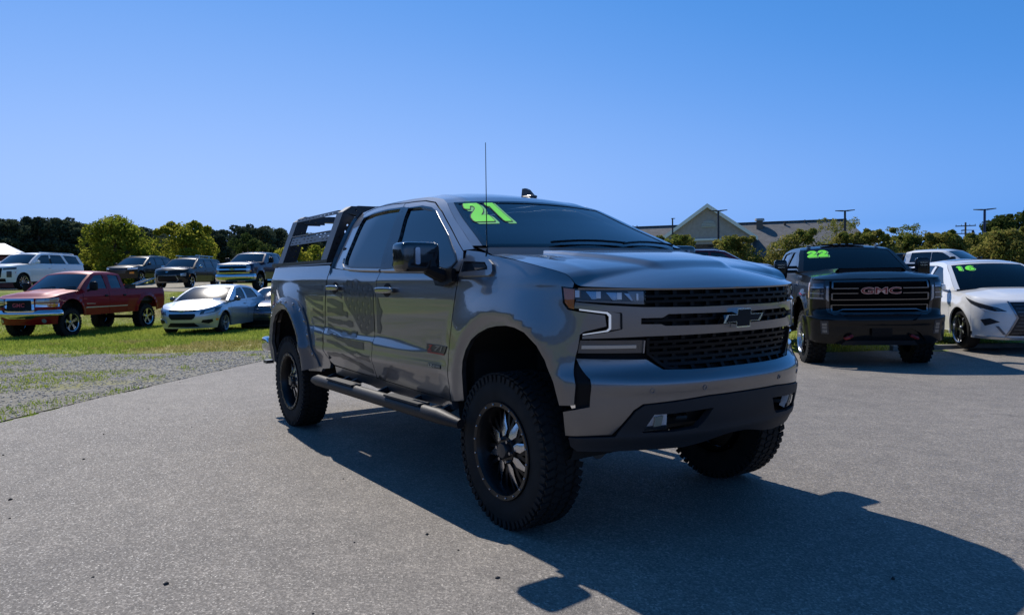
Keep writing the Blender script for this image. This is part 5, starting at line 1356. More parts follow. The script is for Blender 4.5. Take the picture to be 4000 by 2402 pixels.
# distant cars: seen between and over the nearer ones
SMALL = [('silver car far off, seen past the white SUV tailgate', 'sedan', (-66, 3.6, -.7), (.45, .46, .48)), ('white car far off, seen over the red pickup roof', 'sedan', (-64, 6.3, -.72), (.6, .6, .62)),
         ('black pickup with chrome mirrors, seen between roof rack SUV and navy pickup', 'SUV', (-52, 12.9, -.74), (.015, .016, .02)),
         ('silver SUV glinting in the sun, seen through the bed rack', 'SUV', (-32.5, 10.4, -.70), (.34, .36, .38))]
for lab, kind, ps, col in SMALL:
    sd = kind == 'sedan'; b = .9 if sd else .97; zb = .95 if sd else 1.2; zr = 1.40 if sd else 1.72
    pm = paint('far_paint_%.2f' % col[0], col, .5, .3)
    c = Car('sedan' if sd else 'suv', lab, 'sedan' if sd else 'SUV', ps, dict(a=.92, cf=.6, nf=2.5, r=-3.7 if sd else -4.0, cr=.5, nr=2.8, b=b, prof=PROF_T(.28, zb), nose=((.2, .06), (.5, 0), (zb - .15, .02), (zb, .15)), flare=.02),
        [(.92, zb - .2), (.4, zb - .08), (-.4, zb), (-4, zb + .05)], [(.92, .26), (-4, .36)], ((0, .35, .40), (-2.8, .35, .40)),
        dict(A0=(-.4, zb + .02), A1=(-1.2, zr - .04), roof=[(-1.6, zr + .01), (-2.2, zr + .01)], D1=(-2.6 if sd else -3.3, zr - .05), D0=(-3.3 if sd else -3.8, zb + .05), glass=[(-.85, -1.35, -1.66, -1.70), (-1.80, -1.80, -2.4, -2.5)]),
        dict(R=.34, w=.23, rr=.24, style='five', n=5), pm, -.3, [(.42, 'nose'), (-.5, 'fender'), (-1.75, 'front_door'), (-2.6, 'rear_door'), (-3.7 if sd else -4.0, 'quarter_panel')], ghy=gy(b, zb, zr, .74), deck=-3.2 if sd else None, h=.16, group='cars parked in the distance')
    c.mixed('headlight', [('y', .55, zb - .32), ('y', .55, zb - .22), ('x', .35, zb - .16), ('x', .40, zb - .30)], WHITELAMP, .008)
    c.front('grille', [(-.45, .5), (.45, .5), (.5, zb - .3), (-.5, zb - .3)], BLACK, .006)
    c.mirrors(-.7, b + .12, zb + .08, (.13, .2, .15), CHROME if col[0] < .1 else pm, .6)
    for sg in (1, -1):
        if not sd:
            q = MB(); q.tube([(-1.5, sg * .62, zr + .02), (-1.7, sg * .62, zr + .07), (-2.9, sg * .62, zr + .06), (-3.1, sg * .62, zr + .02)], .02, 5); q.build('roof_rail', BLACK, c.root)
# black heavy duty pickup with the red letters
c = Car('pickup_truck', 'black lifted pickup with GMC grille letters, red tow hooks and green 22 on its windshield', 'pickup truck', (-3.775, 9.161, -.767, -.169),
    dict(a=.98, cf=.42, nf=3.0, r=-5.1, cr=.25, nr=3.5, b=1.03, prof=PROF_T(.52, 1.56), nose=((.3, .14), (.5, .03), (.7, .0), (.86, .0), (.90, .05), (1.2, .05), (1.42, .06), (1.5, .12), (1.6, .25)), flare=.05, fw=.10),
    [(.98, 1.475), (.8, 1.49), (.3, 1.54), (-.4, 1.585), (-.7, 1.59), (-2.7, 1.60), (-5.1, 1.62)], [(.98, .40), (.6, .44), (.5, .50), (-5.1, .62)], ((0, .62, .56), (-4.04, .62, .56)),
    dict(A0=(-.52, 1.60), A1=(-1.18, 2.02), roof=[(-1.4, 2.065), (-2.0, 2.085), (-2.4, 2.07)], D1=(-2.75, 2.02), D0=(-2.86, 1.61), glass=[(-.85, -1.28, -1.66, -1.70), (-1.84, -1.82, -2.52, -2.62)], trim=[(-1.70, -1.66, .14)], arc=.015),
    dict(R=.455, w=.31, rr=.275, style='split', n=6, mud=True), BLKP, -.55, [(.46, 'nose'), (-.58, 'fender'), (-1.77, 'front_door'), (-2.82, 'rear_door'), (-5.1, 'bedside')], ghy=gy(1.03, 1.58, 2.05, .75), h=.07, kind='pickup',
    wsmat=glass('dark_windshield', (.10, .12, .14)), crown=.07)
c.bed(-2.9, -5.04, 1.1, BLKP)
GT = mat('grille_steel', (.20, .20, .21), .25, 1.)
c.front('grille', [(-.74, .90), (.74, .90), (.78, 1.44), (-.78, 1.44)], mat('grille_deep', (.003, .003, .0035), .8, spec=.05), .004, .02)
FR = MB().panel(c.W, c.sy([(-.80, .92), (-.70, .87), (.70, .87), (.80, .92), (.84, 1.455), (-.84, 1.455)]), [c.sy([(-.76, .95), (-.52, .915), (.52, .915), (.76, .95), (.78, 1.435), (-.78, 1.435)])], .06, .03, .02).build('grille_frame', mat('grille_frame_black', (.03, .03, .034), .2, .4, 1), c.root)
for z_ in (1.425, 1.325, 1.245, 1.145, 1.06):
    w_ = .73
    if z_ == 1.325 or z_ == 1.245:
        for a in ((-w_, -.34), (.34, w_)): c.front('grille_bar', [(a[0], z_ - .007), (a[1], z_ - .007), (a[1], z_ + .007), (a[0], z_ + .007)], GT, .03, .03)
    else: c.front('grille_bar', [(-w_, z_ - .007), (w_, z_ - .007), (w_, z_ + .007), (-w_, z_ + .007)], GT, .03, .03)
for z0, z1 in ((1.325, 1.425), (1.145, 1.245), (.92, 1.06)):
    for sg in (1, -1): c.front('grille_end', [(sg * .73 - .012, z0), (sg * .73 + .012, z0), (sg * .73 + .012, z1), (sg * .73 - .012, z1)], GT, .03, .03)
c.front('grille_bar', [(-.73, .92), (-.66, .92), (-.56, .965), (.56, .965), (.66, .92), (.73, .92), (.73, .938), (.66, .938), (.56, .983), (-.56, .983), (-.66, .938), (-.73, .938)], GT, .03, .03)
lt = c.text('GMC', .0, 1.285, .62, .115, mat('letter_edge', (.55, .38, .36), .3, .5), .045, .045)
c.text('GMC', .0, 1.285, .60, .095, mat('letter_red', (.22, .012, .014), .35), .05, .0, name='badge_letter_fill')
c.mixed('headlight', [('y', .82, 1.13), ('y', .80, 1.45), ('x', .60, 1.46), ('x', .50, 1.40), ('x', .56, 1.16)], LAMPDK, .006)
for i, z_ in enumerate((1.37, 1.28, 1.20)): c.mixed('lamp_unit', [('y', .86, z_ - .035), ('y', .86, z_ + .035), ('x', .74, z_ + .035), ('x', .74, z_ - .035)], mat('lamp_unit_grey', (.10, .11, .13), .12, .7, 1), .012)
for z_ in (1.34, 1.245, 1.165): c.mixed('lamp_blade', [('y', .85, z_ - .008), ('y', .85, z_ + .006), ('x', .70, z_ + .010), ('x', .70, z_ - .004)], mat('lamp_silver'), .02)
c.mixed('turn_lamp', [('x', .66, 1.16), ('x', .66, 1.43), ('x', .57, 1.42), ('x', .60, 1.18)], mat('turn_lens', (.55, .35, .25), .15, .3, 1), .012)
c.front('running_light', [(.775, 1.12), (.815, 1.16), (.815, 1.36), (.785, 1.36)], mat('drl_grey', (.4, .42, .45), .2, .4, 1), .04, mirror=True)
c.mixed('front_bumper', [('y', 0, .68), ('y', .45, .68), ('y', .60, .60), ('y', .72, .47), ('x', .58, .47), ('x', .52, .86), ('y', .6, .855), ('y', .5, .80), ('y', 0, .80)], BLKP, .06, .06)
c.front('fog_lamp', [(.80, .585), (.90, .585), (.90, .80), (.80, .80)], mat('fog_dark', (.05, .05, .055), .3, .3), .065, mirror=True)
for z_ in (.63, .69, .75): c.front('fog_led', [(.82, z_ - .022), (.88, z_ - .022), (.88, z_ + .022), (.82, z_ + .022)], mat('fog_led', (.16, .17, .18), .2, .6, 1), .07, mirror=True)
c.front('lower_grille', [(-.60, .47), (.60, .47), (.52, .60), (.42, .67), (-.42, .67), (-.52, .60)], BLACK, -.01)
c.front('plate_mount', [(-.16, .55), (.16, .55), (.16, .68), (-.16, .68)], BLACK, .07)
c.front('skid_plate', [(-.62, .40), (.62, .40), (.55, .47), (-.55, .47)], GREYPL, .02)
for sg in (1, -1):
    q = MB(); q.tube([(.90, sg * .47, .55), (1.03, sg * .46, .55), (1.06, sg * .50, .53), (1.03, sg * .54, .51), (.90, sg * .54, .51)], .026, 6); q.build('tow_hook', mat('hook_red', (.20, .008, .012), .5), c.root)
    q = MB(); blob(q, (-.78, sg * 1.24, 1.66), (.14, .23, .36), .3, 12, 18); q.tube([(-.74, sg * .95, 1.62), (-.76, sg * 1.2, 1.62)], .035, 6); q.tube([(-.74, sg * .95, 1.70), (-.76, sg * 1.2, 1.70)], .03, 6)
    o = q.build('mirror', MATS['gloss_black_trim'], c.root)
    for z_ in (1.70, 1.745): q = MB(); q.box((-.70, sg * 1.24, z_), (.012, .12, .012)); q.build('mirror_trim', CHROME, o)
    c.side('arch_marker', [(.26, 1.20), (.14, 1.225), (.14, 1.205), (.26, 1.18)], mat('marker_red', (.5, .03, .03), .2, coat=1), .05)
    sc_ = None
c.handles((-1.62, -2.65), 1.32, BLKP)
hs_ = MB(); hs_.grid(np.array([[(x, y, 1.555 + .105 * smooth(np.array((.60 - abs(y)) / .09)) * smooth(np.array((x + .45) / .35))) for y in np.linspace(-.62, .62, 31)] for x in np.linspace(-.45, .40, 12)]))
hs_ = hs_.build('hood_scoop', BLKP, c.hood, sharp=60)
q = MB(); q.flat(rrect(-.50, -.05, .50, .045, .03), (.402, 0, 1.605), (0, 1, 0), (0, 0, 1), .02); q.build('scoop_grille', BLACK, c.hood)
for y in (-.62, -.14, .0, .14, .62):
    q = MB(); blob(q, (-1.30, y, 2.10 + (.02 if abs(y) < .3 else -.005)), (.14, .08 if abs(y) > .3 else .10, .04), .7, 6, 10); q.build('roof_marker', mat('marker_smoke', (.03, .02, .015), .15, coat=1), c.root)
q = MB(); q.box((-1.34, 0, 2.125), (.10, .78, .03)); q.build('light_bar', BLACK, c.root)
for sg in (1, -1):
    q = MB(); q.tube([(-.65, sg * 1.06, .56), (-2.8, sg * 1.06, .56)], .06, 8); q.build('running_board', BLACK, c.root)
c.side('fender_badge', [(.20, .0), (.1, .0), (.1, .01), (.2, .01)] if False else [(-.30, 1.36), (-.52, 1.36), (-.52, 1.44), (-.30, 1.44)], CHROME, .006)
q = MB(); blob(q, (-1.0, .42, 1.62), (.05, .38, .38), .9, 8, 14); q.build('steering_wheel', INTER, c.root)
c.year('22', -.63, .25, .35, .235)
GM = c

# white crossover with the spindle grille
LW = paint('pearl_white_paint', (.78, .78, .78), .05, .3)
c = Car('suv', 'white crossover SUV with dark spindle grille and green 16 on its windshield', 'SUV', (-2.722, 12.451, -.759, -.061),
    dict(a=.97, cf=.85, nf=2.3, r=-3.92, cr=.5, nr=2.6, b=.945, prof=PROF_T(.26, 1.06), nose=((.2, .10), (.35, .02), (.55, .0), (.8, .02), (.92, .08), (1.05, .3)), tail=((.3, 0), (1.1, .05), (1.6, .3)), flare=.025, fw=.10, crease=((-3.6, .2, .80, .86, .06, .018),)),
    [(.97, .93), (.8, .945), (.5, 1.0), (.1, 1.05), (-.4, 1.08), (-1.5, 1.09), (-2.8, 1.13), (-3.92, 1.17)], [(.97, .22), (.5, .24), (-3.5, .29), (-3.92, .40)], ((0, .37, .42), (-2.79, .37, .42)),
    dict(A0=(-.28, 1.085), A1=(-1.18, 1.60), roof=[(-1.5, 1.655), (-2.0, 1.675), (-2.6, 1.645)], D1=(-3.2, 1.55), D0=(-3.78, 1.16), glass=[(-.78, -1.25, -1.62, -1.66), (-1.76, -1.74, -2.42, -2.58), (-2.68, -2.5, -2.95, -3.25)], trim=[(-1.66, -1.62, .10)], arc=.035, rbow=.1),
    dict(R=.375, w=.24, rr=.27, style='split', n=5, mat=mat('two_tone_alloy', (.40, .41, .43), .18, 1.)), LW, -.25, [(.42, 'nose'), (-.46, 'fender'), (-1.70, 'front_door'), (-2.62, 'rear_door'), (-3.92, 'quarter_panel')], ghy=gy(.945, 1.08, 1.63, .70), h=.06,
    wsmat=glass('smoke_windshield', (.14, .16, .18)), crown=.07)
gs_ = [(-.50, .30), (.50, .30), (.34, .62), (.46, .90), (-.46, .90), (-.34, .62)]
c.front('grille', gs_, mat('grille_gloss', (.02, .022, .028), .25, .3), .006)
for z_ in np.linspace(.35, .85, 9):
    w_ = float(np.interp(z_, [.30, .62, .90], [.47, .31, .43])); c.front('grille_bar', [(-w_, z_ - .009), (w_, z_ - .009), (w_, z_ + .009), (-w_, z_ + .009)], mat('grille_bar_grey', (.10, .105, .115), .25, .7), .016, .02)
for sg in (1, -1): c.front('grille_frame', [(sg * .50, .29), (sg * .53, .29), (sg * .37, .62), (sg * .49, .91), (sg * .46, .91), (sg * .34, .62)][::sg], mat('trim_steel'), .012)
c.mixed('headlight', [('y', .50, .735), ('y', .62, .80), ('x', .52, .90), ('x', .24, .99), ('x', .40, .88), ('x', .62, .79), ('y', .66, .735)], LAMPDK, .006)
c.mixed('headlight_lens', [('y', .56, .745), ('y', .66, .80), ('x', .54, .87), ('x', .58, .81), ('y', .68, .745)], mat('lamp_smoke', (.07, .075, .09), .1, .6, 1), .010)
q = c.mixed('running_light', [('y', .50, .715), ('y', .50, .73), ('y', .66, .725), ('x', .62, .78), ('x', .63, .765), ('y', .67, .708)], WHITELAMP, .014)
c.mixed('fog_lamp', [('y', .60, .545), ('y', .72, .61), ('x', .60, .58), ('x', .66, .47)], LAMPDK, .006)
c.mixed('bumper_crease', [('y', .52, .32), ('y', .56, .32), ('y', .66, .47), ('y', .62, .47)], mat('trim_grey', (.15, .16, .18), .35), .008)
c.mixed('lower_lip', [('y', .0, .22), ('x', .5, .24), ('x', .5, .29), ('y', .4, .27), ('y', 0, .27)], mat('lip_silver', (.5, .5, .5), .25, .6), .02, .03)
c.side('arch_edge_patch', [(.40, .30), (.44, .30), (.44, .36), (.41, .36)], BLACK, .006)  # small black patch on the front edge of the wheel arch
c.mirrors(-.62, 1.05, 1.15, (.13, .22, .15), LW, .6); c.handles((-1.5, -2.45), .93, LW)
c.side('sill_trim', [(-.50, .27), (-2.30, .29), (-2.30, .33), (-.50, .31)], CHROME, .01)
q = MB(); P_ = c.roofrows; q.grid(P_[4:20, 4:21] + [0, 0, .006]); q.build('roof_glass', GLASSDK, c.root, sharp=60)
c.year('16', -.63, .24, .32, .20)

# far row beyond the island
c = Car('pickup_truck', 'white crew cab pickup with black bed cap, side on behind the white crossover', 'pickup truck', (-10.193, 28.989, .025, .329),
    dict(a=.95, cf=.4, nf=3.0, r=-4.75, cr=.25, nr=3.5, b=1.02, prof=PROF_T(.5, 1.42), nose=((.4, .08), (.7, 0), (1.2, .02), (1.3, .06), (1.45, .2)), flare=.03),
    [(.95, 1.28), (.8, 1.33), (.3, 1.39), (-.4, 1.42), (-2.7, 1.43), (-4.75, 1.45)], [(.95, .45), (-4.75, .6)], ((0, .48, .47), (-3.75, .48, .47)),
    dict(A0=(-.46, 1.43), A1=(-1.14, 1.89), roof=[(-1.4, 1.94), (-2.0, 1.955), (-2.5, 1.945)], D1=(-2.74, 1.89), D0=(-2.80, 1.44), glass=[(-.70, -1.26, -1.68, -1.68), (-1.69, -1.69, -2.50, -2.55)]),
    dict(R=.41, w=.28, rr=.25, style='five', n=6), WHT, -.5, [(.42, 'nose'), (-.55, 'fender'), (-1.73, 'front_door'), (-2.76, 'rear_door'), (-4.75, 'bedside')], ghy=gy(1.02, 1.42, 1.92, .76), group=FG, h=.12, kind='pickup')
c.bed(-2.84, -4.7, 1.0, WHT)
c.mirrors(-.72, 1.20, 1.53, (.15, .24, .26), BLACK, .35); c.handles((-1.58, -2.55), 1.22, BLACK)
c.side('window_band', [(-1.66, 1.50), (-1.72, 1.50), (-1.72, 1.505), (-1.66, 1.505)], BLACK, .004)
cp_ = MB(); blob(cp_, (-3.72, 0, 1.64), (1.80, 1.78, .46), .18, 12, 24); cp_.build('bed_cap', BLKP, c.root)
MAR = paint('maroon_paint', (.16, .012, .022), .5, .3)
c = Car('suv', 'maroon SUV with roof rails, its roof showing above the lifted pickup hood', 'SUV', (-16.806, 23.07, .759, .753),
    dict(a=.95, cf=.6, nf=2.5, r=-4.1, cr=.4, nr=3., b=.97, prof=PROF_T(.32, 1.1), nose=((.3, .08), (.7, 0), (.95, .02), (1.1, .15)), tail=((.3, 0), (1.2, .05), (1.8, .25)), flare=.02),
    [(.95, .95), (.7, 1.0), (.3, 1.05), (-.5, 1.10), (-2.5, 1.13), (-4.1, 1.18)], [(.95, .30), (-4.1, .42)], ((0, .38, .43), (-2.95, .38, .43)),
    dict(A0=(-.32, 1.11), A1=(-1.2, 1.63), roof=[(-1.6, 1.70), (-2.3, 1.72), (-3.1, 1.70)], D1=(-3.65, 1.63), D0=(-4.0, 1.18), glass=[(-.72, -1.3, -1.75, -1.78), (-1.86, -1.85, -2.65, -2.75), (-2.85, -2.8, -3.45, -3.68)]),
    dict(R=.37, w=.25, rr=.26, style='split', n=5), MAR, -.4, [(.42, 'nose'), (-.55, 'fender'), (-1.8, 'front_door'), (-2.8, 'rear_door'), (-4.1, 'quarter_panel')], ghy=gy(.97, 1.1, 1.67, .76), group=FG, h=.12)
for sg in (1, -1):
    q = MB(); q.tube([(-1.4, sg * .66, 1.70), (-1.6, sg * .66, 1.765), (-3.2, sg * .66, 1.75), (-3.45, sg * .66, 1.70)], .022, 6); q.build('roof_rail', ALLOY, c.root)
c.mirrors(-.65, 1.10, 1.18, (.13, .22, .16), MAR, .6); c.handles((-1.6, -2.6), .98, MAR)
NB = paint('dark_blue_paint', (.012, .018, .045), .5, .3)
for lab, ps in (('dark blue SUV with silver roof rails at the right edge of the photo', (5.2, 31.5, -2.5, .42)),
                ('dark blue hatchback, mirror tip showing between maroon SUV and black pickup', (-13.5, 18.2, .80, .10))):
    c = Car('suv', lab, 'SUV', ps, dict(a=.95, cf=.6, nf=2.5, r=-4.0, cr=.4, nr=3., b=.96, prof=PROF_T(.32, 1.1), nose=((.3, .08), (.7, 0), (.95, .02), (1.1, .15)), tail=((.3, 0), (1.2, .05), (1.8, .25)), flare=.02),
        [(.95, .95), (.7, 1.0), (.3, 1.05), (-.5, 1.10), (-2.5, 1.13), (-4.0, 1.18)], [(.95, .30), (-4.0, .42)], ((0, .38, .43), (-2.8, .38, .43)),
        dict(A0=(-.32, 1.11), A1=(-1.2, 1.60), roof=[(-1.6, 1.66), (-2.3, 1.68), (-3.0, 1.66)], D1=(-3.5, 1.58), D0=(-3.9, 1.18), glass=[(-.72, -1.3, -1.75, -1.78), (-1.86, -1.85, -2.65, -2.75), (-2.85, -2.8, -3.3, -3.5)]),
        dict(R=.37, w=.25, rr=.26, style='split', n=5), NB, -.4, [(.42, 'nose'), (-.55, 'fender'), (-1.8, 'front_door'), (-2.8, 'rear_door'), (-4.0, 'quarter_panel')], ghy=gy(.96, 1.1, 1.64, .76), group=FG, h=.14)
    for sg in (1, -1):
        q = MB(); q.tube([(-1.4, sg * .66, 1.66), (-1.6, sg * .66, 1.72), (-3.1, sg * .66, 1.71), (-3.3, sg * .66, 1.66)], .022, 6); q.build('roof_rail', ALLOY, c.root)
    c.mirrors(-.65, 1.09, 1.18, (.13, .22, .16), NB, .6)
# ------------------------------------------------------------------ ground sheets
def fastmesh(name, V, F, m, kind=None, smooth=False, parent=None, link=True):
    V = np.asarray(V, np.float32); F = np.asarray(F, np.int32)
    me = bpy.data.meshes.new(name); n, k = F.shape
    me.vertices.add(len(V)); me.vertices.foreach_set('co', V.ravel())
    me.loops.add(n * k); me.loops.foreach_set('vertex_index', F.ravel())
    me.polygons.add(n); me.polygons.foreach_set('loop_start', np.arange(0, n * k, k, dtype=np.int32)); me.polygons.foreach_set('loop_total', np.full(n, k, np.int32))
    if smooth: me.polygons.foreach_set('use_smooth', np.ones(n, bool))
    me.update(); me.validate()
    if m: me.materials.append(m)
    if not link: return me
    o = bpy.data.objects.new(name, me); COL.objects.link(o)
    if kind: o['kind'] = kind
    if parent: o.parent = parent
    return o

def nodes(name):
    m = bpy.data.materials.new(name); m.use_nodes = True; nt = m.node_tree
    return m, nt, nt.nodes['Principled BSDF'], nt.nodes.new('ShaderNodeNewGeometry')

def tex(nt, kind, scale, vec, detail=5, rough=.6):
    n = nt.nodes.new(kind); n.inputs['Scale'].default_value = scale
    if kind == 'ShaderNodeTexNoise': n.inputs['Detail'].default_value = detail; n.inputs['Roughness'].default_value = rough
    nt.links.new(vec, n.inputs['Vector']); return n

def ramp(nt, src, stops):
    r = nt.nodes.new('ShaderNodeValToRGB'); e = r.color_ramp.elements
    while len(e) < len(stops): e.new(.5)
    for q, (p, c) in zip(e, stops): q.position = p; q.color = (*c, 1) if len(c) == 3 else c
    nt.links.new(src, r.inputs[0]); return r.outputs[0]

def mixc(nt, fac, a, b, mode='MIX'):
    x = nt.nodes.new('ShaderNodeMix'); x.data_type = 'RGBA'; x.blend_type = mode
    for sock, v in (('Factor', fac), ('A', a), ('B', b)):
        if isinstance(v, (int, float)): x.inputs[sock].default_value = v
        elif isinstance(v, tuple): x.inputs[sock].default_value = (*v, 1)
        else: nt.links.new(v, x.inputs[sock])
    return x.outputs['Result']

def asphalt_material():
    m, nt, p, g = nodes('asphalt')
    pos = g.outputs['Position']
    v1 = tex(nt, 'ShaderNodeTexVoronoi', 105, pos); v2 = tex(nt, 'ShaderNodeTexVoronoi', 260, pos)
    n1 = tex(nt, 'ShaderNodeTexNoise', .35, pos, 6); n2 = tex(nt, 'ShaderNodeTexNoise', 3.5, pos, 8, .7); n3 = tex(nt, 'ShaderNodeTexNoise', 70, pos, 3)
    sep = nt.nodes.new('ShaderNodeSeparateColor'); nt.links.new(v1.outputs['Color'], sep.inputs[0])
    chip = ramp(nt, sep.outputs[0], [(0, (.095, .092, .09)), (.35, (.15, .146, .14)), (.7, (.22, .212, .20)), (.90, (.29, .28, .265)), (1, (.46, .44, .41))])
    sep2 = nt.nodes.new('ShaderNodeSeparateColor'); nt.links.new(v2.outputs['Color'], sep2.inputs[0])
    fine = ramp(nt, sep2.outputs[1], [(0, (.10, .097, .094)), (.6, (.19, .185, .175)), (1, (.30, .29, .275))])
    c = mixc(nt, .40, chip, fine)
    c = mixc(nt, 1.0, c, ramp(nt, n1.outputs[0], [(.3, (.86, .86, .87)), (.7, (1.12, 1.11, 1.09))]), 'MULTIPLY')
    c = mixc(nt, 1.0, c, ramp(nt, n2.outputs[0], [(.32, (.84, .84, .85)), (.68, (1.14, 1.13, 1.12))]), 'MULTIPLY')
    c = mixc(nt, 1.0, c, (1.065, 1.0, .925), 'MULTIPLY')
    nt.links.new(c, p.inputs['Base Color'])
    p.inputs['Roughness'].default_value = .75
    p.inputs['Specular IOR Level'].default_value = .35
    nt.links.new(ramp(nt, sep.outputs[2], [(0, (.9, .9, .9)), (.86, (.8, .8, .8)), (.93, (.5, .5, .5)), (1, (.42, .42, .42))]), p.inputs['Roughness'])
    b = nt.nodes.new('ShaderNodeBump'); b.inputs['Strength'].default_value = .6; b.inputs['Distance'].default_value = .004
    nt.links.new(v1.outputs['Distance'], b.inputs['Height'])
    b2 = nt.nodes.new('ShaderNodeBump'); b2.inputs['Strength'].default_value = .5; b2.inputs['Distance'].default_value = .006
    nt.links.new(n3.outputs[0], b2.inputs['Height']); nt.links.new(b.outputs[0], b2.inputs['Normal']); nt.links.new(b2.outputs[0], p.inputs['Normal'])
    return m

def soil_material(name, stops, scale, patch=None, bump=.02):
    m, nt, p, g = nodes(name); pos = g.outputs['Position']
    n1 = tex(nt, 'ShaderNodeTexNoise', scale, pos, 8, .72)
    c = ramp(nt, n1.outputs[0], stops)
    bs = .25 if 'gravel' in name else .8
    if patch:
        n2 = tex(nt, 'ShaderNodeTexNoise', patch[0], pos, 6, .65)
        c = mixc(nt, ramp(nt, n2.outputs[0], [(patch[2], (0, 0, 0)), (patch[3], (1, 1, 1))]), c, patch[1])
        n4 = tex(nt, 'ShaderNodeTexNoise', patch[0] * 9, pos, 6, .7)
        c = mixc(nt, 1.0, c, ramp(nt, n4.outputs[0], [(.3, (.72, .72, .7)), (.7, (1.25, 1.25, 1.2))]), 'MULTIPLY')
    nt.links.new(c, p.inputs['Base Color']); p.inputs['Roughness'].default_value = .95; p.inputs['Specular IOR Level'].default_value = .1
    b = nt.nodes.new('ShaderNodeBump'); b.inputs['Strength'].default_value = bs; b.inputs['Distance'].default_value = bump
    n3 = tex(nt, 'ShaderNodeTexNoise', scale * 6, pos, 6, .8); nt.links.new(n3.outputs[0], b.inputs['Height']); nt.links.new(b.outputs[0], p.inputs['Normal'])
    return m

LOT = np.array([(30, -37), (8.5, -16.9), (-1.2, -7.88), (-2.9, -6.25), (-5.85, -3.42), (-7.5, -2.0), (-9.3, -.35), (-10.4, .75), (-11.2, 1.7), (-11.3, 2.4), (-10.3, 3.4), (-4.9, 10.4), (-3.6, 12.2), (.5, 17.6), (12, 33), (60, 62), (90, 0), (60, -50)], float)
LOT2 = np.array([(-8.5, 14.5), (-3, 22), (14, 43), (-8, 60), (-42, 32), (-24, 13)], float)
GRAVEL = np.array([(-10.4, .75), (-11.3, 1.9), (-12.4, 1.15), (-13.6, -.6), (-15.9, -3.2), (-21, -9), (-30, -20), (-20, -34), (8.5, -16.9), (-1.2, -7.88), (-2.9, -6.25), (-5.85, -3.42), (-7.5, -2.0), (-9.3, -.35)], float)
ROWPAD = np.array([(-33.5, 7.5), (-37.5, 3.2), (-46, -4.5), (-52, -10), (-60, -6), (-50, 6), (-38, 14)], float)
def axis(): return np.unique(np.concatenate([np.arange(-70, 70.1, .8), np.linspace(70, 1500, 26), -np.linspace(70, 1500, 26)]))
gx = axis(); X_, Y_ = np.meshgrid(gx, gx, indexing='ij'); pts = np.stack([X_.ravel(), Y_.ravel()], 1)
Z_ = ground_z(pts[:, 0], pts[:, 1])
for poly in (LOT, LOT2):
    ins = inside(poly, pts); d = edge_dist(poly, pts[ins]); Z_[ins] -= .10 * smooth((d - .3) / 1.2)
n = len(gx); I = np.arange(n * n).reshape(n, n)
F_ = np.stack([I[:-1, :-1], I[1:, :-1], I[1:, 1:], I[:-1, 1:]], -1).reshape(-1, 4)
GRASSM = soil_material('grass_ground', [(.3, (.12, .17, .03)), (.5, (.19, .24, .045)), (.7, (.27, .29, .07))], 1.3, (.16, (.34, .28, .12), .48, .64), .03)
fastmesh('grass_ground', np.stack([pts[:, 0], pts[:, 1], Z_], 1), F_, GRASSM, 'structure', True)
def sheet(name, poly, m, h, off, kind='structure'):
    q = MB(); q.panel(lambda u, v: np.stack([u, v, ground_z(u, v) + off], -1), poly, (), h, 0, 0, flip=True)
    return q.build(name, m, kind=kind, sharp=80)
ASPH = asphalt_material()
# the parking lot's near edge is ragged
rg = np.random.default_rng(5)
lot = resample(LOT, .18 if False else 1e9); e0 = []
for i in range(len(LOT)):
    a, b = LOT[i], LOT[(i + 1) % len(LOT)]
    if 2 <= i <= 6:
        k = int(np.hypot(*(b - a)) / .09); nrm = np.array([-(b - a)[1], (b - a)[0]]); nrm /= np.linalg.norm(nrm)
        for j in range(k): e0.append(a + (b - a) * j / k + nrm * (.05 * math.sin(j * .19 + i) + rg.normal(0, .025)))
    else: e0.append(a)
sheet('parking_lot', np.array(e0), ASPH, 1.2, .006)
sheet('far_parking_lot', LOT2, ASPH, 1.5, .006)
sheet('gravel_verge', GRAVEL, soil_material('gravel', [(.25, (.15, .138, .118)), (.45, (.22, .205, .175)), (.6, (.29, .27, .23)), (.8, (.38, .35, .30))], 22, (.55, (.26, .25, .09), .54, .68), .03), .6, .010)
sheet('gravel_pad', ROWPAD, soil_material('pale_gravel', [(.3, (.26, .23, .18)), (.7, (.42, .38, .31))], 8, (.5, (.16, .16, .06), .58, .72), .02), .8, .02)
kb = MB(); kp = [(-4.35, 11.15), (-3.55, 12.27), (.5, 17.7), (12, 33.1)]
for a, b in zip(kp, kp[1:]):
    a, b = np.array(a), np.array(b); L = np.hypot(*(b - a)); k = max(1, int(L / 1.5))
    for j in range(k):
        c_ = a + (b - a) * (j + .5) / k; kb.box((c_[0], c_[1], gz(*c_) + .01), (L / k - .012, .15, .15), np.array(Matrix.Rotation(math.atan2(*(b - a)[::-1]), 3, 'Z')))
kb.build('kerb', mat('kerb_concrete', (.20, .195, .18), .85, noise=(6, .2)), kind='structure')

# crack line and loose grit on the lot
ck = MB(); rg = np.random.default_rng(8)
for st, di, n_ in (((2.2, 1.2), (.45, .85), 34), ((-1.0, 4.6), (.9, .35), 22)):
    p_ = np.array(st, float); L_, R_ = [], []
    d_ = np.array(di); 
    for i in range(n_):
        d2 = d_ + rg.normal(0, .5, 2); d2 /= np.linalg.norm(d2); w_ = rg.uniform(.002, .006)
        nn = np.array([-d2[1], d2[0]]); L_.append((*(p_ + nn * w_), gz(*p_) + .0085)); R_.append((*(p_ - nn * w_), gz(*p_) + .0085)); p_ = p_ + d2 * .09
    ck.grid(np.array([L_, R_]))
ck.build('crack', mat('crack_tar', (.03, .03, .03), .8), kind='structure')

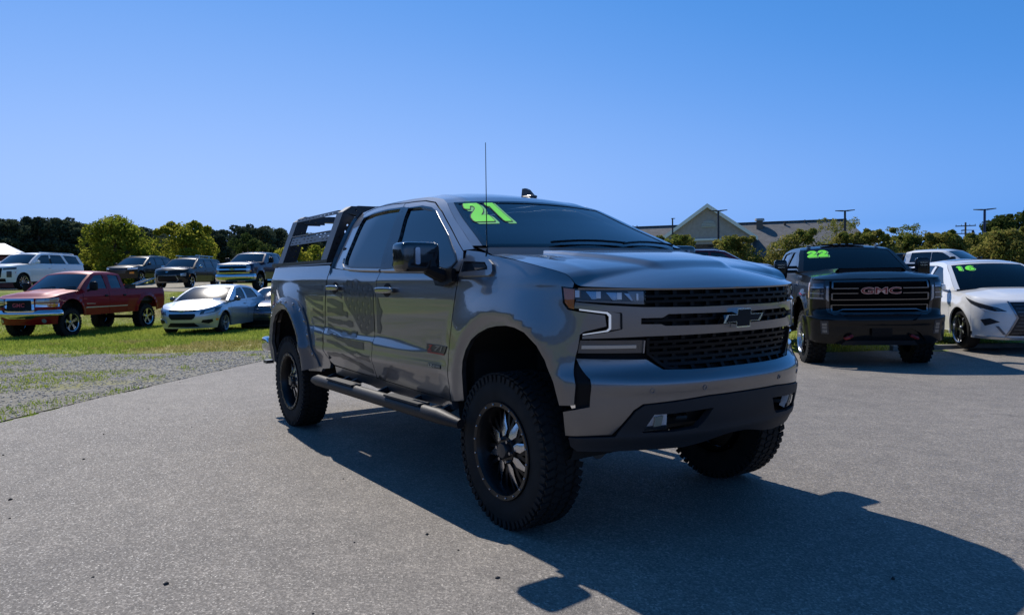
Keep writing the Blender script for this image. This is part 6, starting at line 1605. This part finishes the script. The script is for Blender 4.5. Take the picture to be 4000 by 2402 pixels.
def stones(name, P, r, m, flat=.65, kind='stuff'):
    """Small angular stones, one mesh."""
    n = len(P); rg = np.random.default_rng(11)
    base = np.array([(1, 0, 0), (0, 1, 0), (-1, 0, 0), (0, -1, 0), (0, 0, 1), (0, 0, -.4)], float)
    V = base[None] * (r[:, None, None] * rg.uniform(.6, 1.35, (n, 6, 1))) * np.array([1, 1, flat])
    a = rg.uniform(0, 6.28, n); ca, sa = np.cos(a)[:, None], np.sin(a)[:, None]
    x = V[..., 0] * ca - V[..., 1] * sa; y = V[..., 0] * sa + V[..., 1] * ca
    V = np.stack([x, y, V[..., 2]], -1) + P[:, None, :]
    F = np.array([(0, 1, 4), (1, 2, 4), (2, 3, 4), (3, 0, 4), (1, 0, 5), (2, 1, 5), (3, 2, 5), (0, 3, 5)])
    F = (F[None] + 6 * np.arange(n)[:, None, None]).reshape(-1, 3)
    return fastmesh(name, V.reshape(-1, 3), F, m, kind)

def isl_mat(name, c1, c2, rough=.8):
    m, nt, p, g = nodes(name)
    nt.links.new(ramp(nt, g.outputs['Random Per Island'], [(0, c1), (.8, c2), (1, tuple(min(1, q * 1.5) for q in c2))]), p.inputs['Base Color']); p.inputs['Roughness'].default_value = rough
    return m
rg = np.random.default_rng(21)
def scatter(poly, n, lo, hi):
    p = np.stack([rg.uniform(lo[0], hi[0], n), rg.uniform(lo[1], hi[1], n)], 1); return p[inside(poly, p)]
def vnoise(p, s, seed=0):
    """Cheap smooth value noise on the plane, 0..1."""
    r = np.random.default_rng(seed).uniform(0, 1, (64, 64)); q = p * s; i = np.floor(q).astype(int); f = q - i; f = f * f * (3 - 2 * f)
    g = lambda a, b: r[(i[:, 0] + a) % 64, (i[:, 1] + b) % 64]
    return (g(0, 0) * (1 - f[:, 0]) + g(1, 0) * f[:, 0]) * (1 - f[:, 1]) + (g(0, 1) * (1 - f[:, 0]) + g(1, 1) * f[:, 0]) * f[:, 1]
sp = scatter(GRAVEL, 85000, (-21, -10), (-4, 2.2))
sp = sp[rg.uniform(0, 1, len(sp)) < .35 + .75 * vnoise(sp, .8, 2)]
stones('gravel', np.column_stack([sp, ground_z(sp[:, 0], sp[:, 1]) + .011]), rg.uniform(.007, .022, len(sp)), isl_mat('gravel_stone', (.15, .14, .125), (.46, .425, .37)))
gr_ = np.stack([rg.uniform(-9, 4, 90), rg.uniform(-5.5, 1, 90)], 1); gr_ = gr_[inside(LOT, gr_)]
gr_ = gr_[(np.abs(gr_[:, 1]) > 1.2) | (gr_[:, 0] > 1.5)]
stones('grit', np.column_stack([gr_, ground_z(gr_[:, 0], gr_[:, 1]) + .008]), rg.uniform(.005, .017, len(gr_)), isl_mat('grit_dark', (.02, .02, .02), (.06, .055, .05)), .7)

def tufts(name, P, hgt, m, blades=5, spread=.04):
    n = len(P); rg = np.random.default_rng(31)
    a = rg.uniform(0, 6.28, (n, blades)); le = rg.uniform(.2, .9, (n, blades)); hh = hgt[:, None] * rg.uniform(.6, 1.3, (n, blades)); w = .006 + .05 * hh
    bx = P[:, None, 0] + rg.normal(0, spread, (n, blades)); by = P[:, None, 1] + rg.normal(0, spread, (n, blades)); bz = np.repeat(P[:, 2:3], blades, 1)
    dx, dy = np.cos(a), np.sin(a); b2 = rg.uniform(0, 6.28, (n, blades)); px, py = np.cos(b2) * w, np.sin(b2) * w
    V = np.stack([np.stack([bx - px, by - py, bz], -1), np.stack([bx + px, by + py, bz], -1), np.stack([bx + dx * hh * le, by + dy * hh * le, bz + hh], -1)], 2).reshape(-1, 3)
    return fastmesh(name, V, np.arange(len(V)).reshape(-1, 3), m, 'stuff')
BLADE = leaf_mat('grass_blade', (.16, .25, .03), (.38, .41, .08), .5, .35)
BLADE2 = leaf_mat('dry_grass_blade', (.28, .27, .06), (.48, .40, .17), .4, .5)
FIELD = np.array([(-11.2, 2.4), (-12.4, 1.0), (-13.4, -.6), (-15.7, -3.2), (-21, -9), (-34, -9), (-36, 4), (-31, 14), (-18, 12), (-10.4, 3.6)], float)
gp = scatter(FIELD, 90000, (-36, -9), (-10, 14))
dist = np.hypot(gp[:, 0] - CAM.x, gp[:, 1] - CAM.y); gp = gp[rg.uniform(0, 1, len(gp)) < np.clip(24 / dist, .3, 1) * (.35 + .65 * smooth((edge_dist(GRAVEL, gp) - .1) / 2.0))]
dry = vnoise(gp, .30, 5) * .7 + vnoise(gp, 1.3, 6) * .3
dd = edge_dist(GRAVEL, gp)
isdry = (dry + .24 * smooth((3.0 - np.abs(dd - 2.0)) / 2.0) > .58)
z_ = ground_z(gp[:, 0], gp[:, 1])
tufts('grass', np.column_stack([gp, z_])[~isdry], rg.uniform(.03, .085, (~isdry).sum()), BLADE, 5, .05)
tufts('dry_grass', np.column_stack([gp, z_])[isdry], rg.uniform(.03, .075, isdry.sum()), BLADE2, 5, .05)
# weeds creeping over the gravel and along the asphalt edge
wp = scatter(GRAVEL, 30000, (-20, -10), (-3, 2.2)); wv = vnoise(wp, .9, 9) * .6 + vnoise(wp, 2.7, 10) * .4
ed = np.minimum(edge_dist(np.array([(-5.85, -3.42), (-7.5, -2.0), (-2.9, -6.25)]), wp), 9)
keep = (wv + .40 * smooth((.75 - ed) / .7) + .12 * smooth((-wp[:, 0] * 0 - wp[:, 1] - 1.6) / 1.5) > .66); wp = wp[keep]
tufts('weeds', np.column_stack([wp, ground_z(wp[:, 0], wp[:, 1])]), rg.uniform(.02, .06, len(wp)), BLADE, 5, .05)
ip = scatter(np.array([(-11, 3.6), (-4.8, 10.6), (-3.6, 12.4), (.5, 17.8), (-3, 21.5), (-8.5, 14.5), (-16, 10)], float), 16000, (-16, 3), (1, 22))
tufts('island_grass', np.column_stack([ip, ground_z(ip[:, 0], ip[:, 1])]), rg.uniform(.03, .08, len(ip)), BLADE, 5, .05)

# ------------------------------------------------------------------ trees
def crown_mesh(name, m, clumps, leaf, per, rg):
    """Leaf-sized faces gathered in clumps: clumps = (centre, radii) list."""
    V = []; 
    for c, r in clumps:
        d = rg.normal(size=(per, 3)); d /= np.linalg.norm(d, axis=1, keepdims=True); q = rg.uniform(.45, 1.05, (per, 1)) ** .6
        P = np.array(c) + d * q * np.array(r)
        a = rg.normal(size=(per, 3)); a /= np.linalg.norm(a, axis=1, keepdims=True)
        b = np.cross(a, rg.normal(size=(per, 3))); b /= np.linalg.norm(b, axis=1, keepdims=True)
        s = leaf * rg.uniform(.6, 1.4, (per, 1))
        V.append(np.stack([P - a * s, P + b * s * .6, P + a * s, P - b * s * .6], 1).reshape(-1, 3))
    V = np.concatenate(V); F = np.arange(len(V)).reshape(-1, 4)
    return fastmesh(name, V, F, m, link=False)

def limb_mesh(name, m, h, r, tips, rg):
    q = MB(); q.tube([(0, 0, -.2), (r * .3, 0, h * .35), (-r * .2, r * .2, h * .7), (0, 0, h)], [r * 1.2, r, r * .75, r * .35], 7)
    for t in tips:
        t = np.array(t); b = np.array([0, 0, max(.2, min(h * .9, t[2] * .62))]); mid = b + (t - b) * .5 + np.array([0, 0, -.1])
        q.tube([b, mid, t], [r * .4, r * .25, r * .08], 5)
    return q.mesh(name, m)

BARK = mat('bark', (.10, .075, .055), .9, noise=(4, .35), bump=(25, .6, .02))
PINEM = leaf_mat('pine_needles', (.040, .058, .040), (.10, .125, .075), .3, .25)  # needle colours lifted and blued in place of distance haze
DECM = leaf_mat('yellow_green_leaves', (.14, .18, .022), (.36, .34, .05), .55, .5)
BUSHM = leaf_mat('crape_myrtle_leaves', (.11, .15, .03), (.34, .29, .08), .5, .6)
DGRM = leaf_mat('dark_green_leaves', (.035, .062, .020), (.10, .12, .035), .35, .4)
def pine_variant(k):
    rg = np.random.default_rng(100 + k); cl = []
    H = 10.
    for i in range(26):
        z = rg.uniform(.28, 1.0); w = 2.1 * (1 - ((z - .62) / .5) ** 2) ** .5 if abs(z - .62) < .48 else .5
        a = rg.uniform(0, 6.28); rr = w * rg.uniform(.25, .85)
        cl.append(((rr * math.cos(a), rr * math.sin(a), z * H * .96), (rg.uniform(.7, 1.25), rg.uniform(.7, 1.25), rg.uniform(.45, .8))))
    cl.append(((0, 0, H * .97), (.7, .7, .5)))
    return crown_mesh('crown', PINEM, cl, .17, 150, rg), limb_mesh('trunk', BARK, H * .93, .16, [c for c, r in cl[:8]], rg)
PV = [pine_variant(k) for k in range(5)]
PINES = [(-101.9, -12.99, 8.7), (-99.83, -11.29, 8.71), (-101.72, -10.28, 8.89), (-100.47, -9.2, 8.74), (-101.87, -7.79, 8.84), (-101.39, -6.12, 9.06), (-97.54, -4.92, 8.82), (-99.43, -3.44, 9.06), (-100.36, -2.15, 9.06), (-101.76, -0.82, 9.55), (-101.45, 0.28, 9.54), (-101.18, 2.14, 9.45), (-101.68, 3.14, 9.2), (-101.2, 4.53, 8.94), (-99.67, 6.28, 8.23), (-97.57, 7.64, 7.96), (-99.63, 9.49, 8.43), (-98.39, 10.32, 8.41), (-99.68, 12.72, 7.46), (-97.33, 13.56, 6.85), (-100.36, 15.56, 6.98), (-96.77, 16.91, 6.88), (-100.82, 19.76, 8.49), (-100.51, 21.28, 8.45), (-94.72, 21.8, 8.25), (-95.19, 23.3, 8.87), (-94.38, 24.73, 8.36), (-98.0, 27.75, 8.56), (-93.62, 28.94, 7.74), (-92.25, 29.95, 7.42), (-94.63, 32.89, 7.39), (-93.6, 34.49, 7.6), (-92.79, 36.07, 7.84), (-112.33, -13.26, 9.38), (-109.38, -11.17, 9.32), (-113.79, -10.19, 9.84), (-114.87, -8.85, 9.9), (-111.56, -7.2, 9.76), (-112.8, -5.64, 10.1), (-114.0, -3.73, 10.04), (-114.0, -2.09, 9.97), (-111.03, -0.62, 9.84), (-111.04, 0.74, 10.18), (-113.11, 2.58, 10.36), (-111.95, 4.25, 10.39), (-109.72, 5.65, 9.41), (-111.48, 7.36, 9.26), (-110.02, 9.45, 9.14), (-109.47, 11.44, 9.42), (-109.77, 12.73, 9.2), (-108.87, 14.72, 7.33), (-113.06, 17.26, 7.76), (-110.54, 19.39, 8.0), (-110.46, 21.29, 9.17), (-112.22, 23.03, 9.03), (-106.56, 24.16, 9.52), (-107.09, 26.26, 9.33), (-106.63, 28.55, 9.55), (-106.63, 30.78, 9.28), (-108.31, 33.65, 8.94), (-105.76, 34.8, 8.66), (-107.82, 38.31, 8.28), (-106.27, 39.08, 8.64), (-104.56, 41.65, 8.43)]
rg = np.random.default_rng(77)
def pine(x, y, ztop, label, group):
    z0 = gz(x, y); s = (ztop - z0) / 10.
    t = thing('pine_tree', label, 'tree', (x, y, z0), rg.uniform(0, 6.28), group)
    wd = s * rg.uniform(1.0, 1.5); t.scale = (wd, wd, s)
    v = PV[int(rg.integers(0, 5))]
    part('crown', v[0], t); part('trunk', v[1], t)
    return t
for i, p in enumerate(PINES):
    az = math.degrees(math.atan2(p[1] - CAM.y, p[0] - CAM.x)); row = 'front' if math.hypot(p[0] - CAM.x, p[1] - CAM.y) < 110 else 'back'
    where = ('beyond the left edge of the photo' if az > 180.2 else 'above the white shed and white SUV' if az > 176.2 else 'left of the round yellow green tree' if az > 173.5 else 'behind the round yellow green tree' if az > 171 else
             'between the two yellow green trees' if az > 168.6 else 'behind the airy yellow green tree' if az > 166 else 'above the navy pickup' if az > 161.5 else 'seen through the bed rack' if az > 157 else 'hidden behind the lifted pickup cab')
    pine(*p, 'dark pine in the %s row of the wood, %s' % (row, where), 'pines of the wood')

def broad(name, label, x, y, ztop, w, m, leaf, ncl, per, seed, low=.12, airy=0., group=None, trunk=.12, cat='tree'):
    rg = np.random.default_rng(seed); z0 = gz(x, y); H = ztop - z0; cl = []
    for i in range(ncl):
        z = rg.uniform(low, 1.0); prof = math.sin(min(1, (z - low) / (1 - low) * .80 + .18) * PI) ** .55
        a = rg.uniform(0, 6.28); rr = w / 2 * prof * rg.uniform(.2, .92) ** .7
        k = rg.uniform(.10, .19) * w
        cl.append(((rr * math.cos(a), rr * math.sin(a), z * H - k * .4), (k, k, k * .8)))
    if airy:
        for i in range(int(ncl * airy)):
            a = rg.uniform(0, 6.28); rr = w / 2 * rg.uniform(.1, .8); cl.append(((rr * math.cos(a), rr * math.sin(a), H * rg.uniform(.85, 1.03)), (.06 * w, .06 * w, .05 * w)))
    t = thing(name, label, cat, (x, y, z0), 0, group)
    part('crown', crown_mesh('crown', m, cl, leaf, per, rg), t)
    part('trunk', limb_mesh('trunk', BARK, H * .75, trunk, [c for c, r in cl[:14]], rg), t)
    return t
DEC = [('round yellow green tree behind the red pickup and black SUV', -56.18, 3.36, 6.1, 5.2, DECM, .10, 60, 260, 0.), ('airy yellow green tree behind the roof rack SUV', -57.45, 8.3, 5.84, 5.4, DECM, .10, 46, 220, .5),
       ('green leafy tree at the edge of the pines above the navy pickup', -69.04, 15.96, 6.0, 3.8, DGRM, .13, 30, 170, 0.), ('low yellow green tree seen through the lower left of the bed rack', -57.45, 16.41, 4.5, 3.5, DECM, .11, 30, 170, 0.),
       ('yellow green tree seen through the bed rack beside the cab', -58.57, 19.29, 4.45, 4.2, DECM, .11, 34, 170, 0.), ('small dark green tree between navy pickup and bed rack', -63.68, 16.0, 4.7, 3.2, DGRM, .12, 26, 150, 0.), ('dark rounded bush between the two yellow green trees', -67.61, 8.29, 3.9, 3.0, DGRM, .12, 26, 150, 0.)]
for i, (lab, x, y, zt, w, m, lf, nc, per, ai) in enumerate(DEC): broad('broadleaf_tree', lab, x, y, zt, w, m, lf, nc, per, 200 + i, .06, ai)
BUSH = [(-29.23, 31.89, 3.82, 3.6, 'crape myrtle left of the gable, above the maroon SUV roof rail'), (-27.2, 34.96, 3.73, 3.8, 'crape myrtle under the right slope of the gable'), (-23.64, 36.35, 3.81, 4.3, 'wide crape myrtle behind the cab of the black pickup'), (-22.24, 39.63, 3.82, 3.0, 'crape myrtle at the foot of the lamp post over the black pickup'),
        (-19.58, 37.7, 3.69, 2.8, 'crape myrtle right of the lamp post over the black pickup'), (-19.0, 40.29, 3.47, 2.8, 'crape myrtle over the white pickup bed cap'), (-17.08, 40.12, 3.52, 3.2, 'crape myrtle over the white pickup cab'), (-16.53, 42.57, 3.33, 2.4, 'crape myrtle left of the post with the banner'),
        (-13.71, 39.41, 3.45, 3.3, 'crape myrtle right of the post with the banner'), (-12.2, 41.0, 3.4, 3.3, 'crape myrtle at the right edge of the photo'), (-31.73, 29.39, 3.5, 3.4, 'crape myrtle showing beside the lifted pickup windshield pillar')]
for i, (x, y, zt, w, lab) in enumerate(BUSH):
    broad('crape_myrtle', lab, x, y, zt, w, BUSHM, .075, 44, 210, 300 + i, .12, .25, 'crape myrtles before the building', .06, 'shrub')
BIG = [(-28.63, 75.45, 6.5, 4.6, 'round dark tree top behind the post with the banner'), (-26.0, 76.4, 7.1, 5.0, 'dark tree rising at the right edge above the power lines'), (-23.9, 77.3, 8.6, 6., 'tallest dark tree cut by the right edge of the photo'), (-20.5, 78.5, 8.8, 6., 'dark tree beyond the right edge of the photo')]
for i, (x, y, zt, w, lab) in enumerate(BIG): broad('broadleaf_tree', lab, x, y, zt, w, DGRM, .15, 46, 200, 400 + i, .1, .1)
broad('broadleaf_tree', 'thin sparsely leaved tree behind the right end of the grey roof', -38.7, 64.73, 6.5, 5.2, BUSHM, .075, 26, 55, 420, .3, .9)
broad('broadleaf_tree', 'thin twiggy tree showing over the hedge between lamp post and utility pole', -31.26, 63.22, 5.3, 4.5, BUSHM, .07, 24, 50, 421, .3, .9)

# woods closing the view all round, behind the camera too
def wood(name, arcs, m, seed):
    rg = np.random.default_rng(seed); V = []
    for a0, a1, d0, zt, num in arcs:
        n = num; a = np.radians(rg.uniform(a0, a1, n)); d = d0 + rg.uniform(0, 14, n); x = CAM.x + np.cos(a) * d; y = CAM.y + np.sin(a) * d
        top = zt * (.82 + .22 * vnoise(np.stack([np.degrees(a), 0 * a], 1), .45, seed)); z = ground_z(x, y) + rg.uniform(0, 1, n) ** .8 * top
        P = np.stack([x, y, z], 1); u = rg.normal(size=(n, 3)); u /= np.linalg.norm(u, axis=1, keepdims=True); v = np.cross(u, rg.normal(size=(n, 3))); v /= np.linalg.norm(v, axis=1, keepdims=True)
        s = rg.uniform(.5, 1.1, (n, 1)); V.append(np.stack([P - u * s, P + v * s * .7, P + u * s, P - v * s * .7], 1).reshape(-1, 3))
    V = np.concatenate(V); return fastmesh(name, V, np.arange(len(V)).reshape(-1, 4), m, 'stuff')
wood('wood', [(152, 184, 122, 7.2, 9000), (184, 262, 85, 8.5, 9000), (262, 330, 95, 8.0, 5000), (330, 470, 110, 7.5, 8000), (102, 113, 100, 5.2, 3000)], PINEM, 55)

# ------------------------------------------------------------------ buildings
SHING = None
def roof_mat():
    m, nt, p, g = nodes('grey_shingles'); tc = nt.nodes.new('ShaderNodeTexCoord'); o = tc.outputs['Object']
    br = nt.nodes.new('ShaderNodeTexBrick'); br.inputs['Scale'].default_value = 1.0; br.inputs['Brick Width'].default_value = .32; br.inputs['Row Height'].default_value = .14; br.inputs['Mortar Size'].default_value = .012
    br.inputs['Color1'].default_value = (.135, .131, .127, 1); br.inputs['Color2'].default_value = (.17, .166, .163, 1); br.inputs['Mortar'].default_value = (.11, .108, .105, 1)
    mp = nt.nodes.new('ShaderNodeMapping'); mp.inputs['Rotation'].default_value = (PI / 2, 0, 0)
    nt.links.new(o, mp.inputs[0]); nt.links.new(mp.outputs[0], br.inputs['Vector'])
    n = tex(nt, 'ShaderNodeTexNoise', 1.5, o, 8, .7)
    nt.links.new(mixc(nt, 1.0, br.outputs[0], ramp(nt, n.outputs[0], [(.3, (.8, .8, .82)), (.7, (1.2, 1.2, 1.18))]), 'MULTIPLY'), p.inputs['Base Color']); p.inputs['Roughness'].default_value = .9
    return m
ROOFM = roof_mat()
STUC = mat('beige_siding', (.34, .30, .285), .9, noise=(3, .12))
BRICKW = mat('dark_brick', (.10, .07, .055), .9, noise=(5, .3))
TRIM = mat('white_trim', (.72, .72, .70), .6)
# frame: local x along the ridge (to the right in view), local y away from the camera, origin under the gable
bx, by = -53.9, 63.9
ang = math.atan2(72.73 - 63.09, -44.76 + 57.34)
bld = thing('building', 'long low building with grey shingle roof and a beige front gable', 'building', (bx, by, gz(bx, by)), ang)
b0 = gz(bx, by)
RZ, EZ = 7.25 - b0, 3.3 - b0
rf = MB()
rf.flat([(-22, 0), (17.4, 0), (14.4, 7.6), (-22, 7.6)], (0, -5.0, EZ), (1, 0, 0), (0, 6.2 / 7.6, (RZ - EZ) / 7.6), .15)
rf.flat([(-22, 0), (14.4, 0), (17.4, 7.6), (-22, 7.6)], (0, 1.2, RZ), (1, 0, 0), (0, 6.2 / 7.6, -(RZ - EZ) / 7.6), .15)
rf.add([(14.4, 1.2, RZ), (17.4, -5, EZ), (17.4, 7.4, EZ)], [(0, 1, 2)])
rf = rf.build('roof', ROOFM, bld)
q = MB(); q.box((-3.8, 1.2, RZ + .06), (36.4, .3, .10)); q.build('ridge_cap', mat('ridge_dark', (.03, .03, .03), .8), rf)
q = MB(); q.box((-2.4, 1.2, EZ / 2 - .2), (38.6, 11.6, EZ)); q.build('wall', BRICKW, bld)
GYF = -6.6
hw, ap, ev = 4.75, 8.95 - b0, 5.55 - b0
q = MB(); q.flat([(-hw + .2, ev - 2.2), (hw - .2, ev - 2.2), (hw - .2, ev), (0, ap - .15), (-hw + .2, ev)], (0, GYF, 0), (1, 0, 0), (0, 0, 1), .2); gf = q.build('gable_wall', STUC, bld)
for sg in (1, -1):
    L = math.hypot(hw + .3, ap - ev + .2)
    q = MB(); q.add([(0, GYF - .35, ap), (sg * (hw + .35), GYF - .35, ev - .25), (sg * (hw + .35), 2.0, ev - .25), (0, 2.0, ap)], [(0, 1, 2, 3) if sg > 0 else (3, 2, 1, 0)]); q.build('gable_roof', ROOFM, bld)
    d = np.array([sg * (hw + .35), 0, ev - .25 - ap]); d /= np.linalg.norm(d); nn = np.array([-d[2] * sg, 0, d[0] * sg]) * -1
    nn = np.array([0, 0, -1.])
    q = MB(); q.flat([(0, 0), (np.hypot(hw + .35, ap - ev + .25), 0), (np.hypot(hw + .35, ap - ev + .25), .42), (0, .42)] , (0, GYF - .36, ap + .03), d, nn, .07) if sg > 0 else q.flat([(0, 0), (.42, 0), (.42, np.hypot(hw + .35, ap - ev + .25)), (0, np.hypot(hw + .35, ap - ev + .25))], (0, GYF - .36, ap + .03), nn, d, .07)
    q.build('rake_board', TRIM, bld)
q = MB(); q.flat([(-.80, 0), (.80, 0)] + circ(0, 0, .82, 14, .80, .12, PI - .12, False), (.1, GYF - .05, 6.45 - b0), (1, 0, 0), (0, 0, 1), .05); lv = q.build('arched_louvre', mat('louvre_grey', (.32, .32, .30), .7), bld)
for z_ in (.12, .27, .42, .57):
    w_ = .76 * math.sqrt(1 - (z_ / .82) ** 2); q = MB(); q.box((.1, GYF - .11, 6.45 - b0 + z_), (w_ * 2, .05, .03)); q.build('louvre_slat', TRIM, lv)
q = MB(); q.box((0, GYF - .08, 5.30 - b0 - .12), (9.0, .2, .20)); q.build('fascia_board', TRIM, bld)
q = MB(); q.box((0, GYF + .1, (5.0 - b0) / 2 - .3), (8.8, .2, 5.0 - b0)); q.build('wall', BRICKW, bld)
def on_roof(x, k): return np.array([x, -5.0 + 6.2 * k, EZ + (RZ - EZ) * k])
p_ = on_roof(5.3, .86); q = MB(); q.box(p_ + [0, 0, .25], (.7, .7, 1.0)); q.build('roof_vent', mat('vent_brown', (.12, .10, .085), .7), bld); 
q = MB(); q.tube([p_ + [0, 0, .72], p_ + [0, 0, .98]], [.55, .5], 14); q.build('vent_cap', mat('vent_pale', (.4, .4, .38), .6), bld)
for x_, k_ in ((8.0, .9), (10.1, .95)):
    p_ = on_roof(x_, k_); q = MB(); q.tube([p_ + [0, 0, -.1], p_ + [0, 0, .35]], .12 if x_ < 9 else .06, 8); q.build('vent_pipe', mat('vent_dark', (.06, .05, .045), .7), bld)
for i in range(5):
    p_ = on_roof(-10.5 + i * .48, .93); q = MB(); q.tube([p_ + [0, 0, -.1], p_ + [0, 0, .5]], .05, 6); q.build('vent_pipe', MATS['vent_dark'], bld)
# white roofed shed on the left
sx0, sy0 = -49.5, -5.9
sd = thing('shed', 'maroon walled shed with bright white hipped roof at the left edge', 'shed', (sx0, sy0, gz(sx0, sy0)), math.radians(83))
s0 = gz(sx0, sy0)
q = MB(); ez, rz = 3.2 - s0, 3.95 - s0
a_, b_ = 4.0, 3.0
Vv = [(-a_, -b_, ez), (a_, -b_, ez), (a_, b_, ez), (-a_, b_, ez), (-2.8, 0, rz), (2.75, 0, rz)]
q.add(Vv, [(0, 1, 5, 4), (1, 2, 5), (2, 3, 4, 5), (3, 0, 4), (3, 2, 1, 0)]); q.build('roof', mat('white_metal_roof', (.80, .80, .78), .35), sd, sharp=5)
q = MB(); q.box((0, 0, ez / 2 - .1), (2 * a_ - .5, 2 * b_ - .5, ez)); q.build('wall', mat('maroon_wall', (.09, .03, .028), .8, noise=(4, .2)), sd)

# ------------------------------------------------------------------ lamp posts, poles, wires
PM = mat('post_bronze', (.025, .024, .026), .45, .3)
def lamp_post(x, y, zt, label, head, rz, m=PM):
    z0 = gz(x, y); t = thing('lamp_post', label, 'street lamp', (x, y, z0), rz, 'parking lot lamp posts')
    h = zt - z0
    q = MB(); q.tube([(0, 0, -.1), (0, 0, h - .02)], [.085, .07], 8); q.build('pole', m, t)
    for sg in ((1, -1) if head == 2 else (1,)):
        q = MB(); q.tube([(0, 0, h - .06), (sg * .16, 0, h - .05)], .035, 6)
        q.add([(sg * .10, -.16, h - .02), (sg * .62, -.13, h + .0), (sg * .62, .13, h), (sg * .10, .16, h - .02), (sg * .10, -.16, h - .10), (sg * .62, -.12, h - .035), (sg * .62, .12, h - .035), (sg * .10, .16, h - .10)],
              [(0, 1, 2, 3), (7, 6, 5, 4), (0, 4, 5, 1), (1, 5, 6, 2), (2, 6, 7, 3), (3, 7, 4, 0)]); q.build('lamp_head', m, t)
    return t
va = math.atan2(-.565 * -1, .825)
lamp_post(-47.29, 50.6, 7.02, 'shorter dark lamp post seen end on, left of the gable', 1, math.radians(120))
lamp_post(-31.87, 38.89, 6.02, 'dark twin headed lamp post standing before the gable', 2, math.radians(38))
lamp_post(-25.68, 44.56, 5.71, 'dark twin headed lamp post over the black pickup roof', 2, math.radians(31))
p3 = lamp_post(-18.46, 48.27, 5.32, 'twin headed lamp post with pale blue banner, over the white pickup', 2, math.radians(23), mat('post_blue_black', (.03, .035, .07), .25, .5))
q = MB(); q.grid(np.array([[(.07 + .16 * u + .02 * math.sin(v * 9), .02 * math.sin(v * 7 + u * 3), .9 + 1.25 * v) for u in (0, .33, .66, 1)] for v in np.linspace(0, 1, 9)])); q.build('banner', mat('banner_blue', (.25, .45, .60), .6), p3)
def utility(x, y, zt, label, arms, rz):
    z0 = gz(x, y); t = thing('utility_pole', label, 'utility pole', (x, y, z0), rz); h = zt - z0
    q = MB(); q.tube([(0, 0, -.2), (0, 0, h)], [.16, .11], 8); q.build('pole', mat('pole_wood', (.11, .09, .075), .9), t)
    for zz, w in arms:
        q = MB(); q.box((0, -.15, zz - z0), (w, .12, .13)); q.build('crossarm', MATS['pole_wood'], t)
        for k in (-.46, -.2, .2, .46):
            q = MB(); q.tube([(k * w, -.15, zz - z0 + .06), (k * w, -.15, zz - z0 + .22)], .04, 6); q.build('insulator', mat('insulator_grey', (.25, .26, .28), .3), t)
    return t
utility(-44.72, 104.45, 7.95, 'wooden utility pole with two crossarms above the hedge', ((7.46, 2.4), (6.44, 2.2)), math.radians(28))
t = thing('street_light', 'short pole with one arm reaching left to the utility pole', 'street lamp', (-41.53, 99.31, gz(-41.53, 99.31)), math.radians(25))
h = 6.6 - gz(-41.53, 99.31)
q = MB(); q.tube([(0, 0, 0), (0, 0, h)], .14, 8); q.build('pole', PM, t)
q = MB(); q.tube([(0, 0, h - .05), (-.7, 0, h), (-1.3, 0, h - .05)], .045, 6); blob(q, (-1.05, 0, h + .02), (.55, .2, .12), .7, 6, 8); q.build('lamp_head', PM, t)
for dz, nm in ((0, 'upper power line sagging before the dark trees at right'), (-.24, 'lower power line sagging before the dark trees at right')):
    a, b = np.array([-44.7, 104.4, 7.3 + dz * 2]), np.array([-2., 30.5, 5.6 + dz])
    w_ = MB(); w_.tube([a + (b - a) * k + np.array([0, 0, -1.6 * 4 * k * (1 - k)]) for k in np.linspace(0, 1, 24)], .013, 4)
    o = w_.build('power_line', mat('cable_grey', (.16, .16, .15), .5)); o['label'] = nm; o['category'] = 'power line'
